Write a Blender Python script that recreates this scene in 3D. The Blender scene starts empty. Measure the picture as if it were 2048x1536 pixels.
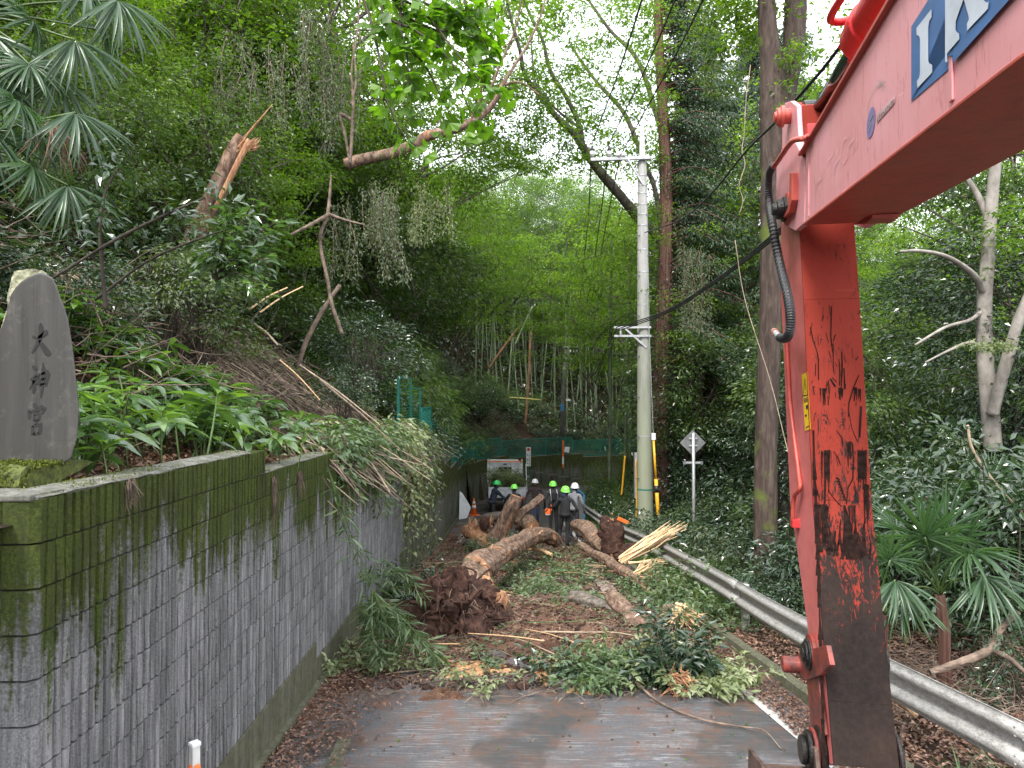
import bpy, bmesh, math, random
import numpy as np
from mathutils import Vector, Matrix, Euler, noise as mnoise
C = bpy.context.scene.collection
SC = bpy.context.scene
R_ = math.radians
# ------------------------------------------------------------------ camera, light, exposure
FPX = 1400.0
def nrm(v):
    v = np.asarray(v, float); return v / np.maximum(1e-9, np.linalg.norm(v, axis=-1, keepdims=True))
PITCH = math.atan(27.0 / FPX)
cam_d = bpy.data.cameras.new('camera'); cam = bpy.data.objects.new('camera', cam_d); C.objects.link(cam)
cam_d.lens = FPX / 2048 * 36; cam_d.sensor_width = 36; cam_d.clip_start = 0.05; cam_d.clip_end = 600
cam.location = (0, 0, 0); cam.rotation_euler = (math.pi / 2 + PITCH, 0, 0)
SC.camera = cam
SUN_EL, SUN_AZ = R_(52), R_(-150)      # azimuth measured from +Y towards +X
w = bpy.data.worlds.new('World'); SC.world = w; w.use_nodes = True
nt = w.node_tree; nt.nodes.clear()
out = nt.nodes.new('ShaderNodeOutputWorld'); bg = nt.nodes.new('ShaderNodeBackground')
sky = nt.nodes.new('ShaderNodeTexSky'); sky.sky_type = 'NISHITA'; sky.sun_disc = False
sky.sun_elevation = SUN_EL; sky.sun_rotation = SUN_AZ; sky.air_density = 1.0; sky.dust_density = 2.0
tc = nt.nodes.new('ShaderNodeTexCoord'); mp = nt.nodes.new('ShaderNodeMapping'); mp.inputs['Scale'].default_value = (1, 1, 2.2)
nz = nt.nodes.new('ShaderNodeTexNoise'); nz.inputs['Scale'].default_value = 3.2; nz.inputs['Detail'].default_value = 6
rp = nt.nodes.new('ShaderNodeValToRGB'); rp.color_ramp.elements[0].position = .30; rp.color_ramp.elements[1].position = .50
rp.color_ramp.elements[0].color = (.62, .62, .62, 1)
mx = nt.nodes.new('ShaderNodeMix'); mx.data_type = 'RGBA'
mx.inputs['B'].default_value = (10.5, 10.9, 11.4, 1)
nt.links.new(tc.outputs['Generated'], mp.inputs[0]); nt.links.new(mp.outputs[0], nz.inputs['Vector'])
nt.links.new(nz.outputs['Fac'], rp.inputs[0]); nt.links.new(rp.outputs[0], mx.inputs['Factor'])
nt.links.new(sky.outputs[0], mx.inputs['A']); nt.links.new(mx.outputs['Result'], bg.inputs[0])
bg.inputs[1].default_value = 0.15
nt.links.new(bg.outputs[0], out.inputs[0])
sun_d = bpy.data.lights.new('sun', 'SUN'); sun_d.energy = 2.6; sun_d.angle = R_(14); sun_d.color = (1, .96, .9)
sun = bpy.data.objects.new('sun', sun_d); C.objects.link(sun)
sdir = Vector((math.sin(SUN_AZ) * math.cos(SUN_EL), math.cos(SUN_AZ) * math.cos(SUN_EL), math.sin(SUN_EL)))
sun.rotation_euler = sdir.to_track_quat('Z', 'Y').to_euler()
SC.view_settings.view_transform = 'Standard'; SC.view_settings.look = 'None'
SC.view_settings.exposure = 1.1; SC.view_settings.gamma = 1; SC.view_settings.use_curve_mapping = False
SC.render.engine = 'CYCLES'
cy = SC.cycles
cy.use_denoising = True; cy.max_bounces = 6; cy.diffuse_bounces = 4; cy.glossy_bounces = 2; cy.transmission_bounces = 4
cy.transparent_max_bounces = 6; cy.caustics_reflective = False; cy.caustics_refractive = False
cy.use_adaptive_sampling = True; cy.adaptive_threshold = 0.02; cy.sample_clamp_indirect = 5; cy.sample_clamp_direct = 5

# ------------------------------------------------------------------ geometry of the place
def at(px, py, d):
    """point seen at photo pixel (px,py) at distance d along the road"""
    a = (px - 1024) / FPX; b = (768 - py) / FPX
    x, y, z = a, math.cos(PITCH) - b * math.sin(PITCH), math.sin(PITCH) + b * math.cos(PITCH)
    return Vector((x / y * d, d, z / y * d))
_gy = np.arange(-30, 160, .25)
_gz = np.interp(_gy, [-30, 0, 5.8, 10, 15, 21, 27, 34, 45, 160], [-2.9, -2.98, -3.08, -3.27, -3.75, -4.5, -4.92, -5.2, -5.4, -5.6])
_k = np.hanning(13); _k /= _k.sum()
_gs = np.convolve(np.pad(_gz, 6, mode='edge'), _k, 'valid')
def G(y):
    r = np.interp(y, _gy, _gs)
    return float(r) if np.ndim(r) == 0 else r
WALL = [(-2.10, 3.1), (-2.16, 12), (-2.22, 20), (-2.3, 30), (-2.0, 34.5), (-1.0, 38), (1.0, 41), (4, 43), (8, 44.5), (20, 46)]
RIGHT = [(4.1, -8), (3.75, 0), (3.15, 5), (3.0, 7.5), (2.75, 9.5), (2.62, 12), (2.6, 20), (2.4, 28), (3.2, 33), (6, 37), (10, 39.5), (20, 41)]
RAIL = [(4.6, -2), (3.95, 2.8), (3.63, 5), (3.45, 5.8), (3.2, 7.5), (3.05, 9.3), (3.02, 12), (3.0, 16), (3.05, 20), (2.85, 27.5)]
def smooth_path(pts, step=.25, it=2):
    p = [np.array(q, float) for q in pts]
    for _ in range(it):
        n = [p[0]]
        for a, b in zip(p[:-1], p[1:]):
            n += [a * .75 + b * .25, a * .25 + b * .75]
        n.append(p[-1]); p = n
    p = np.array(p)
    s = np.concatenate([[0], np.cumsum(np.linalg.norm(np.diff(p, axis=0), axis=1))])
    t = np.arange(0, s[-1], step)
    return np.stack([np.interp(t, s, p[:, i]) for i in range(p.shape[1])], 1)
WTOP = [(0, -.45), (5.7, -.65), (8.1, -.85), (16.5, -1.05), (18, -1.45), (20.4, -1.85), (23, -2.25), (26, -2.65), (29, -3.05), (35, -3.25), (39, -3.45), (43, -3.65), (46, -3.85)]
def wtop(y):
    z = WTOP[0][1]
    for a, b in WTOP:
        if y >= a - 1e-6: z = b
    return z
_wt = smooth_path(WALL, .2); _rt = smooth_path(RIGHT, .2)
def xwall(y):
    return np.interp(y, _wt[:, 1], _wt[:, 0])
def xright(y):
    return np.interp(y, _rt[:, 1], _rt[:, 0])
def fb(x, y, s=1.0, seed=0.0):
    """cheap smooth noise, vectorised, about -1..1"""
    x = np.asarray(x) * s + seed; y = np.asarray(y) * s - seed * .7
    v = np.sin(x * 1.7 + 1.3 * np.sin(y * 1.1 + 2)) * .5 + np.sin(y * 2.3 + 1.7 * np.sin(x * 1.9 + 1)) * .3
    v = v + np.sin(x * 4.9 + y * 3.1 + 2 * np.sin(x * 2.7 - y * 3.3)) * .2 + np.sin(x * 9.7 - y * 8.3 + 3 * np.sin(y * 5.1)) * .1
    return v
def Hleft(x, y):
    """hillside behind the retaining wall"""
    x = np.asarray(x, float); y = np.asarray(y, float)
    u = np.maximum(0, (xwall(y) - .12) - x)
    zt = np.interp(y, [0, 5.7, 8.1, 16.5, 20, 25, 30, 40, 60], [-.52, -.6, -.8, -1.0, -1.7, -2.4, -3.0, -3.5, -3.7])
    rise = np.where(u < .9, u * .12, .108 + (u - .9) * .82)
    rise = np.where(y < 6.2, np.where(u < 1.3, u * .1, .13 + (u - 1.3) * .95), rise)
    rise = np.where(u > 14, rise - (u - 14) * .35, rise)
    return zt + rise + fb(x, y, .9) * .12 * np.clip(u - .5, 0, 2) + fb(x, y, .33, 4) * .35 * np.clip(u - 2, 0, 2)
_wT = nrm(np.gradient(_wt, axis=0))
_wz = np.array([wtop(q) for q in _wt[:, 1]])
def Hfar(x, y):
    """slope outside the bend: rises with distance from the curved wall; sinks under the road inside it"""
    x, y = np.broadcast_arrays(np.asarray(x, float), np.asarray(y, float)); P = np.stack([x.ravel(), y.ravel()], 1); out = np.empty(len(P))
    for a in range(0, len(P), 20000):
        q = P[a:a + 20000]; D = q[:, None] - _wt[None]; d2 = (D ** 2).sum(-1); k = d2.argmin(1); d = np.sqrt(d2[np.arange(len(q)), k]); dv = D[np.arange(len(q)), k]
        sg = dv[:, 0] * -_wT[k, 1] + dv[:, 1] * _wT[k, 0] > 0
        s_ = np.interp(q[:, 0], [-12, 2], [.8, .5]); pr = np.where(d < .5, d * .1, .05 + (np.minimum(d, 24) - .5) * s_ + np.maximum(0, d - 24) * .22)
        z = _wz[k] - .12 + pr + fb(q[:, 0], q[:, 1], .3, 9) * .5 * np.clip(d - 1, 0, 1.5) / 1.5 + fb(q[:, 0], q[:, 1], 1.1, 2) * .12 * np.clip(d - .8, 0, 1)
        out[a:a + 20000] = np.where(sg & (d > .1), z, -6.6)
    return out.reshape(x.shape)
def Hright(x, y):
    u = np.maximum(0, x - xright(y) - .3)
    z = G(y) + .05 + fb(x, y, .8, 2) * .07 * np.clip(u, 0, 1)
    z = z + np.clip(u - 1.5, 0, 30) * .05 + np.clip(u - 14, 0, 30) * .25 + fb(x, y, .25, 7) * .4 * np.clip(u - 2, 0, 2)
    return z
# ------------------------------------------------------------------ mesh builder
class MB:
    def __init__(s): s.v = []; s.f = []; s.n = 0; s.t = []
    def raw(s, v, f, mi=0, tint=None):
        v = np.asarray(v, np.float32).reshape(-1, 3)
        if isinstance(f, np.ndarray): groups = [f]
        else:
            d = {}
            for q in f: d.setdefault(len(q), []).append(q)
            groups = [np.array(x) for x in d.values()]
        for g in groups:
            if len(g): s.f.append((g.astype(np.int64) + s.n, mi))
        s.v.append(v); s.t.append(np.full(len(v), .5, np.float32) if tint is None else np.asarray(tint, np.float32)); s.n += len(v)
        return s
    def box(s, c, size, rot=None, mi=0, taper=None):
        x, y, z = [q / 2 for q in size]
        v = np.array([[a * x, b * y, c_ * z] for c_ in (-1, 1) for b in (-1, 1) for a in (-1, 1)])
        if taper is not None: v[4:, :2] *= taper
        if rot is not None: v = v @ np.array(rot.to_3x3() if hasattr(rot, 'to_3x3') else rot).T
        return s.raw(v + np.array(c), [(0, 2, 3, 1), (4, 5, 7, 6), (0, 1, 5, 4), (2, 6, 7, 3), (0, 4, 6, 2), (1, 3, 7, 5)], mi)
    def bar(s, a, b, w, h=None, mi=0):
        a, b = Vector(a), Vector(b); d = b - a; h = h or w
        q = d.to_track_quat('Z', 'Y').to_matrix()
        return s.box((a + b) / 2, (w, h, d.length), q, mi)
    def tube(s, pts, rad, n=8, cap=True, mi=0, rough=0.0, seed=0, capmi=None, lobes=0, lobeamp=0, furrow=0):
        P = np.array([tuple(p) for p in pts], float); m = len(P)
        rad = np.full(m, rad, float) if np.ndim(rad) == 0 else np.asarray(rad, float)
        T = np.gradient(P, axis=0); T = nrm(T)
        up = np.array([0, 0, 1.]) if abs(T[0][2]) < .9 else np.array([1., 0, 0])
        U = np.zeros_like(P); u = nrm(np.cross(up, T[0]))
        for i in range(m):
            u = nrm(u - T[i] * np.dot(u, T[i])); U[i] = u
        Vv = np.cross(T, U); a = np.linspace(0, 2 * math.pi, n, endpoint=False)
        rr = rad[:, None] * np.ones(n)[None]
        if lobes: rr = rr * (1 + lobeamp * np.cos(lobes * a + seed)[None] + lobeamp * .6 * np.cos((lobes * 2 + 1) * a + seed * 2 + np.linspace(0, 1.5, m)[:, None]))
        if rough:
            g = np.random.RandomState(seed + 5); rr = rr * (1 + rough * g.uniform(-1, 1, (m, n)))
        if furrow:
            g = np.random.RandomState(seed + 9); ph = g.uniform(0, 6.28, 4); q = np.arange(m)[:, None] * .5; A_ = a[None]
            q = (np.concatenate([[0], np.cumsum(np.linalg.norm(np.diff(P, axis=0), axis=1))]) / max(.02, rad.mean()) * 1.1)[:, None]
            w_ = np.abs(np.sin(A_ * (n / 5.5) / 2 + 1.6 * np.sin(q * .55 + ph[0]) + .8 * np.sin(A_ * 3 + q * .3))) ** .6 + .5 * np.sin(A_ * 4 + q * .8 + ph[1]) * np.sin(q * 1.3 + ph[2]) + .35 * g.uniform(-1, 1, (m, n))
            rr = rr * (1 + furrow * (w_ - .6))
        v = P[:, None] + rr[..., None] * (np.cos(a)[None, :, None] * U[:, None] + np.sin(a)[None, :, None] * Vv[:, None])
        i, j = np.meshgrid(np.arange(m - 1), np.arange(n), indexing='ij'); j2 = (j + 1) % n
        f = np.stack([i * n + j, i * n + j2, (i + 1) * n + j2, (i + 1) * n + j], -1).reshape(-1, 4)
        base = s.n
        s.raw(v, f, mi)
        if cap:
            cm = mi if capmi is None else capmi
            s.f.append((np.array([list(range(n))[::-1]]) + base, cm)); s.f.append((np.array([list(range((m - 1) * n, m * n))]) + base, cm))
        return s
    def lathe(s, prof, n=20, c=(0, 0, 0), rot=None, mi=0):
        a = np.linspace(0, 2 * math.pi, n, endpoint=False); pr = np.array(prof, float); m = len(pr)
        v = np.stack([pr[:, 0][:, None] * np.cos(a), pr[:, 0][:, None] * np.sin(a), pr[:, 1][:, None] * np.ones(n)], -1).reshape(-1, 3)
        if rot is not None: v = v @ np.array(rot.to_3x3()).T
        i, j = np.meshgrid(np.arange(m - 1), np.arange(n), indexing='ij'); j2 = (j + 1) % n
        f = np.stack([i * n + j, i * n + j2, (i + 1) * n + j2, (i + 1) * n + j], -1).reshape(-1, 4)
        base = s.n; s.raw(v + np.array(c), f, mi)
        s.f.append((np.array([list(range(n))[::-1]]) + base, mi)); s.f.append((np.array([list(range((m - 1) * n, m * n))]) + base, mi))
        return s
    def prism(s, poly, o, ax, ay, an, t, mi=0):
        """polygon in plane (ax,ay) at origin o, thickness t along an"""
        o, ax, ay, an = [np.array(tuple(q), float) for q in (o, ax, ay, an)]
        p = np.array(poly, float); n = len(p)
        v0 = o + p[:, :1] * ax + p[:, 1:] * ay; v = np.concatenate([v0, v0 + an * t])
        f = [tuple(range(n))[::-1], tuple(range(n, 2 * n))] + [(i, (i + 1) % n, n + (i + 1) % n, n + i) for i in range(n)]
        return s.raw(v, f, mi)
    def sphere(s, c, r, nu=12, nv=8, rot=None, mi=0, half=False):
        ph = np.linspace(0.02, math.pi / 2 if half else math.pi - .02, nv)
        prof = [(math.sin(p), math.cos(p)) for p in ph]
        b = MB().lathe(prof, nu); v = b.v[0] * np.array(r if np.ndim(r) else (r, r, r))
        if rot is not None: v = v @ np.array(rot.to_3x3()).T
        base = s.n; s.raw(v + np.array(c), b.f[0][0], mi)
        for g, _ in b.f[1:]: s.f.append((g + base, mi))
        return s
    def leaves(s, P, D, N, L, W, kind=2, mi=0, tint=None, fold=.18, droop=.15):
        P = np.asarray(P, float); n = len(P)
        if n == 0: return s
        D = nrm(D); S = nrm(np.cross(D, N)); N = np.cross(S, D)
        L = (np.ones(n) * L)[:, None]; W = (np.ones(n) * W)[:, None]
        if kind == 2:
            v = np.stack([P, P + D * L * .42 + S * W / 2 + N * W * fold, P + D * L - N * L * droop, P + D * L * .42 - S * W / 2 + N * W * fold], 1); k = 4
            fl = np.array([[0, 1, 2, 3]])
        elif kind == 3:
            v = np.stack([P, P + D * L * .4 + S * W / 2 + N * W * fold, P + D * L * .45 - N * L * droop * .15, P + D * L * .4 - S * W / 2 + N * W * fold, P + D * L - N * L * droop], 1); k = 5
            fl = np.array([[0, 1, 2], [0, 2, 3], [1, 4, 2], [2, 4, 3]])
        elif kind == 5:   # long arching leaf, 4 stations
            st = [(.0, .12, 0), (.22, .8, .05), (.5, 1.0, .28), (.78, .62, .62), (1.0, 0.03, 1.0)]
            vs = []
            for t, wd, dr in st:
                c = P + D * L * t * (1 - .12 * dr * droop * 2) - N * L * droop * dr
                vs += [c + S * W / 2 * wd + N * W * fold * wd, c, c - S * W / 2 * wd + N * W * fold * wd]
            v = np.stack(vs, 1); k = 15; fl = []
            for q in range(4):
                a = q * 3; fl += [[a, a + 3, a + 4, a + 1], [a + 1, a + 4, a + 5, a + 2]]
            fl = np.array(fl)
        elif kind == 'fan':  # ginkgo
            vs = [P]; kk = 7
            for q in range(kk):
                a = (q / (kk - 1) - .5) * 2.1; r = 1.0 - .25 * (1 if q == 3 else 0) - .06 * (q % 2)
                vs.append(P + D * L * math.cos(a) * r + S * W * math.sin(a) * r + N * L * (.06 * (q % 2) - .18 * abs(math.sin(a))))
            v = np.stack(vs, 1); k = kk + 1; fl = np.array([[0, q + 1, q + 2] for q in range(kk - 1)])
        f = (np.arange(n) * k)[:, None, None] + fl[None]
        if tint is None: tint = np.random.RandomState(n).rand(n)
        return s.raw(v.reshape(-1, 3), f.reshape(-1, fl.shape[1]), mi, np.repeat(tint, k))
    def mesh(s, name, mats, smooth=False):
        me = bpy.data.meshes.new(name)
        V = np.concatenate(s.v) if s.v else np.zeros((0, 3), np.float32)
        tot = np.concatenate([np.full(len(g), g.shape[1]) for g, _ in s.f]); loops = np.concatenate([g.ravel() for g, _ in s.f])
        mi = np.concatenate([np.full(len(g), m) for g, m in s.f])
        me.vertices.add(len(V)); me.vertices.foreach_set('co', V.ravel())
        me.loops.add(len(loops)); me.loops.foreach_set('vertex_index', loops.astype(np.int32))
        me.polygons.add(len(tot)); st = np.concatenate([[0], np.cumsum(tot)[:-1]])
        me.polygons.foreach_set('loop_start', st.astype(np.int32)); me.polygons.foreach_set('material_index', mi.astype(np.int32))
        me.polygons.foreach_set('use_smooth', np.full(len(tot), bool(smooth)))
        at_ = me.attributes.new('tint', 'FLOAT', 'POINT'); at_.data.foreach_set('value', np.concatenate(s.t))
        for m in (mats if isinstance(mats, (list, tuple)) else [mats]): me.materials.append(m)
        me.update(calc_edges=True)
        return me
    def build(s, name, mats, parent=None, smooth=False, loc=None):
        o = bpy.data.objects.new(name, s.mesh(name, mats, smooth)); C.objects.link(o)
        if parent is not None: o.parent = parent
        if loc is not None: o.location = loc
        return o
def tag(o, label=None, cat=None, group=None, kind=None):
    if label: o['label'] = label
    if cat: o['category'] = cat
    if group: o['group'] = group
    if kind: o['kind'] = kind
    return o
def empty(name, loc=(0, 0, 0), rz=0, label=None, cat=None, group=None):
    o = bpy.data.objects.new(name, None); C.objects.link(o); o.location = loc; o.rotation_euler = (0, 0, rz); o.empty_display_size = .1
    return tag(o, label, cat, group)
def inst(name, mesh, parent=None, loc=(0, 0, 0), rot=(0, 0, 0), sc=(1, 1, 1)):
    o = bpy.data.objects.new(name, mesh); C.objects.link(o)
    if parent is not None: o.parent = parent
    o.location = loc; o.rotation_euler = rot; o.scale = (sc,) * 3 if np.ndim(sc) == 0 else sc
    return o
def bevel(o, w=.004, seg=2):
    m = o.modifiers.new('bevel', 'BEVEL'); m.width = w; m.segments = seg; m.limit_method = 'ANGLE'; m.angle_limit = R_(35); return o
def spline(pts, n=24):
    """Catmull-Rom through pts (tuples of any length)"""
    p = np.array([tuple(q) for q in pts], float); p = np.concatenate([[2 * p[0] - p[1]], p, [2 * p[-1] - p[-2]]])
    m = len(p) - 3; out = []
    for t in np.linspace(0, m - 1e-6, n):
        i = int(t); f = t - i; a, b, c, d = p[i:i + 4]
        out.append(.5 * ((2 * b) + (-a + c) * f + (2 * a - 5 * b + 4 * c - d) * f * f + (-a + 3 * b - 3 * c + d) * f ** 3))
    return np.array(out)
# ------------------------------------------------------------------ materials
class NB:
    def __init__(s, name):
        s.m = bpy.data.materials.new(name); s.m.use_nodes = True; s.t = s.m.node_tree; s.t.nodes.clear()
        s.out = s.t.nodes.new('ShaderNodeOutputMaterial'); s.b = s.t.nodes.new('ShaderNodeBsdfPrincipled')
        s.t.links.new(s.b.outputs[0], s.out.inputs[0]); s._pos = None
    def n(s, ty, **kw):
        nd = s.t.nodes.new('ShaderNode' + ty)
        for k, v in kw.items():
            if k.startswith('i_'): s.setin(nd.inputs[k[2:].replace('_', ' ')], v)
            else: setattr(nd, k, v)
        return nd
    def setin(s, sock, v):
        if isinstance(v, bpy.types.NodeSocket): s.t.links.new(v, sock)
        elif isinstance(v, (tuple, list)) and sock.type == 'RGBA' and len(v) == 3: sock.default_value = (*v, 1)
        else: sock.default_value = v
    @property
    def pos(s):
        if s._pos is None: s._pos = s.n('NewGeometry').outputs['Position']
        return s._pos
    @property
    def obj(s): return s.n('TexCoord').outputs['Object']
    def scl(s, vec, sc, loc=(0, 0, 0), rot=(0, 0, 0)):
        m = s.n('Mapping'); s.setin(m.inputs['Vector'], vec); m.inputs['Scale'].default_value = sc; m.inputs['Location'].default_value = loc; m.inputs['Rotation'].default_value = rot
        return m.outputs[0]
    def noise(s, vec, scale, detail=4, rough=.55, dist=0):
        nd = s.n('TexNoise'); s.setin(nd.inputs['Vector'], vec); nd.inputs['Scale'].default_value = scale; nd.inputs['Detail'].default_value = detail
        nd.inputs['Roughness'].default_value = rough; nd.inputs['Distortion'].default_value = dist
        return nd.outputs['Fac']
    def ramp(s, fac, stops):
        r = s.n('ValToRGB'); s.setin(r.inputs[0], fac); e = r.color_ramp.elements
        while len(e) < len(stops): e.new(.5)
        for q, (p, c) in zip(e, stops):
            q.position = p; q.color = (c, c, c, 1) if np.ndim(c) == 0 else (*c, 1)
        return r.outputs[0]
    def mix(s, f, a, b, mode='MIX'):
        m = s.n('Mix', data_type='RGBA', blend_type=mode); s.setin(m.inputs['Factor'], f); s.setin(m.inputs['A'], a if not isinstance(a, tuple) else (*a, 1)); s.setin(m.inputs['B'], b if not isinstance(b, tuple) else (*b, 1))
        return m.outputs['Result']
    def math(s, op, a, b=0, clamp=False):
        m = s.n('Math', operation=op, use_clamp=clamp); s.setin(m.inputs[0], a); s.setin(m.inputs[1], b); return m.outputs[0]
    def sep(s, vec):
        m = s.n('SeparateXYZ'); s.setin(m.inputs[0], vec); return m.outputs
    def bump(s, h, strength=.3, dist=.02, prev=None):
        b = s.n('Bump'); s.setin(b.inputs['Height'], h); b.inputs['Strength'].default_value = strength; b.inputs['Distance'].default_value = dist
        if prev is not None: s.setin(b.inputs['Normal'], prev)
        return b.outputs[0]
    def fin(s, color, rough=.6, normal=None, metal=0, spec=.5, **kw):
        s.setin(s.b.inputs['Base Color'], (*color, 1) if isinstance(color, tuple) else color); s.setin(s.b.inputs['Roughness'], rough); s.setin(s.b.inputs['Metallic'], metal)
        s.setin(s.b.inputs['Specular IOR Level'], spec)
        if normal is not None: s.setin(s.b.inputs['Normal'], normal)
        return s.m
def simple(name, c, rough=.6, metal=0, var=.15, scale=8, bump=.1, spec=.5):
    b = NB(name); f = b.noise(b.pos, scale); c2 = tuple(q * (1 - var * 2) for q in c); c3 = tuple(min(1, q * (1 + var)) for q in c)
    return b.fin(b.ramp(f, [(.3, c2), (.7, c3)]), rough, b.bump(b.noise(b.pos, scale * 6), bump, .01), metal, spec)
def leafmat(name, dark, mid, light, rough=.42, trans=.35, spec=.5, objvar=.25):
    b = NB(name)
    tint = b.n('Attribute', attribute_name='tint').outputs['Fac']
    rnd = b.n('ObjectInfo').outputs['Random']
    t = b.math('ADD', b.math('MULTIPLY', tint, 1 - objvar), b.math('MULTIPLY', rnd, objvar))
    col = b.ramp(t, [(.08, dark), (.55, mid), (.95, light)])
    b.fin(col, rough, spec=spec)
    tr = b.n('BsdfTranslucent'); tc_ = b.mix(.6, col, (1.0, 1.0, .25), 'MULTIPLY')
    b.setin(tr.inputs[0], b.mix(1.0, tc_, (1.9, 2.1, 1.0), 'MULTIPLY'))
    ms = b.n('MixShader'); ms.inputs[0].default_value = trans; b.t.links.new(b.b.outputs[0], ms.inputs[1]); b.t.links.new(tr.outputs[0], ms.inputs[2])
    b.t.links.new(ms.outputs[0], b.out.inputs[0])
    return b.m
ML = {
 'broad': leafmat('leaf_broad', (.026, .046, .018), (.065, .11, .034), (.14, .20, .055), rough=.33, trans=.4, spec=.7),
 'bright': leafmat('leaf_bright', (.045, .085, .015), (.11, .19, .025), (.24, .32, .04), trans=.5),
 'dark': leafmat('leaf_dark', (.016, .034, .018), (.036, .066, .033), (.085, .13, .055), rough=.24, trans=.2, spec=.9),
 'grey': leafmat('leaf_greygreen', (.05, .07, .04), (.10, .125, .07), (.20, .22, .13), rough=.5, trans=.25),
 'conif': leafmat('leaf_conifer', (.022, .045, .028), (.045, .08, .045), (.08, .125, .06), rough=.6, trans=.2),
 'bamboo': leafmat('leaf_bamboo', (.04, .075, .02), (.085, .15, .035), (.17, .25, .06), trans=.45),
 'herb': leafmat('leaf_herb', (.032, .065, .028), (.075, .14, .05), (.16, .27, .055), rough=.2, trans=.3, spec=1.0),
 'palm': leafmat('leaf_palm', (.022, .05, .024), (.045, .095, .04), (.09, .17, .05), rough=.33, trans=.3, spec=.6),
 'fresh': leafmat('leaf_fresh', (.04, .075, .032), (.10, .15, .07), (.20, .25, .14), rough=.4, trans=.3),
 'wilt': leafmat('leaf_wilted', (.09, .12, .05), (.20, .24, .12), (.36, .38, .24), rough=.5, trans=.25),
 'litter': leafmat('leaf_litter', (.06, .032, .022), (.17, .09, .06), (.36, .22, .16), rough=.55, trans=.05),
 'moss': leafmat('moss_tuft', (.03, .04, .008), (.075, .095, .015), (.15, .17, .03), rough=.8, trans=.1, spec=.1),
 'ginkgo': leafmat('leaf_ginkgo', (.05, .11, .012), (.11, .22, .02), (.19, .33, .03), rough=.4, trans=.5),
}
def barkmat(name, a, b_, c, scale=14, stretch=.18, bump=.6, moss=0, mosscol=(.09, .12, .02)):
    b = NB(name); v = b.scl(b.obj, (1, 1, stretch)); f = b.noise(v, scale, 8, .65, .4); f2 = b.noise(b.obj, 2.3, 3)
    col = b.ramp(f, [(.28, a), (.5, b_), (.72, c)])
    if moss:
        col = b.mix(b.ramp(f2, [(.62 - moss * .25, 0), (.72 - moss * .2, .85)]), col, mosscol)
    if name == 'bark_log':
        f3 = b.noise(b.scl(b.obj, (1, 1, .5), (3, 2, 1)), 2.6, 7, .75); col = b.mix(b.ramp(f3, [(.55, 0), (.60, .75)]), col, b.ramp(f, [(.3, (.16, .06, .03)), (.7, (.46, .24, .13))])); f4 = b.noise(b.obj, 1.9, 3); col = b.mix(b.ramp(f4, [(.60, 0), (.72, .55)]), col, (.07, .085, .03))
    return b.fin(col, .85, b.bump(f, bump, .03), spec=.25)
M = {}
M['bark_grey'] = barkmat('bark_grey', (.04, .032, .028), (.12, .10, .085), (.24, .21, .18))
M['bark_pale'] = barkmat('bark_pale', (.12, .105, .09), (.24, .215, .19), (.34, .31, .28), scale=7, stretch=.6, bump=.2)
M['bark_cedar'] = barkmat('bark_cedar', (.05, .022, .018), (.13, .065, .05), (.22, .13, .105), scale=22, stretch=.05, bump=.8)
M['bark_brown'] = barkmat('bark_brown', (.022, .015, .013), (.06, .042, .034), (.115, .088, .074), moss=.1)
M['bark_dark'] = barkmat('bark_dark', (.015, .012, .01), (.04, .032, .026), (.08, .065, .05))
M['bark_log'] = barkmat('bark_log', (.03, .018, .013), (.15, .095, .068), (.36, .26, .20), scale=13, stretch=.35, bump=1.0)
M['wood'] = barkmat('raw_wood', (.30, .16, .08), (.52, .33, .18), (.70, .50, .32), scale=30, stretch=.06, bump=.4)
M['wood_orange'] = barkmat('torn_wood_orange', (.15, .07, .04), (.34, .17, .09), (.56, .35, .20), scale=16, stretch=.2, bump=.7)
M['straw'] = barkmat('pale_splinters', (.42, .26, .13), (.62, .43, .25), (.78, .60, .40), scale=40, stretch=.03, bump=.3)
M['root'] = barkmat('root_soil', (.012, .007, .006), (.045, .022, .016), (.12, .06, .04), scale=9, stretch=1, bump=1.0)
M['twig'] = simple('twig_bark', (.17, .12, .09), .85, var=.35)
M['twig_dark'] = simple('twig_dark', (.06, .045, .035), .85, var=.3)
M['twig_pale'] = simple('twig_pale', (.34, .26, .18), .8, var=.25)
M['stem_green'] = simple('green_stem', (.07, .12, .03), .5, var=.25)
M['culm'] = simple('bamboo_culm', (.13, .165, .095), .45, var=.3, scale=2)
M['culm_brown'] = simple('dead_culm', (.26, .13, .07), .6, var=.2, scale=2)
M['culm_yellow'] = simple('yellow_culm', (.5, .42, .12), .5, var=.2, scale=2)
# forest soil
b = NB('forest_soil'); f = b.noise(b.pos, 2.2, 8, .7); f2 = b.noise(b.pos, 24, 5, .7)
c = b.ramp(f2, [(.3, (.012, .009, .007)), (.52, (.045, .028, .019)), (.75, (.13, .075, .05))])
c = b.mix(b.ramp(f, [(.55, 0), (.7, .6)]), c, (.02, .035, .01))
M['soil'] = b.fin(c, .95, b.bump(f2, .9, .06), spec=.2)
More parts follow.
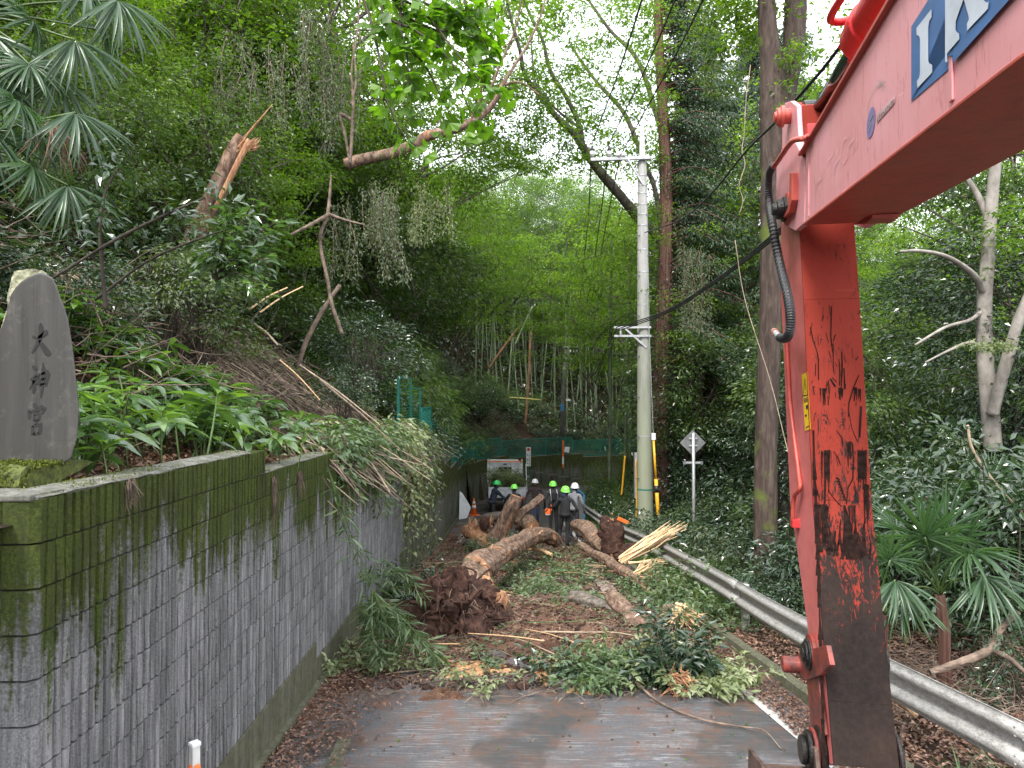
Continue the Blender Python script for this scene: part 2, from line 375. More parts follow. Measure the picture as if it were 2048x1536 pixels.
# mud spread over road
b = NB('mud'); f = b.noise(b.pos, 1.3, 7, .65); f2 = b.noise(b.pos, 30, 6, .7)
c = b.ramp(f, [(.3, (.03, .015, .010)), (.5, (.085, .043, .028)), (.68, (.21, .125, .085))])
c = b.mix(b.math('MULTIPLY', f2, .7), c, b.mix(f2, (.03, .016, .012), (.26, .14, .09)))
f4 = b.noise(b.pos, 9, 7, .8); c = b.mix(b.ramp(f4, [(.5, 0), (.62, .7)]), c, (.035, .018, .012)); c = b.mix(b.ramp(b.noise(b.pos, 17, 6, .8), [(.56, 0), (.64, .6)]), c, (.30, .18, .12))
M['mud'] = b.fin(c, .85, b.bump(f2, .9, .03), spec=.25)
b = NB('sawdust'); f2 = b.noise(b.pos, 60, 5, .7)
M['sawdust'] = b.fin(b.ramp(f2, [(.3, (.22, .11, .05)), (.7, (.50, .30, .16))]), .95, b.bump(f2, .6, .01), spec=.1)
# asphalt
b = NB('asphalt'); P = b.pos
g = b.noise(P, 220, 3, .8); big = b.noise(P, .75, 5, .6, .6)
c = b.ramp(g, [(.36, (.026, .026, .029)), (.52, (.070, .069, .075)), (.66, (.19, .19, .20))])
c = b.mix(b.ramp(big, [(.50, 0), (.60, .55)]), c, b.ramp(g, [(.3, (.075, .058, .05)), (.7, (.16, .13, .12))]))
st = b.noise(b.scl(P, (1.6, 42, 1)), 1.7, 6, .8, .15); pat = b.noise(b.scl(P, (.8, .9, 1), (3, 1, 0)), 1.1, 2)
sx = b.sep(P)
win = b.math('MULTIPLY', b.ramp(pat, [(.40, 0), (.52, 1)]), b.ramp(b.math('DIVIDE', sx[1], 10), [(.70, 1), (.80, 0)]))
scr = b.math('MULTIPLY', b.math('MULTIPLY', b.ramp(st, [(.54, 0), (.60, 1)]), b.ramp(b.noise(P, 120, 3, .8), [(.42, 0), (.55, 1)])), win)
c = b.mix(b.math('MULTIPLY', scr, .75), c, (.42, .41, .42))
wet = b.noise(b.scl(P, (1, .8, 1), (7.3, 2.0, 0)), .9, 3, .5, .3)
wm = b.ramp(wet, [(.55, 0), (.60, 1)])
c = b.mix(b.math('MULTIPLY', wm, .5), c, (.022, .023, .022))
dirt = b.noise(P, 3.5, 8, .75)
dm = b.math('MULTIPLY', b.ramp(dirt, [(.46, 0), (.62, .85)]), b.ramp(b.math('DIVIDE', sx[1], 10), [(.52, .25), (.72, 1)]))
c = b.mix(dm, c, (.12, .062, .042))
rg = b.mix(wm, (.78, .78, .78), (.45, .45, .45))
M['asphalt'] = b.fin(c, rg, b.bump(g, .6, .006), spec=.4)
b = NB('road_paint'); f = b.noise(b.pos, 45, 6, .75); M['paint'] = b.fin(b.ramp(f, [(.34, (.10, .095, .09)), (.46, (.36, .34, .325)), (.7, (.50, .48, .465))]), .7, b.bump(f, .2, .003))
b = NB('worn_road_paint'); f = b.noise(b.pos, 9, 7, .8); M['paint_worn'] = b.fin(b.ramp(f, [(.40, (.11, .06, .04)), (.52, (.30, .25, .22)), (.7, (.42, .38, .35))]), .8, b.bump(f, .2, .003), spec=.2)
# retaining wall
def wallmat(name, mossy=0.0, dirty=0.0):
    b = NB(name); P = b.pos; z = b.sep(P)[2]; y = b.sep(P)[1]
    g = b.noise(P, 90, 4, .75); st = b.noise(b.scl(P, (5, 5, .35)), 2.4, 6, .62, .3); st2 = b.noise(b.scl(P, (9, 9, .5), (3, 4, 5)), 3.2, 5, .6)
    st3 = b.noise(b.scl(P, (2.2, 2.2, .55), (1, 7, 2)), 1.2, 4, .55, .5)
    c = b.ramp(g, [(.25, (.085, .083, .086)), (.5, (.19, .186, .19)), (.78, (.36, .35, .355))])
    c = b.mix(b.ramp(st2, [(.42, .75), (.62, 0)]), c, b.ramp(g, [(.3, (.035, .038, .038)), (.8, (.11, .115, .11))]))
    c = b.mix(b.ramp(st, [(.50, 0), (.7, .5)]), c, (.42, .41, .42))
    # moss: thick at the top, running down in streaks
    zt = b.math('ADD', b.math('MULTIPLY', z, 1.0), b.math('MULTIPLY', y, .055))
    up = b.n('MapRange', clamp=True); b.setin(up.inputs['Value'], zt); up.inputs['From Min'].default_value = -2.1; up.inputs['From Max'].default_value = -.25
    k = b.math('ADD', b.math('MULTIPLY', up.outputs[0], .62), b.math('ADD', b.math('MULTIPLY', st, .55), b.math('MULTIPLY', st3, .55)))
    m = b.ramp(b.math('ADD', k, b.math('MULTIPLY', b.math('SUBTRACT', b.noise(P, 38, 5, .8), .5), .35)), [(.92 - mossy, 0), (1.07 - mossy, 1)])
    mc = b.ramp(b.noise(P, 60, 5, .8), [(.28, (.012, .018, .005)), (.5, (.044, .062, .010)), (.75, (.10, .13, .022))])
    mc = b.mix(b.ramp(b.noise(b.scl(P, (4, 4, 1.2), (5, 5, 1)), 1.6, 6, .7), [(.42, 0), (.66, .75)]), mc, (.022, .026, .010)); c = b.mix(m, c, mc)
    if dirty: c = b.mix(dirty, c, b.ramp(b.noise(P, 14, 6, .7), [(.3, (.03, .032, .014)), (.7, (.11, .105, .045))]))
    h = b.math('ADD', g, b.math('MULTIPLY', b.math('MULTIPLY', m, b.noise(P, 45, 5, .8)), 1.6))
    return b.fin(c, .9, b.bump(h, .55, .008), spec=.25)
M['block'] = wallmat('ribbed_block_concrete'); M['footing'] = wallmat('footing_concrete', .12, .75); M['cope'] = wallmat('coping_concrete', -.10, .45)
M['block_mossy'] = wallmat('ribbed_block_mossy', .42, .35)
M['joint'] = simple('mortar_joint', (.025, .027, .022), .95)
M['moss'] = simple('moss', (.10, .12, .025), .95, var=.4, scale=30, bump=.8)
b = NB('monument_stone'); f = b.noise(b.scl(b.pos, (6, 6, .6)), 2.0, 6, .6); g = b.noise(b.pos, 120, 4, .8)
c = b.ramp(f, [(.3, (.030, .029, .026)), (.55, (.044, .042, .038)), (.75, (.075, .072, .066))]); c = b.mix(b.math('MULTIPLY', g, .3), c, (.085, .082, .075)); f9 = b.noise(b.pos, 7, 8, .75); c = b.mix(b.ramp(f9, [(.54, 0), (.66, .55)]), c, (.12, .118, .10)); c = b.mix(b.ramp(b.noise(b.scl(b.pos, (22, 22, 1.0)), 1.5, 5, .7), [(.55, 0), (.68, .6)]), c, (.022, .021, .019))
M['stone'] = b.fin(c, .55, b.bump(g, .15, .003), spec=.4)
M['stone_raw'] = simple('broken_stone', (.36, .36, .24), .95, var=.3, scale=12, bump=.9)
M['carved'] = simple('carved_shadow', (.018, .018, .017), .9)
# steel
b = NB('galvanised_rail'); P = b.pos; g = b.noise(P, 70, 6, .75); d = b.noise(b.scl(P, (3, 3, 9)), 5, 6, .7); nz_ = b.sep(b.n('NewGeometry').outputs['Normal'])[2]
c = b.ramp(g, [(.3, (.26, .255, .245)), (.6, (.48, .47, .455)), (.8, (.66, .65, .63))])
c = b.mix(b.ramp(d, [(.44, 0), (.66, .6)]), c, (.13, .12, .10))
M['galv'] = b.fin(c, .55, b.bump(g, .25, .004), .25)
M['sign_back'] = simple('dull_sign_back', (.17, .17, .175), .6, .3, var=.15); M['steel'] = simple('grey_steel', (.42, .42, .43), .45, .4, var=.12); M['steel_dark'] = simple('dark_steel', (.10, .10, .11), .45, .6)
b = NB('concrete_pole'); P = b.pos; f = b.noise(b.scl(P, (4, 4, .4)), 3, 6, .65); z = b.sep(P)[2]
c = b.ramp(f, [(.3, (.17, .167, .16)), (.7, (.30, .295, .285))]); mm = b.n('MapRange', clamp=True); b.setin(mm.inputs['Value'], b.math('ADD', z, b.math('MULTIPLY', f, 4))); mm.inputs['From Min'].default_value = 6; mm.inputs['From Max'].default_value = 0
c = b.mix(b.math('MULTIPLY', mm.outputs[0], .6), c, (.24, .27, .15)); M['pole'] = b.fin(c, .85, b.bump(f, .2, .01))
M['pole_dark'] = simple('weathered_pole', (.10, .095, .09), .85, scale=5)
M['white'] = simple('white_enamel', (.72, .73, .75), .4, var=.06, bump=.02); M['white_dirty'] = simple('dirty_white_panel', (.60, .61, .64), .5, var=.22, scale=4, bump=.02)
M['black'] = simple('black_rubber', (.018, .018, .02), .5); M['wire'] = simple('black_cable', (.012, .012, .013), .5)
M['ceramic'] = simple('white_ceramic', (.75, .74, .73), .2, bump=0); M['insul'] = simple('dark_insulator', (.03, .03, .035), .3)
M['yellow'] = simple('yellow_plastic', (.75, .38, .02), .5, var=.08); M['orange'] = simple('orange_plastic', (.85, .16, .03), .45, var=.08)
M['red'] = simple('red_print', (.55, .03, .03), .5, var=.05); M['bluep'] = simple('blue_print', (.03, .10, .35), .5, var=.05)
M['frameblue'] = simple('blue_steel_frame', (.03, .16, .34), .45, var=.1); M['green_fence'] = simple('green_coated_steel', (.012, .16, .12), .45, var=.1)
M['glass'] = simple('dark_glass', (.03, .035, .035), .15, bump=0)
M['reflect'] = simple('clear_cap', (.55, .54, .52), .35)
M['lime'] = simple('lime_helmet', (.22, .75, .10), .3, bump=0, var=.03); M['greenh'] = simple('green_helmet', (.04, .50, .12), .3, bump=0, var=.03)
# excavator paint
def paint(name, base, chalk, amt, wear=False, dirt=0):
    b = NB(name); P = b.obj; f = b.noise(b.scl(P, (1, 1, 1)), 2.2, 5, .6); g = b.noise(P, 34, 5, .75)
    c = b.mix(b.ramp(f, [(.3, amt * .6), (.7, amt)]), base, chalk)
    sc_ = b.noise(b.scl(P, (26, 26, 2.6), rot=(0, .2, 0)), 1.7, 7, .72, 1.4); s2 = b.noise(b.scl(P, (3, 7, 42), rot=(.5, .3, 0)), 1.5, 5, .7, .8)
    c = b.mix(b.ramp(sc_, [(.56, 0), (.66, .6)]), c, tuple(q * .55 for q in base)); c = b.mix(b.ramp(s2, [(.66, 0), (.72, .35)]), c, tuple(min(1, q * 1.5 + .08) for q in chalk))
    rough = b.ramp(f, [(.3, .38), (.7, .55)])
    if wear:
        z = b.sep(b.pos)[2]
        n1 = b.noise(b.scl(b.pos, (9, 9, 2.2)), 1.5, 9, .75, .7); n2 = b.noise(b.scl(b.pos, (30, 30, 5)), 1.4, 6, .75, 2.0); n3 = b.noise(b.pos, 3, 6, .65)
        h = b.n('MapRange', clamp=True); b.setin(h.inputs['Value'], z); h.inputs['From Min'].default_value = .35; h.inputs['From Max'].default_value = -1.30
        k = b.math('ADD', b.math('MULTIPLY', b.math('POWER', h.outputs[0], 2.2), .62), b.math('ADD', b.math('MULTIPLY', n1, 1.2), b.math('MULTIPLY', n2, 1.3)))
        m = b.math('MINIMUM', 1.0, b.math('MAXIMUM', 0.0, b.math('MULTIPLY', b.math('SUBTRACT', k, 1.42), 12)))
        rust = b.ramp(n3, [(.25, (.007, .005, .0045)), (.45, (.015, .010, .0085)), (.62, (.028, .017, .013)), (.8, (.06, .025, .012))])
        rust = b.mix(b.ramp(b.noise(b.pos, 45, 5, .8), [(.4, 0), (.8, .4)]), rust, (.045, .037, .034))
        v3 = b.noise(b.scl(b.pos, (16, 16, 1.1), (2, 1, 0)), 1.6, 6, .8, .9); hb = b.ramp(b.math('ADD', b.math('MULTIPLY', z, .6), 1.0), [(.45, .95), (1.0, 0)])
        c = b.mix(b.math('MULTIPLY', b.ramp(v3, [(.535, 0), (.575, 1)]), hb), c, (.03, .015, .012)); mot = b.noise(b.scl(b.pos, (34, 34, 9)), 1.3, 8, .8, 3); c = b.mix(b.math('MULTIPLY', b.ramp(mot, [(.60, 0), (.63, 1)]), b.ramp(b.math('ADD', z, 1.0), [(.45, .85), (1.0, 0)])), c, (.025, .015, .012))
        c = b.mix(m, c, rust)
    if dirt: c = b.mix(b.ramp(b.noise(P, 11, 6, .7), [(.45, 0), (.65, dirt)]), c, (.03, .022, .02))
    return b.fin(c, b.ramp(f, [(.3, .62), (.7, .75)]) if wear else rough, b.bump(g, .12, .003), spec=.10 if wear else .55)
RED = (.40, .045, .03)
M['boom_side'] = paint('faded_sky_sheen_boom_paint', (.54, .13, .125), (.70, .33, .36), 1.0)  # faded pink paint, made paler still with sky sheen put into the colour
M['boom'] = paint('red_paint', RED, (.55, .12, .09), .5, dirt=.25); M['stick_front'] = paint('worn_shaded_stick_paint', (.20, .022, .013), (.23, .034, .022), .5, wear=True)  # worn arm-front red, base darkened to hold the machine body's shade
M['grime'] = simple('dark_scrape', (.018, .009, .007), .85, var=.4, scale=40, spec=.08)
M['link_red'] = paint('grimy_link_paint', (.20, .028, .02), (.26, .06, .045), .4, dirt=.95); M['stick_side'] = paint('pink_arm_side_paint', (.50, .075, .06), (.60, .20, .20), .65, dirt=.2)
M['cyl_red'] = paint('glossy_red_paint', (.55, .025, .03), (.55, .06, .06), .3)
M['rusty'] = simple('rusty_steel', (.12, .075, .06), .7, .3, var=.35, scale=10, bump=.5); M['greasy'] = simple('greasy_black_steel', (.02, .018, .017), .28, .4, var=.4, scale=18, bump=.6)
M['chrome'] = simple('piston_rod', (.12, .16, .15), .12, .9, bump=0)
M['decal_blue'] = simple('faded_blue_decal', (.055, .14, .34), .5, var=.12, bump=.02); M['decal_white'] = simple('faded_white_decal', (.55, .60, .68), .5, var=.1, bump=.02)
M['decal_yellow'] = simple('yellow_sticker', (.78, .50, .02), .45, var=.08, bump=.02); M['decal_faint'] = simple('worn_lettering', (.66, .40, .42), .5, var=.2)
M['decal_black'] = simple('black_print', (.03, .03, .035), .5); M['decal_violet'] = simple('violet_decal', (.24, .20, .42), .5, var=.15)
# ------------------------------------------------------------------ ground sheets
def sheet(name, us, vs, fx, mat, kind='structure', smooth=True):
    U, V = np.meshgrid(us, vs, indexing='ij'); X, Y, Z = fx(U, V)
    v = np.stack([X, Y, Z], -1).reshape(-1, 3); a, b_ = len(us), len(vs)
    i, j = np.meshgrid(np.arange(a - 1), np.arange(b_ - 1), indexing='ij')
    f = np.stack([i * b_ + j, (i + 1) * b_ + j, (i + 1) * b_ + j + 1, i * b_ + j + 1], -1).reshape(-1, 4)
    o = MB().raw(v, f).build(name, mat, smooth=smooth)
    return tag(o, kind=kind)
# base ground reaching the horizon, below everything
gb = sheet('ground', np.linspace(-300, 300, 41), np.linspace(-60, 400, 41), lambda X, Y: (X, Y, -7.2 + 0 * X), M['soil'])
# hillside, bank behind the bend, wood floor on the right
ys = np.concatenate([np.arange(-12, 33.2, .35)])
sheet('hillside', np.concatenate([np.arange(0, 6, .22), np.arange(6, 60, 1.2)]), ys, lambda U, V: (xwall(V) - .1 - U, V, Hleft(xwall(V) - .1 - U, V)), M['soil'])
sheet('bank', np.concatenate([np.arange(-60, -8, 2.0), np.arange(-8, 16, .45), np.arange(16, 90, 2.5)]), np.concatenate([np.arange(32.6, 52, .45), np.arange(52, 150, 3)]), lambda X, Y: (X, Y, Hfar(X, Y)), M['soil'])
sheet('wood_floor', np.concatenate([np.arange(0, 8, .2), np.arange(8, 70, 1.5)]), np.concatenate([np.arange(-12, 30, .3), np.arange(30, 46, .8)]),
      lambda U, V: (xright(V) + .14 + U, V, Hright(xright(V) + .14 + U, V) - .02 * (U < .01)), M['soil'])
# road
def roadf(U, V):
    a = xwall(V) - .3; b_ = xright(V) + .05
    X = a + (b_ - a) * U; return X, V, G(V) + .02 * np.sin(U * 3.1)
sheet('road', np.linspace(0, 1, 26), np.arange(-12, 46.5, .3), roadf, M['asphalt'])
# painted markings: edge line and the worn letters under the mud
def strip(mb, path, wd, dz, y0, y1, step=.3):
    p = smooth_path(path, .2); p = p[(p[:, 1] >= y0) & (p[:, 1] <= y1)]
    T = nrm(np.gradient(p, axis=0)); S = np.stack([T[:, 1], -T[:, 0]], 1)
    a = p - S * wd / 2; b_ = p + S * wd / 2; n = len(p)
    rz = lambda q: G(q[:, 1]) + .02 * np.sin((q[:, 0] - xwall(q[:, 1]) + .3) / (xright(q[:, 1]) - xwall(q[:, 1]) + .35) * 3.1) + dz
    v = np.concatenate([np.c_[a, rz(a)], np.c_[b_, rz(b_)]]); i = np.arange(n - 1)
    return mb.raw(v, np.stack([i, i + n, i + n + 1, i + 1], -1))
LINE = [(3.55, -3), (3.1, 3), (2.66, 6.35), (2.46, 8.14), (2.3, 9.6), (2.22, 12), (2.2, 20), (2.05, 28)]
mk = MB(); strip(mk, LINE, .15, .006, -2, 28); mk.build('road_marking', M['paint']).__setitem__('kind', 'structure')
mk = MB()
for (x0, x1, y0, y1) in [(1.62, 1.9, 12.2, 15.2), (2.0, 2.18, 13.6, 14.6), (1.2, 1.5, 12.0, 13.1), (2.0, 2.2, 11.6, 12.8), (-1.75, -1.6, 22, 31), (-1.5, -1.15, 24.0, 24.5), (-1.5, -1.15, 25.4, 25.9), (-1.5, -1.15, 26.8, 27.3), (-1.5, -1.15, 28.2, 28.7), (-1.5, -1.15, 29.6, 30.1)]:
    strip(mk, [((x0 + x1) / 2, y0 - 1), ((x0 + x1) / 2, (y0 + y1) / 2), ((x0 + x1) / 2, y1 + 1)], x1 - x0, .030 if y0 < 16 and y0 > 10 and x0 > 0 else .008, y0, y1)
mk.build('painted_letters', M['paint_worn']).__setitem__('kind', 'structure')
# mud sheet lying over the asphalt: it dives under the road where it thins out
def mudf(U, V):
    a = xwall(V) + .02; b_ = xright(V) - .02; X = a + (b_ - a) * U
    edge = np.clip((V - 7.2) / 1.6, 0, 1) * np.clip((24.5 - V) / 5, 0, 1)
    side = np.maximum(np.clip(1 - (X - a) / .9, 0, 1) * np.clip((V - 4.0) / 1.5, 0, 1) * .9, 0)
    h = .05 * edge + .045 * side * np.clip((30 - V) / 8, 0, 1) - .045 + fb(X, V, 1.1, 3) * .032 + fb(X, V, 5.5, 1) * .016 + fb(X, V, 14, 1) * .009 + fb(X, V, 31, 5) * .005
    h = np.where(V < 10.5, h, h + .015)
    pile = .16 * np.exp(-((X - .3) ** 2 / 1.6 + (V - 10.6) ** 2 / 2.0))
    # ruts left by the tracks keep the marking visible
    clear = np.exp(-((X - 1.75) ** 2 / .12 + (V - 13.6) ** 2 / 3.2)) * .05
    return X, V, G(V) + h + pile - clear
def mudz(x, y):
    x = np.asarray(x, float); y = np.asarray(y, float); a = xwall(y) + .02; U = (x - a) / (xright(y) - .02 - a); return np.maximum(mudf(np.clip(U, 0, 1), y)[2], G(y) + .02)
sheet('mud', np.linspace(0, 1, 120), np.arange(3.5, 27, .045), mudf, M['mud'])
def pile(name, x, y, rx, ry, h, mat, seed, label=None, cat=None):
    r = np.linspace(0, 1, 14); a = np.linspace(0, 2 * math.pi, 40, endpoint=False); g = np.random.RandomState(seed)
    A, Rr = np.meshgrid(a, r, indexing='ij'); k = 1 + .25 * np.sin(3 * A + seed) + .15 * np.sin(7 * A + seed * 2)
    X = x + rx * Rr * k * np.cos(A); Y = y + ry * Rr * k * np.sin(A); Z = G(Y) + .03 + h * (1 - Rr ** 1.5) - .05 * Rr ** 4 + g.uniform(-1, 1, X.shape) * .012
    n, m = A.shape; i, j = np.meshgrid(np.arange(n), np.arange(m - 1), indexing='ij'); i2 = (i + 1) % n
    f = np.stack([i * m + j, i * m + j + 1, i2 * m + j + 1, i2 * m + j], -1).reshape(-1, 4)
    o = MB().raw(np.stack([X, Y, Z], -1).reshape(-1, 3), f).build(name, mat); return tag(o, label, cat, kind='stuff')
pile('sawdust', .42, 8.35, .26, .62, .03, M['sawdust'], 1); pile('sawdust', -.42, 8.25, .55, .35, .01, M['sawdust'], 2); pile('mud_clods', -.72, 7.45, .26, .2, .03, M['mud'], 3)
pile('mud_clods', .75, 7.55, .18, .12, .03, M['sawdust'], 4); pile('mud_clods', .5, 8.95, .2, .16, .12, M['mud'], 5)
# kerb on the right
kb = MB(); p = _rt[(_rt[:, 1] > -6) & (_rt[:, 1] < 40)]
kerb = empty('kerb', (0, 0, 0)); tag(kerb, 'low mossy concrete kerb running under the steel guardrail', 'kerb')
seg = 3
for i in range(0, len(p) - seg, seg):
    q = p[i:i + seg + 1]; T = nrm(q[-1] - q[0]); S = np.array([T[1], -T[0]]); q = q.copy(); q[0] += T * .004; q[-1] -= T * .004
    z = G(q[:, 1]); v = []
    for off, dz in ((0, -.1), (.012, .105), (.03, .12), (.12, .12), (.13, -.1)):
        v.append(np.c_[q + S * off, z + dz])
    v = np.stack(v, 1); n, m = v.shape[:2]; i_, j_ = np.meshgrid(np.arange(n - 1), np.arange(m - 1), indexing='ij')
    f = np.stack([i_ * m + j_, (i_ + 1) * m + j_, (i_ + 1) * m + j_ + 1, i_ * m + j_ + 1], -1).reshape(-1, 4)
    mb = MB().raw(v.reshape(-1, 3), f); mb.f.append((np.array([[0, 1, 2, 3, 4]]), 0)); mb.f.append((np.array([[n * m - 1, n * m - 2, n * m - 3, n * m - 4, n * m - 5]]), 0))
    mb.build('kerbstone', M['footing'], kerb)
# gutter cover strip at the lower left
gt = MB(); strip(gt, [(-1.35, -3), (-1.36, 3), (-1.5, 6.2), (-1.55, 7)], .13, .012, -2, 6.4); tag(gt.build('gutter', M['footing']), kind='structure')
# ------------------------------------------------------------------ retaining wall of ribbed blocks
wall = empty('retaining_wall', (-2.1, 3.1, -3.0)); tag(wall, 'tall grey retaining wall of ribbed concrete blocks with green moss at the top', 'wall')
def block_mesh(seed, L=.4, H=.2, ribs=6, T=.12):
    g = np.random.RandomState(seed); pr = []; w_ = L / ribs
    for i in range(ribs):
        a = i * w_ + .006 + g.uniform(0, .003); b_ = (i + 1) * w_ - .006 - g.uniform(0, .003); d0, d1, d2 = [g.uniform(-.005, .004) for _ in range(3)]
        pr += [(a, -.014), (a + .004, d0), ((a + b_) / 2, d1 + .002), (b_ - .004, d2), (b_, -.014)]
    pr = [(.003, -.014)] + pr + [(L - .003, -.014)]
    n = len(pr); v = []
    for z in (.005, .5, H - .005):
        for (a, d) in pr: v.append((d + (g.uniform(-.003, .003) if d > -.01 else 0), a, H * .5 if z == .5 else z))
    f = []
    for r in range(2):
        for i in range(n - 1): f.append((r * n + i, r * n + i + 1, (r + 1) * n + i + 1, (r + 1) * n + i))
    o = len(v)
    v += [(-T, .003, .005), (-T, L - .003, .005), (-T, .003, H - .005), (-T, L - .003, H - .005)]
    f.append(tuple(range(2 * n, 3 * n)) + (o + 3, o + 2)); f.append(tuple(range(n))[::-1] + (o, o + 1)[:2])
    f.append((0, n, 2 * n, o + 2, o)); f.append((3 * n - 1, 2 * n - 1, n - 1, o + 1, o + 3)[:5])
    return v, f
bm_ = []
for k in range(7):
    v, f = block_mesh(k); bm_.append(MB().raw(v, f).mesh('block', M['block']))
def wallang(y):
    return math.atan2(float(xwall(y + .4) - xwall(y)), .4)
rng = random.Random(4)
p = _wt; s = np.concatenate([[0], np.cumsum(np.linalg.norm(np.diff(p, axis=0), axis=1))])
FOOT = lambda y: (-2.65 - .2 * max(0, math.floor((y - 4.9) / 2.45 + .0) * 1)) if y < 9.8 else (math.floor((G(y) + .18) / .2) * .2 + .15)
cnt = 0; rest = MB(); foot = MB(); back = MB(); blocks = []
t = .14
while t < s[-1] - .5:
    x, y = np.interp(t, s, p[:, 0]), np.interp(t, s, p[:, 1]); x2, y2 = np.interp(t + .4, s, p[:, 0]), np.interp(t + .4, s, p[:, 1])
    zt = wtop(y); zf = -.45 - .2 * round((-.45 - FOOT(y)) / .2); rows = round((zt - zf) / .2)
    for r in range(rows): blocks.append((y, x, y2, x2, zt - .2 * (r + 1)))
    a = math.atan2(x2 - x, y2 - y)
    rot = Euler((0, 0, -a)).to_matrix()
    zg = G(y) - .3
    foot.box(((x + x2) / 2 - .096 * math.cos(a), (y + y2) / 2 + .096 * math.sin(a), (zf + zg) / 2 - .002), (.22, .401, zf - zg), rot)
    foot.box(((x + x2) / 2 + .03 * math.cos(a), (y + y2) / 2 - .03 * math.sin(a), G(y) + .01), (.07, .401, .12), rot)
    back.box(((x + x2) / 2 - .08 * math.cos(a), (y + y2) / 2 + .08 * math.sin(a), (zt + zf) / 2 - .01), (.125, .404, zt - zf - .02), rot)
    t += .4
blocks.sort(key=lambda q: q[0])
for i, (y, x, y2, x2, z) in enumerate(blocks):
    a = math.atan2(x2 - x, y2 - y); off = rng.uniform(-.0025, .0025)
    if i < 296:
        inst('block', bm_[rng.randrange(7)], wall, (x + 2.1 + off, y - 3.1, z + 3.0), (0, 0, -a))
    else:
        v, f = block_mesh(rng.randrange(7)) if y < 22 else block_mesh(rng.randrange(7), ribs=4)
        v = np.array(v); R3 = np.array(Euler((0, 0, -a)).to_matrix()); rest.raw(v @ R3.T + np.array([x + off + 2.1, y - 3.1, z + 3.0]), f)
tag(rest.build('ribbed_blocks', M['block_mossy'], wall), kind='stuff')
o = foot.build('footing', M['footing']); o.parent = wall; o.location = (2.1, -3.1, 3.0)
o = back.build('mortar', M['joint']); o.parent = wall; o.location = (2.1, -3.1, 3.0)
# return face at the near corner (faces the camera), two coarse ribs per block
v, f = block_mesh(11, L=.4, ribs=4); rm = [MB().raw(*block_mesh(11 + k, L=.36, ribs=4)).mesh('block', M['block_mossy'] if 0 else M['block']) for k in range(3)]
corner = MB()
for r in range(12):
    z = -.45 - .2 * (r + 1)
    for c in range(3):
        inst('block', rm[(r + c) % 3], wall, (-.03 - .4 * c - .36 + 0 * r, 3.13 - 3.1, z + 3.0), (0, 0, -math.pi / 2)) if 0 else None
# corner stones: chamfered L blocks
def corner_mesh(seed):
    g = np.random.RandomState(seed); q = []
    pts = [(-.62, .13), (-.62, 0), (-.46, -.003), (-.452, .009), (-.444, -.003), (-.31, 0), (-.302, .009), (-.294, 0), (-.165, -.002), (-.157, .009), (-.149, -.003), (-.035, 0), (0, .03), (-.001, .066), (-.012, .068), (-.012, .074), (0, .078), (0, .134), (-.12, .134)]
    v = []; n = len(pts)
    for z in (.005, .1, .195):
        for (a, b_) in pts: v.append((a + g.uniform(-.003, .003), b_ + g.uniform(-.003, .003), z))
    f = [tuple(range(n))[::-1], tuple(range(2 * n, 3 * n))]
    for r in range(2):
        for i in range(n): f.append((r * n + i, r * n + (i + 1) % n, (r + 1) * n + (i + 1) % n, (r + 1) * n + i))
    return MB().raw(v, f).mesh('corner_block', M['block'])
cms = [corner_mesh(k) for k in range(4)]
for r in range(12):
    inst('corner_block', cms[r % 4], wall, (rng.uniform(-.003, .003), 0 + rng.uniform(-.002, .002), -.45 - .2 * (r + 1) + 3.0))
cb = MB().box((-.36, .08, 2.55 - 1.2), (.60, .1, 2.38)); cb.build('mortar', M['joint'], wall)
cb = MB().box((-1.5, .10, 2.55 - 1.4), (1.75, .14, 2.75)); cb.build('return_face', M['block'], wall)
# coping: concrete top strip following the steps
cp = MB(); segs = [(0, 5.7, -.45), (5.7, 8.1, -.65), (8.1, 16.5, -.85), (16.5, 18, -1.05), (18, 20.4, -1.45), (20.4, 23, -1.85), (23, 26, -2.25), (26, 29, -2.65), (29, 35, -3.05), (35, 39, -3.25), (39, 43, -3.45), (43, 46, -3.65)]
coping_parts = []
for (a, b_, z) in segs:
    a = max(a, 3.12); yy = np.linspace(a, b_ - .003, max(3, int((b_ - a) * 8)))
    g = np.random.RandomState(int(a * 10)); pr = [(-.20, -.06), (-.20, .018), (-.11, .022), (-.03, .016), (-.002, .004), (-.006, -.004)]
    v = np.stack([np.stack([xwall(yy) + px_ + g.uniform(-.006, .006, len(yy)), yy, z + pz + g.uniform(-.004, .004, len(yy))], -1) for px_, pz in pr], 1)
    n, m = v.shape[:2]; i_, j_ = np.meshgrid(np.arange(n - 1), np.arange(m - 1), indexing='ij')
    f = np.stack([i_ * m + j_, i_ * m + j_ + 1, (i_ + 1) * m + j_ + 1, (i_ + 1) * m + j_], -1).reshape(-1, 4)
    mb = MB().raw(v.reshape(-1, 3), f); mb.f.append((np.array([list(range(m))]), 0)); mb.f.append((np.array([list(range(n * m - m, n * m))[::-1]]), 0))
    o = mb.build('coping', M['cope'], smooth=False); o.parent = wall; o.location = (2.1, -3.1, 3.0)
mb = MB().box((-.62, .11, 2.555), (1.2, .24, .03)); bevel(mb.build('coping', M['cope'], wall), .008)
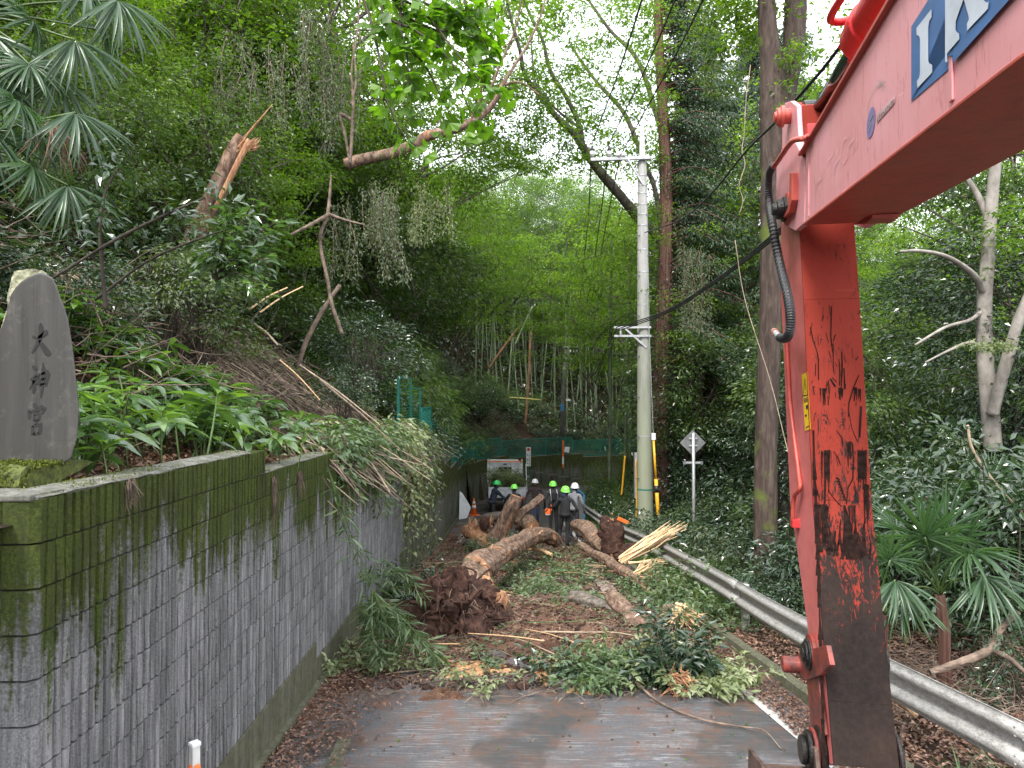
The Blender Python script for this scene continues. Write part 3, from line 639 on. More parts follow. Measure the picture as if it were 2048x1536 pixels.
# mossy ledge under the monument
mb = MB(); g = np.random.RandomState(3); xs = np.linspace(-3.9, -2.38, 60); v = []
for xx in xs:
    yb = 3.42 + (xx + 2.38) * -.18 + .03 * math.sin(xx * 9)
    for (dy, z) in ((0, -.50), (-.02, -.43), (0, -.37), (.05, -.34), (.14, -.345), (.6, -.36)): v.append((xx, yb + dy + g.uniform(-.008, .008), z + g.uniform(-.008, .008)))
v = np.array(v); n, m = 60, 6; i_, j_ = np.meshgrid(np.arange(n - 1), np.arange(m - 1), indexing='ij')
mb.raw(v, np.stack([i_ * m + j_, (i_ + 1) * m + j_, (i_ + 1) * m + j_ + 1, i_ * m + j_ + 1], -1).reshape(-1, 4))
mb.f.append((np.array([[(n - 1) * m + q for q in range(6)]]), 0)); ledge = mb.build('ledge', M['moss']); tag(ledge, 'low ledge thick with yellow-green moss in front of the stone monument', 'ledge')
# ------------------------------------------------------------------ stone monument with carved characters
mon_p = at(60, 945, 3.72); mon = empty('stone_monument', (mon_p.x, mon_p.y, mon_p.z)); tag(mon, 'upright dark stone monument carved with three vertical characters', 'monument')
YF = 3.72
def ms(cx, cy): # photo px -> local on the front plane
    q = at(cx, cy, YF); return (q.x - mon_p.x, q.z - mon_p.z)
cr = lambda a, b_: (a / 3.491, 520 + b_ / 3.491)
outl = [(0, 1530), (420, 1440), (500, 1390), (540, 1250), (557, 1050), (537, 850), (515, 640), (480, 420), (455, 330), (428, 270), (400, 180), (370, 122), (330, 98), (288, 84), (255, 92), (200, 115), (150, 150), (110, 190), (78, 240), (60, 330), (40, 400), (10, 480), (-20, 600), (-60, 900), (-110, 1200), (-110, 1545)]
poly = [ms(*cr(*q)) for q in outl]
# smooth slab: front face slightly domed by bevel
mb = MB(); mb.prism(poly, (0, 0, 0), (1, 0, 0), (0, 0, 1), (-.62, .78, 0), .24); o = mb.build('slab', M['stone'], mon); bevel(o, .012, 3)
raw = [(-45, 640), (-5, 430), (35, 330), (38, 230), (60, 130), (66, 72), (110, 66), (150, 58), (215, 52), (262, 58), (300, 88), (200, 160), (110, 260), (40, 520), (-30, 700)]
mb = MB(); pr = [ms(*cr(*q)) for q in raw]; mb.prism(pr, (0, .035, 0), (1, 0, 0), (0, 0, 1), (-.62, .78, 0), .2); o = mb.build('broken_edge', M['stone_raw'], mon)
sd = o.modifiers.new('sub', 'SUBSURF'); sd.subdivision_type = 'SIMPLE'; sd.levels = sd.render_levels = 4
tx = bpy.data.textures.new('rough_break', 'CLOUDS'); tx.noise_scale = .06; dm_ = o.modifiers.new('disp', 'DISPLACE'); dm_.texture = tx; dm_.strength = .035
def stroke(mb, pts):
    p = [(ms(*cr(a, b_)), w_ / 3.491 / FPX * YF) for a, b_, w_ in pts]
    L_, Rr = [], []
    for i, ((x, z), w_) in enumerate(p):
        a = p[max(0, i - 1)][0]; b_ = p[min(len(p) - 1, i + 1)][0]; t = Vector((b_[0] - a[0], b_[1] - a[1])).normalized(); nn = Vector((-t.y, t.x))
        L_.append((x + nn.x * w_ / 2, z + nn.y * w_ / 2)); Rr.append((x - nn.x * w_ / 2, z - nn.y * w_ / 2))
    for i in range(len(p) - 1):
        q = [L_[i], Rr[i], Rr[i + 1], L_[i + 1]]
        mb.raw([(x, -.0022, z) for x, z in q], [(0, 1, 2, 3)])
chars = [[[(285, 440, 10), (286, 470, 24), (290, 500, 26), (282, 540, 20), (262, 590, 18), (225, 650, 10)], [(228, 536, 14), (262, 545, 12), (300, 525, 22), (322, 505, 26), (326, 490, 12)], [(276, 560, 12), (300, 600, 24), (335, 650, 34), (352, 664, 14)]],
 [[(228, 740, 8), (242, 752, 24), (256, 768, 10)], [(214, 838, 12), (236, 822, 14), (258, 800, 18), (262, 812, 16), (238, 846, 14), (206, 905, 5)], [(238, 840, 12), (237, 900, 15), (234, 932, 10)], [(248, 842, 10), (262, 868, 14)], [(272, 800, 10), (274, 850, 13), (282, 882, 10)], [(274, 800, 10), (310, 790, 12), (332, 780, 22), (338, 795, 22), (328, 840, 16), (320, 882, 10)], [(280, 838, 9), (322, 826, 9)], [(280, 872, 9), (320, 862, 10)], [(303, 718, 8), (304, 760, 20), (300, 860, 15), (290, 930, 12), (287, 962, 5)]],
 [[(236, 1000, 10), (248, 1022, 26), (256, 1040, 12)], [(198, 1045, 8), (206, 1070, 18), (204, 1105, 14), (200, 1112, 6)], [(208, 1062, 12), (260, 1048, 14), (298, 1026, 26), (314, 1032, 18), (292, 1076, 10)], [(238, 1080, 12), (240, 1124, 12)], [(238, 1080, 10), (276, 1068, 14), (278, 1084, 14), (270, 1118, 12)], [(240, 1122, 10), (270, 1116, 10)], [(262, 1120, 8), (246, 1150, 8)], [(226, 1158, 12), (232, 1222, 20)], [(226, 1162, 12), (262, 1150, 14), (284, 1146, 20), (282, 1180, 18), (276, 1214, 14)], [(234, 1216, 14), (274, 1208, 12)]]]
for ch in chars:
    mb = MB()
    for s_ in ch: stroke(mb, [(a_, b2_, w2_ * 1.4) for a_, b2_, w2_ in s_])
    mb.build('carved_character', M['carved'], mon)
# ------------------------------------------------------------------ guardrail
rail = empty('guardrail', (3.6, 5, -3)); tag(rail, 'weathered galvanised steel guardrail along the right road edge', 'guardrail')
rp_ = smooth_path(RAIL, .05, 3); rs = np.concatenate([[0], np.cumsum(np.linalg.norm(np.diff(rp_, axis=0), axis=1))])
rz = G(rp_[:, 1]) + .77
prof = [(.0, 0), (.012, -.012), (-.035, -.045), (-.045, -.075), (-.035, -.105), (.03, -.135), (.036, -.175), (.03, -.215), (-.035, -.245), (-.045, -.275), (-.035, -.305), (.012, -.338), (0, -.35)]
BOLT = MB().sphere((0, 0, 0), (.012, .012, .012), 8, 5).mesh('bolt', M['galv'])
Lb = 2.33; t = 0; k = 0
while t < rs[-1] - .3:
    t1 = min(t + Lb + .16, rs[-1]); tt = np.linspace(t, t1, 9)
    x = np.interp(tt, rs, rp_[:, 0]); y = np.interp(tt, rs, rp_[:, 1]); z = np.interp(tt, rs, rz)
    T = nrm(np.stack([np.gradient(x), np.gradient(y)], -1)); S = np.stack([T[:, 1], -T[:, 0]], -1)
    v = np.stack([np.stack([x + S[:, 0] * (a - .003 * (k % 2)), y + S[:, 1] * (a - .003 * (k % 2)), z + b_], -1) for a, b_ in prof], 1)
    n, m = v.shape[:2]; i_, j_ = np.meshgrid(np.arange(n - 1), np.arange(m - 1), indexing='ij')
    f = np.stack([i_ * m + j_, i_ * m + j_ + 1, (i_ + 1) * m + j_ + 1, (i_ + 1) * m + j_], -1).reshape(-1, 4)
    o = MB().raw(v.reshape(-1, 3), f).build('rail_beam', M['galv'], smooth=True); o.parent = rail; o.location = (-3.6, -5, 3)
    so = o.modifiers.new('th', 'SOLIDIFY'); so.thickness = .005; so.offset = 0
    # bolts at the overlap and a post behind
    for db in (.03, .1):
        xb, yb, zb = np.interp(t + db, rs, rp_[:, 0]), np.interp(t + db, rs, rp_[:, 1]), np.interp(t + db, rs, rz)
        for dz in (-.045, -.105, -.245, -.305): inst('bolt', BOLT, rail, (xb - .038 - 3.6, yb - 5, zb + dz + 3))
    xb, yb, zb = np.interp(t + .08, rs, rp_[:, 0]), np.interp(t + .08, rs, rp_[:, 1]), np.interp(t + .08, rs, rz)
    pm = MB().lathe([(.0, -.06), (.055, -.065), (.057, -.08), (.057, -1.15)], 16, (xb + .13, yb, zb)); pm.build('post', M['galv'], rail, smooth=True, loc=(-3.6, -5, 3))
    MB().box((xb + .06, yb, zb - .175), (.09, .06, .22)).build('bracket', M['galv'], rail, loc=(-3.6, -5, 3))
    t += Lb; k += 1
# end cap of the rail by the workers
tag(MB().box((0, 0, 0), (.03, .16, .35)).build('rail_end', M['galv'], rail, loc=(2.84 - 3.6, 27.5 - 5, G(27.5) + .6 + 3)))
# orange delineator on the rail
q = at(1212, 1022, 19.4); dl = empty('delineator', (3.1, 19.6, G(19.6) + .62), label='orange reflector bar clipped on top of the guardrail', cat='reflector')
MB().bar((0, 0, 0), (0, 0, .22), .04).build('bracket', M['steel_dark'], dl)
bevel(MB().box((0, 0, .27), (.34, .05, .10), Euler((0, .42, 0)).to_matrix()).build('reflector', M['orange'], dl), .01)
# ------------------------------------------------------------------ excavator boom and arm
EA = R_(10.0); EU = Vector((math.sin(EA), math.cos(EA), 0)); EP = Vector((math.cos(EA), -math.sin(EA), 0)); EZ = Vector((0, 0, 1))
exc = empty('excavator', (0, 0, 0), -EA); tag(exc, 'red excavator boom and worn arm reaching down beside the guardrail', 'excavator')
# local frame of exc: x = across (q), y = along heading (s), z up
def pl(px, py, q):
    """local (s,z) of the photo point lying on the vertical plane at lateral offset q"""
    a = (px - 1024) / FPX; b_ = (768 - py) / FPX
    D = Vector((a, math.cos(PITCH) - b_ * math.sin(PITCH), math.sin(PITCH) + b_ * math.cos(PITCH)))
    t = q / D.dot(EP); P = D * t
    return P.dot(EU), P.z
QB0, QB1 = .785, 1.135; QS0, QS1 = .833, 1.086
def side(mb, pts, q0, q1, mi=0):
    mb.prism([(s_, z) for s_, z in pts], (q0, 0, 0), (0, 1, 0), (0, 0, 1), (1, 0, 0), q1 - q0, mi)
B = lambda x, y: pl(x, y, QB0)
# boom box outline on its left plane
b_lo = [B(1610, 445), B(2048, 107)]; b_hi = [B(1612, 300), B(1790, 0)]
s0 = b_lo[0][0]
slope_lo = (b_lo[1][1] - b_lo[0][1]) / (b_lo[1][0] - b_lo[0][0])
boom_poly = [b_lo[0], b_hi[0], b_hi[1], (b_hi[1][0] - 1.1, b_hi[1][1] + .02), (-.9, 1.12), (-2.6, -.3), (-2.6, -.95), (-1.2, .28), b_lo[1]]
mb = MB(); side(mb, boom_poly, QB0 + .012, QB1 - .012)
boom = mb.build('boom', [M['boom']], exc); bevel(boom, .004)
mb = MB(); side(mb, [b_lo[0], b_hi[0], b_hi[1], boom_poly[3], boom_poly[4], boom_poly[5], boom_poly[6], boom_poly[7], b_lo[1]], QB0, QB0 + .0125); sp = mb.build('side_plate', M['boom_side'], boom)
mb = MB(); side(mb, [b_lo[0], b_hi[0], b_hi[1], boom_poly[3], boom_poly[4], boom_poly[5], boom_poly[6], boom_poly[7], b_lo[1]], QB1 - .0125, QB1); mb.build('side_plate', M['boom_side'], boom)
# top and bottom flanges standing slightly proud
def flange(pts, th, q0, q1, name, mat, up=1):
    mb = MB()
    for (a, b_) in zip(pts[:-1], pts[1:]):
        d = Vector((b_[0] - a[0], b_[1] - a[1])).normalized(); n = Vector((-d.y, d.x)) * th
        if n.y * up < 0: n = -n
        side(mb, [a, b_, (b_[0] + n.x, b_[1] + n.y), (a[0] + n.x, a[1] + n.y)], q0, q1)
    return bevel(mb.build(name, mat, boom), .003)
flange([B(1604, 312), b_hi[0], b_hi[1], boom_poly[3], boom_poly[4]], .016, QB0 - .018, QB1 + .018, 'top_flange', M['boom'])
flange([b_lo[0], b_lo[1], boom_poly[7]], .012, QB0 - .008, QB1 + .008, 'bottom_flange', M['boom'], -1)
# weld seam strips
for px in (1905,):
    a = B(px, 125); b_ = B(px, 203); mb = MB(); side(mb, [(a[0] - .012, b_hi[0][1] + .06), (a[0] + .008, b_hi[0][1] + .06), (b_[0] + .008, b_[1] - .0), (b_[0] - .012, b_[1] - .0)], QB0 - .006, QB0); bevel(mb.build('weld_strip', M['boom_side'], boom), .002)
for k in (1618,):
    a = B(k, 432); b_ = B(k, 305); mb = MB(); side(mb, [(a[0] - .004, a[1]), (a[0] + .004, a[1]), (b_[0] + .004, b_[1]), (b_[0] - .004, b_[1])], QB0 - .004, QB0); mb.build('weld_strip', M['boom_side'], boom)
# fork plates at the end of the boom
fk = [B(1608, 446), B(1608, 318), B(1590, 285), B(1562, 300), B(1552, 330), B(1552, 420), B(1566, 450), B(1590, 462)]
for q0, q1 in ((QB0 + .002, QB0 + .03), (QB1 - .03, QB1 - .002)):
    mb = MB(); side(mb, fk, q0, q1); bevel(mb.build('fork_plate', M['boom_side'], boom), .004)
mb = MB(); side(mb, [B(1592, 345), B(1596, 345), B(1596, 400), B(1590, 425), B(1578, 436), B(1588, 415), B(1590, 400)], QB0 - .03, QB0 + .004); bevel(mb.build('gusset', M['boom'], boom), .003)
# main pin
pc = B(1576, 418)
def pin(c, q0, q1, r, mat, name, parent, cap=.03):
    Rm = Euler((0, math.pi / 2, 0)).to_matrix()
    mb = MB(); mb.lathe([(0, q0 - cap), (r * .55, q0 - cap), (r * .6, q0 - cap * .6), (r * .95, q0 - cap * .55), (r, q0 - cap * .3), (r, q0), (r * 1.25, q0 + .001), (r * 1.25, q0 + .02), (r * .9, q0 + .02), (r * .9, q1 - .02), (r * 1.25, q1 - .02), (r * 1.25, q1), (r, q1), (r, q1 + cap * .5), (0, q1 + cap * .5)], 28, (0, c[0], c[1]), Rm)
    return mb.build(name, mat, parent, smooth=False)
bevel(pin(pc, QB0 - .03, QB1 + .03, .052, M['greasy'], 'main_pin', boom, .05), .003)
bevel(pin(pc, QB0 - .012, QB1 + .012, .066, M['boom'], 'pin_boss', boom, .002), .003)
# grease hose bracket under the boom
mb = MB(); BR = lambda x, y: pl(x, y, QB1 - .05); side(mb, [BR(1740, 447), BR(1762, 447), BR(1778, 436), BR(1780, 428), BR(1740, 436)], QB1 - .12, QB1 - .01); mb.build('bracket', M['boom'], boom)
# ---- stick
S0 = lambda x, y: pl(x, y, QS0)
fr = [S0(1599, 440), S0(1608, 600), S0(1626, 1000), S0(1657, 1400), S0(1668, 1528)]
bk = [S0(1562, 440), S0(1562, 600), S0(1580, 1000), S0(1617, 1265), S0(1630, 1400), S0(1640, 1528)]
topp = [S0(1596, 300), S0(1592, 212), S0(1574, 206), S0(1566, 235), S0(1562, 330)]
lp = fr[::-1] + topp + bk
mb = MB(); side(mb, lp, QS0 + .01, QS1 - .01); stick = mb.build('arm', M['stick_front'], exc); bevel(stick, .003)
for q0, q1 in ((QS0, QS0 + .0105), (QS1 - .0105, QS1)):
    mb = MB(); side(mb, [(a, b_) for a, b_ in lp[:5] + topp + bk], q0, q1); o = mb.build('side_plate', M['boom_side'] if 0 else M['stick_side'] if 'stick_side' in M else M['stick_front'], stick); bevel(o, .002)
# front plate a little proud of the side plates
mb = MB()
for a, b_ in zip(fr[:-1], fr[1:]):
    side(mb, [a, b_, (b_[0] - .012, b_[1]), (a[0] - .012, a[1])], QS0 - .004, QS1 + .004)
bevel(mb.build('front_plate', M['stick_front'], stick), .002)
# cylinder lugs on top of the arm
lt = S0(1583, 232)
for q0 in (QS0 - .006, QS1 - .018):
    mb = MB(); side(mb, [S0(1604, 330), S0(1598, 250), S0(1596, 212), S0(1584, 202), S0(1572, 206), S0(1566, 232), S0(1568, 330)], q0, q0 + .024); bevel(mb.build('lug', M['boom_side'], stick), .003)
bevel(pin(lt, QS0 - .06, QS1 + .05, .045, M['boom'], 'cylinder_pin', stick, .03), .003)
# arm cylinder
cyl = empty('arm_cylinder', (0, 0, 0)); cyl.parent = exc
QC = (QS0 + QS1) / 2
def pc_(x, y, q): a = pl(x, y, q); return Vector((q, a[0], a[1]))
A0 = Vector((QC, lt[0], lt[1])); A1 = pc_(1745, 45, QC); dirc = (A1 - A0).normalized(); A1 = A0 + dirc * (A1 - A0).length
rr_end = A0 + dirc * .72; bar_end = A0 + dirc * 2.6
MB().tube([A0 + dirc * .05, rr_end + dirc * .1], .040, 24).build('piston_rod', M['chrome'], cyl, smooth=True)
MB().lathe([(.03, -.07), (.075, -.07), (.075, .07), (.03, .07)], 24, A0, Euler((0, math.pi / 2, 0)).to_matrix()).build('rod_eye', M['greasy'], cyl)
T0 = rr_end
prof = [(0, .0), (.062, 0), (.085, .03), (.092, .05), (.092, .12), (.098, .125), (.098, .20), (.088, .21), (.088, 1.9), (0, 1.9)]
q_ = dirc.to_track_quat('Z', 'Y').to_matrix()
bevel(MB().lathe(prof, 32, T0, q_).build('barrel', M['cyl_red'], cyl), .002)
hp = [T0 + dirc * .10 + Vector((-.06, 0, .06)), T0 + dirc * .12 + Vector((-.13, 0, .05)), T0 + dirc * .22 + Vector((-.16, 0, .04)), T0 + dirc * .6 + Vector((-.12, 0, .06)), T0 + dirc * 1.6 + Vector((-.12, 0, .06))]
MB().tube(spline(hp, 26), .016, 12).build('oil_pipe', M['cyl_red'], cyl, smooth=True)
mb = MB()
for k in range(6):
    a = k * math.pi / 3; v = q_ @ Vector((.075 * math.cos(a), .075 * math.sin(a), .0)); mb.lathe([(0, -.02), (.011, -.02), (.011, .02), (0, .02)], 6, T0 + dirc * .02 + v, q_)
mb.build('gland_bolt', M['cyl_red'], cyl)
MB().tube(spline([A0 + Vector((.05, .0, .0)), A0 + dirc * .3 + Vector((.07, 0, -.03)), A0 + dirc * .9 + Vector((.08, 0, -.04))], 12), .012, 10).build('guide_rod', M['boom'], cyl, smooth=True)
# grease pipe (red, bent) from the boom end to the hose
def tubepx(pts, r, name, mat, parent, n=30, sides=14):
    P = [Vector((q, *pl(x, y, q))) for x, y, q in pts]; return MB().tube(spline(P, n), r, sides).build(name, mat, parent, smooth=True)
tubepx([(1618, 268, QB0 + .03), (1612, 276, QB0 - .03), (1590, 280, QB0 - .05), (1578, 290, QB0 - .05), (1556, 322, QB0 - .05), (1547, 334, QB0 - .05)], .013, 'grease_pipe', M['boom'], boom)
mb = MB(); cpt = B(1619, 270); mb.box((QB0 + .02, cpt[0], cpt[1] + .01), (.07, .05, .07)); bevel(mb.build('pipe_clamp', M['cyl_red'], boom), .005)
# corrugated black hose
hp = [(1547, 330, QB0 - .05), (1538, 352, QB0 - .05), (1538, 400, QB0 - .04), (1545, 450, QB0 - .05), (1558, 520, QS0 - .08), (1575, 590, QS0 - .10), (1581, 640, QS0 - .11), (1576, 672, QS0 - .11), (1562, 676, QS0 - .10), (1548, 662, QS0 - .07)]
P = spline([Vector((q, *pl(x, y, q))) for x, y, q in hp], 260); rad = np.where(np.arange(260) % 3 == 0, .0185, .023) * np.where(np.arange(260) < 60, .9, 1)
MB().tube(P[:235], rad[:235], 14).build('hose', M['black'], exc, smooth=False)
MB().tube(P[232:], .017, 14).build('hose_fitting', M['steel'], exc, smooth=True)
MB().tube(P[252:256] + np.array([[0, 0, 0]]), .02, 14).build('hose_collar', M['boom'], exc)
# red grease line along the rear of the arm
tubepx([(1572, 660, QS0 - .02), (1580, 800, QS0 - .01), (1597, 940, QS0 - .01), (1600, 975, QS0 - .02), (1588, 995, QS0 - .03), (1586, 1040, QS0 - .03), (1590, 1052, QS0 - .01)], .011, 'grease_line', M['boom'], stick)
a = S0(1597, 1046); mb = MB().box((QS0 - .01, a[0], a[1]), (.05, .06, .045)); bevel(mb.build('line_clamp', M['cyl_red'], stick), .004)
# bucket linkage: side boss, link plates, bottom pin
ub = S0(1634, 1310)
bevel(pin(ub, QS0 - .05, QS1 + .03, .058, M['greasy'], 'link_pin', stick, .02), .004)
bevel(pin(ub, QS0 - .035, QS0 + .0, .075, M['link_red'], 'link_boss', stick, .004), .004)
lb = S0(1650, 1500)
lnk = empty('bucket_linkage', (0, 0, 0)); lnk.parent = exc
kk = pl(1600, 1330, QS0 - .03)
mb = MB(); mb.lathe([(0, -.085), (.034, -.085), (.04, -.075), (.04, 0), (.06, .0), (.06, .03), (.04, .035), (.04, .3), (0, .3)], 24, (QS0 - .03, kk[0], kk[1]), Euler((0, math.pi / 2, 0)).to_matrix()); bevel(mb.build('crank_pin', M['link_red'], lnk), .003)
for dq in (-.035, QS1 - QS0 + .012):
    mb = MB(); side(mb, [pl(1590, 1312, QS0 + dq), pl(1612, 1300, QS0 + dq), pl(1652, 1290, QS0 + dq), pl(1660, 1330, QS0 + dq), pl(1640, 1350, QS0 + dq), pl(1610, 1360, QS0 + dq), pl(1592, 1345, QS0 + dq)], QS0 + dq, QS0 + dq + .022); bevel(mb.build('link_plate', M['link_red'], lnk), .004)
for dq in (-.02, .004):
    mb = MB(); side(mb, [pl(1612, 1350, QS0 + dq), pl(1634, 1340, QS0 + dq), pl(1650, 1470, QS0 + dq), pl(1624, 1480, QS0 + dq)], QS0 + dq, QS0 + dq + .014); bevel(mb.build('guide_link', M['link_red'], lnk), .003)
# big bucket pin with rubber-like rings
RmX = Euler((0, math.pi / 2, 0)).to_matrix()
def ring(q0, q1, r, mat, name, c=lb): bevel(MB().lathe([(0, q0), (r * .93, q0), (r, q0 + .008), (r, q1 - .008), (r * .93, q1), (0, q1)], 36, (0, c[0], c[1]), RmX).build(name, mat, lnk, smooth=False), .002)
lbc = (lb[0] + .03, lb[1] - .02)
ring(QS0 - .10, QS0 - .075, .062, M['greasy'], 'pin_head', lbc); ring(QS0 - .075, QS0 - .05, .085, M['greasy'], 'pin_collar', lbc); ring(QS0 - .05, QS0 - .032, .098, M['link_red'], 'bucket_ear', lbc)
ring(QS0 - .032, QS0 - .0, .108, M['greasy'], 'seal_ring', lbc); ring(QS1 + .002, QS1 + .03, .108, M['greasy'], 'seal_ring', lbc); ring(QS1 + .03, QS1 + .055, .12, M['greasy'], 'bucket_ear', lbc); ring(QS1 + .055, QS1 + .07, .075, M['greasy'], 'pin_head', lbc)
ring(QS1 + .002, QS1 + .035, .075, M['greasy'], 'link_pin_end', (ub[0] - .02, ub[1]))
# bucket below (only its upper back shows at the picture's lower edge)
bk0 = pl(1500, 1500, .62); bc = (lbc[0], lbc[1] - .12)
bkt = empty('bucket', (0, 0, 0)); bkt.parent = exc
bprof = [(0, 0), (-.12, .01), (-.26, -.10), (-.38, -.30), (-.40, -.52), (-.30, -.72), (-.10, -.84), (.16, -.86), (.42, -.80)]
mb = MB(); q0, q1 = .58, 1.34
P2 = [(lbc[0] + a + .02, lbc[1] + b_ - .085) for a, b_ in bprof]
inn = [(a + .02, b_ - .02) for a, b_ in P2[:1]] + [(a + .03 * (1 if b_ > lbc[1] - .7 else .2), b_ + (.03 if b_ < lbc[1] - .7 else -.005)) for a, b_ in P2[1:]]
side(mb, P2 + inn[::-1], q0, q1); bevel(mb.build('shell', M['rusty'], bkt), .004)
for q in (q0 - .02, q1):
    mb = MB(); side(mb, P2 + [(P2[0][0] + .34, P2[0][1] - .1)], q, q + .02); bevel(mb.build('side_cutter', M['rusty'], bkt), .004)
for q in (QS0 - .06, QS1 + .04):
    mb = MB(); side(mb, [(lbc[0] - .09, lbc[1] + .05), (lbc[0] + .07, lbc[1] + .05), (lbc[0] + .1, lbc[1] - .16), (lbc[0] - .2, lbc[1] - .16)], q, q + .02); bevel(mb.build('bucket_lug', M['rusty'], bkt), .004)
for k in range(5):
    qq = q0 + .05 + k * (q1 - q0 - .1) / 4; mb = MB(); mb.box((qq, P2[-1][0] + .08, P2[-1][1] + .01), (.07, .18, .04)); mb.build('tooth', M['rusty'], bkt)
# decals, on the left plane of the boom
def decal(mb, pts, off, mi=0):
    mb.raw([(QB0 - off, *B(x, y)) for x, y in pts], [tuple(range(len(pts)))], mi)
mb = MB(); decal(mb, [(1824, 53), (1824, 203), (1899, 138), (1899, 18), (1896, 12), (1898, 4), (1896, -2), (1899, -62)][:4] + [(1901, 100), (1897, 70), (1902, 40), (1898, 20), (1902, -5), (1896, -30), (1899, -65)], .002); mb.build('blue_panel', M['decal_blue'], boom)
mb = MB(); decal(mb, [(1903, -66), (1904, 112), (1912, 110), (1912, 126), (2060, -38), (2060, -240)], .008); mb.build('blue_panel', M['decal_blue'], boom)
cz = lambda a, b_: (1680 + a / 5.565, b_ / 5.565)
mb = MB(); decal(mb, [cz(868, 310), cz(1035, 100), cz(1038, 190), cz(1012, 230), cz(1000, 300), cz(1000, 680), cz(1012, 705), cz(1044, 720), cz(1044, 805), cz(878, 980), cz(874, 900), cz(900, 860), cz(908, 800), cz(908, 430), cz(895, 395), cz(870, 390)], .004); mb.build('letter_i', M['decal_white'], boom)
mb = MB(); decal(mb, [cz(1220, -100), cz(1220, 680), cz(1245, 690), cz(1240, 590), cz(1380, 430), cz(1378, 370), cz(1350, 350), cz(1338, 320), cz(1340, 230), cz(1430, -20), cz(1485, 170), cz(1490, 210), cz(1468, 260), cz(1470, 335), cz(1705, 90), cz(1712, 10), cz(1690, 25), cz(1660, 0), cz(1600, -200), cz(1400, -100)][:17] + [cz(1660, 0), cz(1560, -320), cz(1800, -620), cz(1800, -700), cz(1420, -300), cz(1345, -120), cz(1345, -250)], .0105); mb.build('letter_k', M['decal_white'], boom)
# rough edge where the decal is torn beside the seam
mb = MB(); g = random.Random(2); pts = []
for k in range(34):
    y = 520 - k * 16; x = 1210 - g.uniform(0, 26) - 8 * math.sin(k * .7); pts.append(cz(x, y * .8 + 10))
decal(mb, pts + [cz(1222, -30), cz(1222, 400)], .0045); mb.build('torn_edge', M['decal_black'], boom)
def sticker(poly, mat, name): mb = MB(); decal(mb, poly, .002); return mb.build(name, mat, boom)
el = [(1743 + 8.0 * math.cos(a) + 3 * math.sin(a), 245 - 31 * math.sin(a) - 3 * math.cos(a)) for a in np.linspace(0, 2 * math.pi, 28, endpoint=False)]
sticker(el, M['decal_violet'], 'oval_emblem')
mb = MB()
def line(mb, pts, w_, off=.003):
    P = [Vector(B(x, y)) for x, y in pts]
    for a, b_ in zip(P[:-1], P[1:]):
        d = (b_ - a).normalized(); n = Vector((-d.y, d.x)) * w_ / 2
        mb.raw([(QB0 - off, *(a + n)), (QB0 - off, *(a - n)), (QB0 - off, *(b_ - n)), (QB0 - off, *(b_ + n))], [(0, 1, 2, 3)])
line(mb, [(1738, 262), (1744, 250), (1740, 243), (1748, 228)], .007)
line(mb, [(1737, 225), (1738, 205), (1743, 190), (1752, 175), (1764, 167)], .0025); line(mb, [(1764, 155), (1767, 183)], .0025); line(mb, [(1757, 160), (1772, 174)], .0025); line(mb, [(1756, 175), (1773, 162)], .0025)
mb.build('emblem_mark', M['steel'], boom)
# small worn company text as short strokes on a pale strip
sticker([(1755, 228), (1755, 246), (1791, 205), (1791, 190)], M['decal_faint'], 'text_strip')
mb = MB()
for k in range(9):
    x = 1757 + k * 3.9; y = 234 - k * 4.3
    line(mb, [(x, y + 8), (x, y - 2)], .003, .0035); line(mb, [(x - .6, y + (3 if k % 2 else 8)), (x + 2.4, y - (1 if k % 3 else -5))], .003, .0035)
mb.build('small_lettering', M['steel_dark'], boom)
# HITACHI, sheared along the boom
def letters(word, X0, X1, ytop, ybot, off=.003, w_=.004, gap=.3):
    """stroke letters between photo columns; ytop/ybot functions of px"""
    G_ = {'H': [[(0, 0), (0, 1)], [(1, 0), (1, 1)], [(0, .5), (1, .5)]], 'I': [[(.5, 0), (.5, 1)]], 'T': [[(0, 1), (1, 1)], [(.5, 0), (.5, 1)]],
          'A': [[(0, 0), (.5, 1), (1, 0)], [(.2, .38), (.8, .38)]], 'C': [[(1, .85), (.7, 1), (.25, .95), (0, .6), (0, .35), (.25, .05), (.7, 0), (1, .15)]]}
    wd = {'I': .35}; tot = sum(wd.get(c, 1) + gap for c in word) - gap; u = 0; mb = MB()
    for c in word:
        cw = wd.get(c, 1)
        for st in G_[c]:
            pts = []
            for a, b_ in st:
                x = X0 + (X1 - X0) * (u + a * cw) / tot; pts.append((x, ybot(x) + (ytop(x) - ybot(x)) * b_))
            line(mb, pts, w_, off)
        u += cw + gap
    return mb
letters('HITACHI', 1634, 1717, lambda x: 352 - (x - 1634) * 1.33, lambda x: 385 - (x - 1634) * 1.08, w_=.0045).build('maker_lettering', M['decal_faint'], boom)
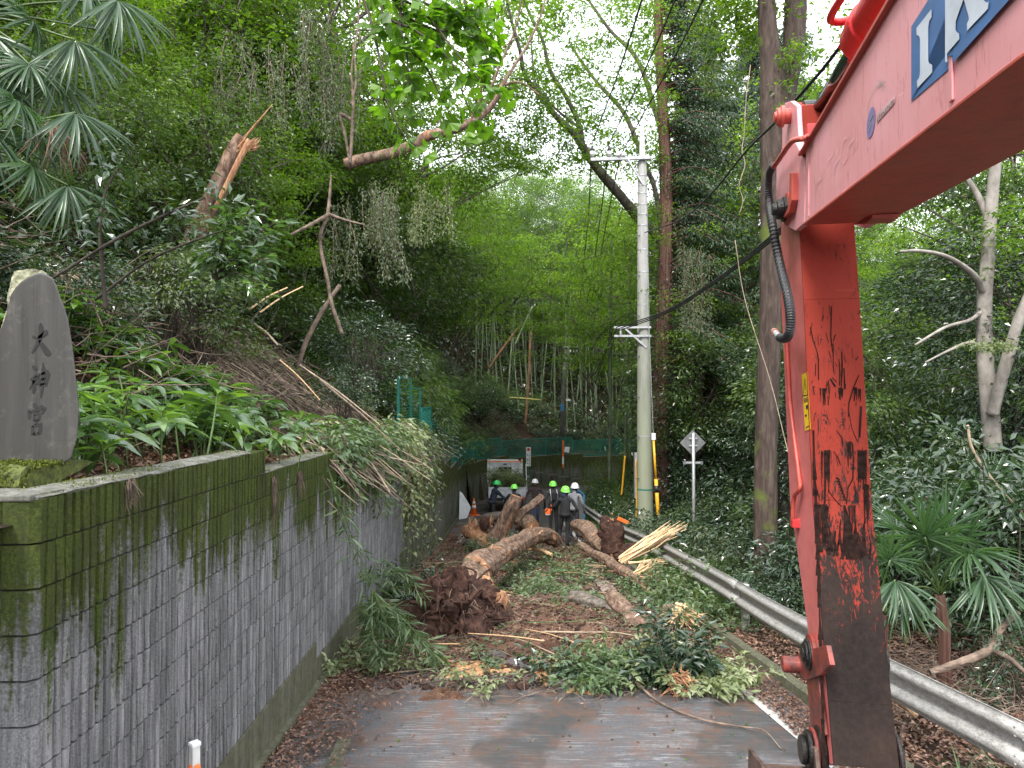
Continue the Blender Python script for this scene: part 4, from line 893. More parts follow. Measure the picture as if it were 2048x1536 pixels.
# yellow danger sticker on the arm's left face
S1 = lambda x, y: pl(x, y, QS0)
def sdecal(pts, mat, name, off): mb = MB(); mb.raw([(QS0 - off, *S1(x, y)) for x, y in pts], [tuple(range(len(pts)))]); return mb.build(name, mat, stick)
sdecal([(1604, 750), (1616, 743), (1623, 858), (1611, 862)], M['decal_yellow'], 'warning_sticker', .0022)
def sline(mb, pts, w_, off=.0032):
    P = [Vector(S1(x, y)) for x, y in pts]
    for a, b_ in zip(P[:-1], P[1:]):
        d = (b_ - a).normalized(); n = Vector((-d.y, d.x)) * w_ / 2
        mb.raw([(QS0 - off, *(a + n)), (QS0 - off, *(a - n)), (QS0 - off, *(b_ - n)), (QS0 - off, *(b_ + n))], [(0, 1, 2, 3)])
mb = MB(); sline(mb, [(1607, 792), (1611, 757), (1616, 790), (1607, 792)], .006); sline(mb, [(1611.3, 767), (1612, 780)], .008); sline(mb, [(1611.8, 784), (1612, 787)], .008)
for k in range(3): sline(mb, [(1608 + .3 * k, 798 + k * 3.2), (1618 + .3 * k, 795 + k * 3.2)], .004)
sline(mb, [(1613, 815), (1619, 812)], .02); sline(mb, [(1617, 808), (1619, 838)], .012); sline(mb, [(1611, 832), (1615, 830)], .01); sline(mb, [(1613, 855), (1619, 852)], .005)
mb.build('warning_print', M['decal_black'], stick)
# ------------------------------------------------------------------ scrapes and grease on the arm's front plate
def fpt(px, py):
    xl = np.interp(py, [440, 600, 1000, 1400, 1528], [1599, 1608, 1626, 1657, 1668]); xr = np.interp(py, [440, 600, 1000, 1400, 1528], [1705, 1716, 1741, 1771, 1779])
    s_, z = pl(xl, py, QS0); q = QS0 + (QS1 - QS0) * (px - xl) / (xr - xl); return Vector((q, s_ - .0142, z))
SCR = MB(); gS = random.Random(12)
def scrape(pts, w0, w1=None, jag=.25):
    w1 = w0 if w1 is None else w1; P = [fpt(*p) for p in pts]; n = len(P); L_, R_2 = [], []
    for i, p in enumerate(P):
        w_ = (w0 + (w1 - w0) * i / max(1, n - 1)) / FPX * 3.4 * gS.uniform(1 - jag, 1 + jag) / 2; d = (P[min(n - 1, i + 1)] - P[max(0, i - 1)]).normalized(); nn = Vector((-d.z, 0, d.x)); nn = Vector((nn.x, 0, nn.z)).normalized()
        off = Vector((0, -.00004 * gS.randint(0, 30), 0)); L_.append(p + nn * w_ + off); R_2.append(p - nn * w_ + off)
    V = L_ + R_2; SCR.raw([tuple(v) for v in V], [(i, i + 1, n + i + 1, n + i) for i in range(n - 1)])
def cz_(a, b_): return (1500 + a / 2.195, 400 + b_ / 2.195)
for pts, w_ in (([(262, 560), (275, 620), (290, 660), (298, 700), (298, 790)], 2), ([(355, 470), (352, 600), (362, 680), (365, 760)], 2), ([(400, 670), (402, 740), (398, 820)], 2.5), ([(388, 700), (392, 760), (390, 815)], 2), ([(410, 740), (412, 780), (414, 830)], 3), ([(475, 770), (450, 830), (432, 890), (430, 950)], 2), ([(350, 785), (372, 820)], 3), ([(358, 780), (378, 800)], 2), ([(485, 905), (482, 960), (478, 1040)], 4), ([(430, 1060), (428, 1110), (430, 1165)], 2), ([(446, 1060), (452, 1140), (450, 1220), (428, 1260), (422, 1330)], 2.2), ([(378, 1010), (400, 1040), (404, 1080)], 1.6), ([(430, 920), (445, 1000), (470, 1060)], 1.6), ([(340, 1270), (370, 1310), (400, 1340)], 1.6), ([(330, 1140), (328, 1230), (325, 1330), (322, 1420)], 4), ([(340, 860), (342, 900)], 2), ([(365, 1100), (385, 1130), (395, 1160)], 1.6)): scrape([cz_(*p) for p in pts], w_)
for (x0, x1, y0, y1, n) in ((300, 326, 822, 900, 5), (388, 408, 822, 896, 7), (456, 484, 822, 890, 8), (470, 508, 1092, 1275, 22), (312, 346, 1094, 1290, 12), (425, 445, 1056, 1150, 4), (290, 340, 1330, 1500, 12), (498, 520, 1240, 1420, 10), (430, 460, 1330, 1500, 6)):
    for k in range(n):
        x = gS.uniform(x0, x1); a = y0 + gS.uniform(0, 10); b_ = y1 - gS.uniform(0, .55) * (y1 - y0); scrape([cz_(x + gS.uniform(-1, 1), a + (b_ - a) * t) for t in (0, .33, .66, 1)], gS.uniform(1.5, 4.5), gS.uniform(.5, 2.5), .4)
for k in range(8): a = 1215 + k * 13; scrape([cz_(376 + k * 5, a), cz_(392 + k * 4.4, a + 10)], 4, 2)
scrape([cz_(412, 1335), cz_(420, 1380), cz_(428, 1440), cz_(434, 1500), cz_(440, 1570)], 5, 20)
for k in range(34): x = 360 + gS.uniform(-60, 160); a = gS.uniform(1390, 1460); scrape([cz_(x, a), cz_(x + gS.uniform(-8, 8), a + 40), cz_(x + gS.uniform(-10, 10), a + 110)], 1.5, gS.uniform(3, 9), .4)
for k in range(26): y = 700 + k * 32; scrape([(1499 + 117 + k * 1.15 + gS.uniform(2, 4), y), (1499 + 117 + (k + 1) * 1.15 + 3, y + 34)], 5, 7, .5) if k > 4 else None
for k in range(60): x, y = gS.uniform(1622, 1728), gS.uniform(600, 1080); L = gS.uniform(4, 26); scrape([(x, y), (x + gS.uniform(-6, 6), y + L)], gS.uniform(.6, 1.6))
tag(SCR.build('scrape_marks', M['grime'], stick), kind='stuff')
# ------------------------------------------------------------------ vegetation prototypes
def rdir(g, n): return nrm(g.normal(size=(n, 3)))
def clump_leaves(mb, g, cen, cr, per, L, W, kind=2, flat=.55, out=None, droop=.25, up=.9, tint0=0, fold=.18, ldroop=.15, mi=0, jit=.6):
    """leaves spread through one clump; denser towards its shell"""
    n = per; d = rdir(g, n); r = g.rand(n, 1) ** .45
    P = cen + d * r * np.array([cr, cr, cr * flat])
    o = nrm(d + (np.array(out) * .6 if out is not None else 0) + g.normal(size=(n, 3)) * jit); o[:, 2] = o[:, 2] * .5 - droop
    N = nrm(np.array([0, 0, up]) + g.normal(size=(n, 3)) * .45 + d * .3)
    t = np.clip(.45 + tint0 + g.normal(size=n) * .2, 0, 1)
    mb.leaves(P, o, N, L * g.uniform(.7, 1.25, n), W * g.uniform(.75, 1.2, n), kind, mi, t, fold, ldroop)
def tree_arch(seed, H, z0, R, Rz, ncl, per, L, W, cr, flat, leaf, bark, tr=.14, kind=2, droop=.25, nlimb=14, lean=0, hollow=.45, up=.9, limbr=1.0, layered=False, cant=0, twigs=True):
    g = np.random.RandomState(seed); zc = H - Rz
    cl = []
    for k in range(ncl):
        d = rdir(g, 1)[0]; r = hollow + (1 - hollow) * g.rand() ** .6
        r *= 1 + .22 * math.sin(d[0] * 5 + seed) * math.cos(d[1] * 4 + d[2] * 3 + seed)
        c = np.array([d[0] * R * r, d[1] * R * r, zc + d[2] * Rz * r])
        if layered: c[2] = zc + round((c[2] - zc) / (Rz * .32)) * Rz * .32 + g.normal() * .05 * Rz
        if c[2] < z0: c[2] = z0 + g.rand() * Rz * .3
        cl.append(c)
    cl = np.array(cl); lf = MB()
    for c in cl:
        out = nrm(c - np.array([0, 0, zc])); k = g.uniform(.6, 1.35)
        clump_leaves(lf, g, c, cr * k, int(per * k), L, W, kind, flat, out, droop, up, g.normal() * .13)
    wd = MB(); th = H * .72
    tp = np.array([[lean * (z / H) ** 1.5 + .03 * H * math.sin(z * 1.1 + seed) * (z / H), .02 * H * math.cos(z * .9 + seed) * (z / H), z] for z in np.linspace(-.5, th, 12)])
    wd.tube(tp, np.linspace(tr * 1.25, tr * .35, 12), 9, rough=.06, seed=seed)
    nodes = []
    order = g.permutation(len(cl))
    for j, ci in enumerate(order[:nlimb]):
        c = cl[ci]; zz = np.clip(min(c[2] - .15 * H * g.rand() - np.hypot(c[0], c[1]) * .45, th * .97), z0 * .55, th * .97)
        b0 = np.array([np.interp(zz, tp[:, 2], tp[:, i]) for i in range(3)]); mid = (b0 + c) / 2 + g.normal(size=3) * .06 * R + np.array([0, 0, .08 * R])
        pts = spline([b0, b0 * .6 + mid * .4 + g.normal(size=3) * .04 * R, mid, c], 9); r0 = tr * .42 * limbr * (1 - .5 * zz / H)
        wd.tube(pts, np.linspace(r0, r0 * .18, 9), 5, cap=False); nodes += list(pts[3:])
    nodes = np.array(nodes)
    if twigs:
        for ci in order[nlimb:]:
            c = cl[ci]; k = np.argmin(np.linalg.norm(nodes - c, axis=1)); a = nodes[k]
            wd.tube([a, (a + c) / 2 + g.normal(size=3) * .05 * R, c], [tr * .10 * limbr, tr * .07 * limbr, tr * .03], 4, cap=False)
    return (wd.mesh('trunk', M[bark], True), lf.mesh('crown', ML[leaf]))
TA = {}
TA['broad'] = [tree_arch(11 + k, 9, 3, 2.9, 3.2, 95, 120, .15, .075, .75, .55, 'broad', 'bark_brown', .15) for k in range(3)]
TA['bright'] = [tree_arch(21 + k, 9, 3.2, 3.1, 2.9, 95, 110, .13, .065, .75, .38, 'bright', 'bark_grey', .13, layered=True, droop=.15) for k in range(3)]
TA['dark'] = [tree_arch(31 + k, 8, 2, 2.5, 3.0, 95, 125, .15, .065, .7, .6, 'dark', 'bark_brown', .15) for k in range(3)]
TA['airy'] = [tree_arch(41 + k, 12, 5.5, 4.2, 3.4, 150, 95, .12, .06, .85, .26, 'bright', 'bark_grey', .15, layered=True, droop=.12, nlimb=18, hollow=.25, limbr=.8) for k in range(3)]
def bush_arch(seed, R, H, ncl, per, L, W, cr, leaf, bark='twig_dark', kind=3, droop=.2, flat=.6, up=.8, stems=9, hollow=.5, weep=0):
    g = np.random.RandomState(seed); lf = MB(); st = MB()
    for k in range(ncl):
        d = rdir(g, 1)[0]; d[2] = abs(d[2]); r = hollow + (1 - hollow) * g.rand() ** .6; r *= 1 + .25 * math.sin(d[0] * 4 + seed * 2) * math.cos(d[1] * 5 - seed)
        c = np.array([d[0] * R * r, d[1] * R * r, H * (.12 + .85 * d[2] * r)])
        k2 = g.uniform(.6, 1.4); clump_leaves(lf, g, c, cr * k2, int(per * k2), L, W, kind, flat, nrm(d * np.array([1, 1, .4])), droop + weep, up, g.normal() * .14)
        if k < stems * 3:
            b0 = np.array([g.normal() * .12 * R, g.normal() * .12 * R, -.3]); st.tube(spline([b0, (b0 + c) / 2 + g.normal(size=3) * .08 * R + np.array([0, 0, .1 * H]), c], 7), np.linspace(.016, .005, 7) * max(1, R), 5, cap=False)
    return (st.mesh('stems', M[bark], True), lf.mesh('foliage', ML[leaf]))
TA['bush_dark'] = [bush_arch(51 + k, 1.0, 1.5, 46, 46, .105, .042, .30, 'dark') for k in range(4)]
TA['bush_broad'] = [bush_arch(61 + k, 1.0, 1.5, 46, 46, .10, .048, .30, 'broad') for k in range(4)]
TA['bush_grey'] = [bush_arch(71 + k, 1.0, 1.5, 50, 50, .085, .032, .28, 'grey', weep=.3) for k in range(3)]
TA['bush_fine'] = [bush_arch(81 + k, 1.1, 1.5, 56, 70, .12, .016, .32, 'bamboo', kind=2, weep=.35, up=.5) for k in range(3)]
TA['bush_bright'] = [bush_arch(91 + k, 1.0, 1.4, 46, 44, .10, .05, .30, 'bright') for k in range(2)]
TA['bush_sparse'] = [bush_arch(95 + k, 1.0, 1.6, 30, 30, .11, .045, .26, 'dark', stems=14) for k in range(2)]
def bamboo_arch(seed, H, leaf='bamboo', bark='culm', foliage=True, r=.045, lean=.12, fz=.45):
    g = np.random.RandomState(seed); wd = MB(); lf = MB(); n = 26; a0 = g.uniform(0, 6.28)
    t = np.linspace(0, 1, n); bend = lean * H * (t ** 3); P = np.stack([bend * math.cos(a0), bend * math.sin(a0), -.4 + (H + .4) * t - .12 * H * lean * t ** 4 * 2], 1)
    rad = r * (1 - .72 * t); rad2 = rad * np.where(np.arange(n) % 2, 1.0, 1.13); wd.tube(P, rad2, 7)
    if foliage:
        for k in range(34):
            tt = fz + (1 - fz) * g.rand() ** .8; i = min(n - 2, int(tt * (n - 1))); p0 = P[i]; az = g.uniform(0, 6.28); ln = H * .13 * (1.25 - tt) * g.uniform(.7, 1.3) + .3
            p1 = p0 + np.array([math.cos(az) * ln, math.sin(az) * ln, ln * .35]); p2 = p0 + np.array([math.cos(az) * ln * 1.5, math.sin(az) * ln * 1.5, ln * .0])
            br = spline([p0, p1, p2], 6); wd.tube(br, np.linspace(.008, .003, 6), 3, cap=False)
            for q in br[2:]:
                clump_leaves(lf, g, q, .28, 26, .15, .022, 2, .8, np.array([math.cos(az), math.sin(az), -.4]), .55, .6, g.normal() * .12, ldroop=.3)
    return (wd.mesh('culm', M[bark], True), lf.mesh('foliage', ML[leaf]) if foliage else None)
TA['bamboo'] = [bamboo_arch(101 + k, 13, fz=.6) for k in range(4)]
TA['bamboo_bare'] = [bamboo_arch(111 + k, 11, foliage=False, lean=.05) for k in range(3)]
def conifer_arch(seed, H=20, z0=4, R=2.6, tr=.3, n=250, per=80, az0=0, az1=6.28):
    g = np.random.RandomState(seed); wd = MB(); lf = MB()
    zz = np.linspace(-.8, H, 30); tp = np.stack([.12 * np.sin(zz * .4 + seed), .1 * np.cos(zz * .33), zz], 1)
    wd.tube(tp, tr * (1.15 - .85 * (zz + .8) / (H + .8)), 16, lobes=5, lobeamp=.07, rough=.035, seed=seed)
    for k in range(n):
        t = g.rand() ** .85; z = z0 + (H - z0) * t; az = g.uniform(az0, az1); ln = R * (1 - t) ** .6 * g.uniform(.55, 1.1) + .3
        b0 = np.array([0, 0, z]); d = np.array([math.cos(az), math.sin(az), 0])
        br = spline([b0, b0 + d * ln * .5 + [0, 0, .10 * ln], b0 + d * ln + [0, 0, -.18 * ln]], 7); wd.tube(br, np.linspace(.035, .008, 7), 4, cap=False)
        for q in br[2:]:
            clump_leaves(lf, g, q, .36, int(per / 5 * 2.0) + 8, .17, .042, 2, .55, d, .5, .6, g.normal() * .12, ldroop=.35, jit=.5)
    return (wd.mesh('trunk', M['bark_cedar'], True), lf.mesh('crown', ML['conif']))
TA['conifer'] = [conifer_arch(121), conifer_arch(122, 18, 5, 2.9, .25, 200)]
TA['conifer_side'] = [conifer_arch(123, 21, 5, 3.3, .31, 190, 80, -1.1, 1.2)]
NSEEN = {}
def plant(kind, x, y, z, sc=1.0, rz=0, label='', cat='tree', group=None, name=None, k=None, tilt=(0, 0), szz=1.0):
    """a countable plant: an Empty with trunk/stems and crown/foliage as parts"""
    nm = name or {'tree': 'tree', 'bamboo': 'bamboo', 'shrub': 'shrub'}[cat]
    A = TA[kind]; n = NSEEN.get(kind, 0); NSEEN[kind] = n + 1; a, l_ = A[(n if k is None else k) % len(A)]
    e = empty(nm, (x, y, z), 0, label, cat, group); e.rotation_euler = (tilt[0], tilt[1], rz)
    e.scale = (sc, sc, sc * szz)
    p = bpy.data.objects.new('trunk' if cat == 'tree' else ('culm' if cat == 'bamboo' else 'stems'), a); C.objects.link(p); p.parent = e
    if l_ is not None:
        q = bpy.data.objects.new('crown' if cat == 'tree' else 'foliage', l_); C.objects.link(q); q.parent = e
    return e
rg = random.Random(77)
def scatter(x0, x1, y0, y1, step, fn):
    y = y0
    while y < y1:
        x = x0
        while x < x1:
            fn(x + rg.uniform(-.5, .5) * step, y + rg.uniform(-.5, .5) * step); x += step
        y += step
def inview(x, y, m=1.5): return abs(x) < y * .74 + m and y > 2
# ---- left hillside: shrubs
def f_left(x, y):
    u = float(xwall(y)) - .12 - x
    if u < .5 or not inview(x, y, 2.5): return
    scar = (7.6 < y < 18) and u < (5.0 if y < 12.5 else 3.6)
    if scar: return
    if y < 9.5 and u < 1.9: return
    z = float(Hleft(x, y) if y < 33 else Hfar(x, y)) - .1
    if z < -6: return
    r = rg.random()
    if y < 11:
        kd = 'bush_dark' if r < .5 else ('bush_sparse' if r < .75 else 'bush_broad'); sc = rg.uniform(.65, .95); lb = 'dark glossy-leaved shrub crowding the slope above the monument'; gp = 'dark shrubs on the near slope'
        if kd == 'bush_broad': lb, gp = 'mid green broad-leaved shrub among dark shrubs on the near left slope', 'green shrubs on the near slope'
        if kd == 'bush_sparse': lb, gp = 'thin open shrub with bare stems on the near left slope', 'open shrubs on the near slope'
    elif y < 26:
        kd = ['bush_grey', 'bush_broad', 'bush_fine', 'bush_dark', 'bush_bright'][int(r * 5)]; sc = rg.uniform(.85, 1.5)
        nmz = {'bush_grey': ('grey-green drooping bush', 'grey drooping bushes'), 'bush_broad': ('mid green leafy bush', 'leafy bushes'), 'bush_fine': ('feathery narrow-leaved bamboo bush', 'bamboo bushes'), 'bush_dark': ('dark evergreen bush', 'dark bushes'), 'bush_bright': ('bright yellow-green bush', 'bright bushes')}[kd]
        lb = nmz[0] + ' hanging on the steep slope behind the landslide'; gp = nmz[1] + ' behind the landslide'
    else:
        kd = ['bush_grey', 'bush_fine', 'bush_dark', 'bush_broad'][int(r * 4)]; sc = rg.uniform(1.0, 1.9)
        nmz = {'bush_grey': 'greyish bush', 'bush_broad': 'mid green bush', 'bush_fine': 'feathery bamboo bush', 'bush_dark': 'dark bush'}[kd]
        lb = nmz + ' on the shaded slope above the green wall-top fence'; gp = nmz + 's above the fence'
    plant(kd, x, y, z, sc, rg.uniform(0, 6.28), lb, 'shrub', gp)
scatter(-9, -2, 4.5, 11, .95, f_left)
scatter(-15, -2.4, 11, 26, 1.45, f_left)
scatter(-18, 2, 27, 45, 2.1, f_left)
def f_ltree(x, y):
    u = float(xwall(y)) - x
    if u < 2.5 or not inview(x, y, 4): return
    z = float(Hleft(x, y) if y < 33 else Hfar(x, y)) - .3; r = rg.random()
    if z < -6: return
    kd = 'broad' if r < .42 else ('dark' if r < .62 else ('bright' if r < .82 else 'bamboo'))
    lb = {'broad': 'mid green broadleaf tree', 'dark': 'dense dark evergreen tree', 'bright': 'yellow-green layered tree', 'bamboo': 'leafy bamboo'}[kd]
    band = 'on the left hillside just behind the landslide' if y < 22 else 'high on the far left hillside above the bend'
    plant(kd, x, y, z, rg.uniform(.95, 1.3) if y < 24 else rg.uniform(1.15, 1.6), rg.uniform(0, 6.28), lb + ' ' + band, 'bamboo' if kd == 'bamboo' else 'tree', lb + 's ' + band, szz=rg.uniform(.85, 1.1))
scatter(-22, -4.5, 15, 24, 2.9, f_ltree)
scatter(-28, -3.5, 24, 46, 3.5, f_ltree)
def f_small(x, y):
    u = float(xwall(y)) - x
    if u < 2.6 or (y < 12.5 and u < 3.6) or not inview(x, y, 2): return
    z = float(Hleft(x, y)) - .3; r = rg.random(); kd = 'bright' if r < .35 else ('broad' if r < .6 else ('bamboo' if r < .85 else 'dark'))
    lb = {'broad': 'small broadleaf tree', 'dark': 'small dark evergreen tree', 'bright': 'small yellow-green tree', 'bamboo': 'young leafy bamboo'}[kd] + ' just above the landslide scar'
    plant(kd, x, y, z, rg.uniform(.42, .62) * (.8 if kd == 'bamboo' else 1), rg.uniform(0, 6.28), lb, 'bamboo' if kd == 'bamboo' else 'tree', lb.replace('tree', 'trees').replace('bamboo', 'bamboos'))
scatter(-11, -4, 10.5, 15.5, 1.75, f_small)
# ---- bank behind the bend: bamboo grove, bright trees beyond
def f_grove(x, y):
    if not (-3 < x < 16): return
    z = float(Hfar(x, y)) - .2
    if z < -6: return
    plant('bamboo' if rg.random() < .72 else 'bamboo_bare', x, y, z, rg.uniform(.95, 1.35), rg.uniform(0, 6.28), 'slender green bamboo in the dark grove behind the bend', 'bamboo', 'bamboos of the dark grove', tilt=(rg.uniform(-.1, .1), rg.uniform(-.1, .14)))
scatter(-2, 16, 46.5, 56, 1.3, f_grove)
def f_bank(x, y):
    z = float(Hfar(x, y)) - .2
    if z < -6: return
    kd = rg.choice(['bush_grey', 'bush_dark', 'bush_fine'])
    plant(kd, x, y, z, rg.uniform(.6, 1.1), rg.uniform(0, 6.28), {'bush_grey': 'greyish', 'bush_dark': 'dark', 'bush_fine': 'feathery'}[kd] + ' low bush on the bank behind the green net fence', 'shrub', 'low bushes on the bank')
scatter(-6, 9, 45.2, 48.5, 1.25, f_bank)
def f_back(x, y):
    if not inview(x, y, 4): return
    z = float(Hfar(x, y)) - .3; r = rg.random()
    kd = 'bright' if r < .4 else ('broad' if r < .7 else ('airy' if r < .85 else 'bamboo'))
    lb = {'bright': 'sunlit yellow-green tree', 'broad': 'green broadleaf tree', 'airy': 'tall thin-leaved tree', 'bamboo': 'tall leafy bamboo'}[kd] + ' rising behind the bamboo grove'
    plant(kd, x, y, z, rg.uniform(.85, 1.2), rg.uniform(0, 6.28), lb, 'bamboo' if kd == 'bamboo' else 'tree', lb.replace(' rising', 's rising').replace('tree s', 'trees '))
scatter(-24, 38, 57, 88, 5.0, f_back)
# ---- right wood
def f_right(x, y):
    u = x - float(xright(y))
    if u < 1.2 or not inview(x, y, 2): return
    if y < 9.5 and u < 3.3: return
    if 10.5 < y < 18 and .235 < x / y < .285: return
    z = float(Hright(x, y)) - .1; r = rg.random()
    kd = 'bush_dark' if r < .62 else ('bush_grey' if r < .8 else 'bush_broad')
    nmz = {'bush_grey': ('grey-leaved shrub', 'grey shrubs'), 'bush_broad': ('mid green shrub', 'green shrubs'), 'bush_dark': ('dark glossy shrub', 'dark glossy shrubs')}[kd]
    near = 'in the thicket right of the excavator arm' if x > .53 * y else 'in the thicket between guardrail and excavator arm'
    plant(kd, x, y, z, rg.uniform(.8, 1.25) * (1.25 if u > 3 else .9), rg.uniform(0, 6.28), nmz[0] + ' ' + near, 'shrub', nmz[1] + ' ' + near, szz=rg.uniform(1, 1.5) * (.6 if y < 17 and u < 2.4 else 1))
scatter(3.5, 24, 7, 14.5, 1.35, f_right)
scatter(4, 26, 14.5, 30, 1.75, f_right)
def f_rtree(x, y):
    u = x - float(xright(y))
    if u < 2.6 or not inview(x, y, 3): return
    z = float(Hright(x, y)) - .3; r = rg.random()
    kd = 'dark' if r < .45 else ('broad' if r < .7 else ('bright' if r < .85 else 'airy'))
    lb = {'broad': 'mid green broadleaf tree', 'dark': 'dense dark evergreen tree', 'bright': 'yellow-green layered tree', 'airy': 'tall open-crowned tree'}[kd]
    band = 'in the wood right of the excavator arm' if x > .53 * y else 'in the wood between utility pole and excavator arm'
    plant(kd, x, y, z, rg.uniform(.55, .9) if y < 20 else rg.uniform(.75, 1.1), rg.uniform(0, 6.28), lb + ' ' + band, 'tree', lb + 's ' + band, szz=rg.uniform(.8, 1.05))
scatter(6, 26, 13, 24, 3.3, f_rtree)
scatter(8, 34, 24, 44, 3.8, f_rtree)
scatter(26, 62, 44, 66, 6.0, f_back)
# understorey trees just right of the pole, left verge shrubs of the bend
for (px, d, s_) in ((1120, 40, .9), (1150, 36, 1.0), (1185, 33, 1.0), (1215, 30, .9), (1230, 27.5, .8), (1200, 36, 1.2), (1250, 26, .6)):
    x = (px - 1024) / FPX * d + 0.0
    if x < float(xright(d)) + .6: x = float(xright(d)) + .8
    plant('bush_fine', x, d, G(d) - .1, s_ * 1.15, rg.uniform(0, 6.28), 'pale feathery bush on the inner verge of the bend', 'shrub', 'feathery bushes of the inner verge', szz=1.2)
# tall conifers right of the utility pole
plant('conifer_side', 5.25, 24.3, -3.9, 1.0, 0, 'tall cedar with reddish furrowed trunk right behind the utility pole', 'tree', k=0)
plant('conifer', 8.2, 29, -3.6, 1.05, 1.4, 'tall cedar with dark drooping foliage between utility pole and forked tree', 'tree', k=1)
plant('conifer', 9.6, 24, -3.4, .9, 2.4, 'slim cedar just left of the forked tree', 'tree', k=1)
plant('conifer', 12.5, 36, -3.0, 1.1, 3.3, 'distant cedar showing above the excavator boom pivot', 'tree', k=0)
# airy trees that fret the sky in the middle
for i, (x, y, s_, lb) in enumerate([(3.9, 33, 1.15, 'open zelkova-like tree left of the utility pole'), (-.5, 49, 1.25, 'tall airy tree over the middle of the valley'), (6.5, 42, 1.2, 'airy tree behind the utility pole'), (-3.0, 36, 1.15, 'airy tree leaning over the far wall'),
        (-5.2, 19.5, 1.5, 'very tall airy tree leaning over the top of the landslide'), (-7.5, 26, 1.6, 'tall airy tree behind the sweeping branch'), (10.8, 27, 1.35, 'tall airy tree just left of the forked tree'), (13.5, 19, 1.45, 'tall airy tree behind the excavator boom'), (7.5, 31, 1.5, 'tall airy tree between the cedars'), (-3.4, 24.5, 1.35, 'airy tree overhanging the louvred fence'),
        (10, 50, 1.3, 'thin-crowned tree far behind the cedars'), (3.5, 60, 1.5, 'highest airy tree in the valley notch'), (-6, 30, 1.25, 'tall airy tree on the left hillside shoulder')]):
    zb = (float(Hleft(x, y)) if y < 33 else float(Hfar(x, y))) if x < -2 else (G(y) if y < 45 else float(Hfar(x, y)))
    plant('airy', x, y, zb - .3, s_, i * 1.3, lb, 'tree')
# ---- near forked tree behind the boom
def trunk_thing(name, paths, mat, label, cat='tree', rough=.05, n=16, leafs=None):
    """paths: list of [(px,py,d,width_px)...]"""
    p0 = at(*paths[0][0][:3]); e = empty(name, p0, 0, label, cat); mb = MB()
    for pi, pth in enumerate(paths):
        P = spline([(*at(a, b_, d), w_ / FPX * d / 2) for a, b_, d, w_ in pth], 8 * len(pth)); mb = MB().tube(P[:, :3] - np.array(p0), P[:, 3], n, rough=rough, seed=pi + len(pth), lobes=3, lobeamp=.05)
        mb.build('limb' if pi else ('trunk' if cat == 'tree' else 'stem'), M[mat], e, smooth=True)
    return e
ft = trunk_thing('tree', [[(1550, 1300, 11.6, 66), (1536, 1150, 11.5, 50), (1531, 950, 11.5, 44), (1540, 650, 11.5, 42), (1545, 430, 11.5, 46), (1548, 300, 11.5, 52), (1550, 220, 11.5, 58), (1543, 130, 11.5, 44), (1536, 60, 11.5, 36), (1532, -60, 11.5, 33), (1528, -220, 11.5, 28)],
     [(1556, 270, 11.5, 46), (1576, 160, 11.6, 44), (1590, 70, 11.7, 42), (1594, -60, 11.8, 44), (1600, -220, 11.9, 34)]], 'bark_brown', 'big forked tree with mossy brown trunk behind the boom pivot')
ft2 = trunk_thing('tree', [[(1600, 1330, 12.2, 60), (1585, 1200, 12.2, 40), (1575, 950, 12.2, 36), (1590, 700, 12.3, 30), (1610, 500, 12.4, 26)]], 'bark_dark', 'dark ivy-grown stem close behind the forked tree')
pt = trunk_thing('tree', [[(1985, 900, 12, 33), (1978, 810, 12, 32), (1968, 700, 12, 29), (1968, 600, 12, 27), (1975, 520, 12, 25), (1978, 460, 12, 24), (1985, 380, 12, 22), (1993, 300, 12, 20), (2000, 150, 12, 18), (2004, -60, 12, 15)],
     [(1968, 590, 12, 14), (1955, 560, 11.8, 13), (1930, 535, 11.6, 11), (1890, 512, 11.4, 9), (1840, 502, 11.2, 7), (1800, 503, 11, 5)], [(1980, 445, 12, 14), (1965, 410, 12.1, 13), (1950, 380, 12.2, 11), (1930, 350, 12.3, 9), (1900, 300, 12.4, 7)],
     [(1966, 620, 12, 9), (1940, 640, 11.8, 7), (1890, 655, 11.6, 6), (1830, 690, 11.4, 4)], [(1972, 700, 12, 7), (1940, 645 + 40, 11.8, 6), (1900, 740 - 40, 11.7, 5), (1850, 725, 11.6, 3)]], 'bark_pale', 'pale smooth-barked tree curving up at the right edge', n=14, rough=.02)
pt2 = trunk_thing('tree', [[(1985, 830, 11.8, 22), (2000, 770, 11.7, 22), (2020, 700, 11.6, 22), (2038, 640, 11.5, 20), (2070, 560, 11.4, 18), (2110, 440, 11.3, 16)]], 'bark_pale', 'slanting pale trunk leaning out at the right edge', n=12, rough=.02)
# crowns for those trunks (above the frame mostly)
def crown_thing(parent, p, R, n, per, leaf, seed, L=.1, W=.05, kind=3, cr=.35, flat=.4):
    g = np.random.RandomState(seed); mb = MB(); o = np.array(parent.location)
    for k in range(n):
        c = np.array(p) + rdir(g, 1)[0] * np.array(R) * g.rand() ** .5; clump_leaves(mb, g, c - o, cr * g.uniform(.6, 1.3), per, L, W, kind, flat, None, .2, .8, g.normal() * .12)
    return mb.build('crown', ML[leaf], parent)
crown_thing(ft, at(1500, -160, 11.5), (2.4, 1.5, 1.1), 60, 60, 'broad', 1); crown_thing(pt, at(1960, 120, 12), (1.8, 1.5, 1.6), 45, 45, 'broad', 2)
crown_thing(ft, at(1590, 110, 11.2), (.28, .2, .9), 16, 22, 'bright', 3, .09, .045, cr=.22); crown_thing(ft2, at(1588, 950, 12), (.28, .25, 2.2), 70, 34, 'dark', 5, .07, .045, cr=.25, flat=.9)
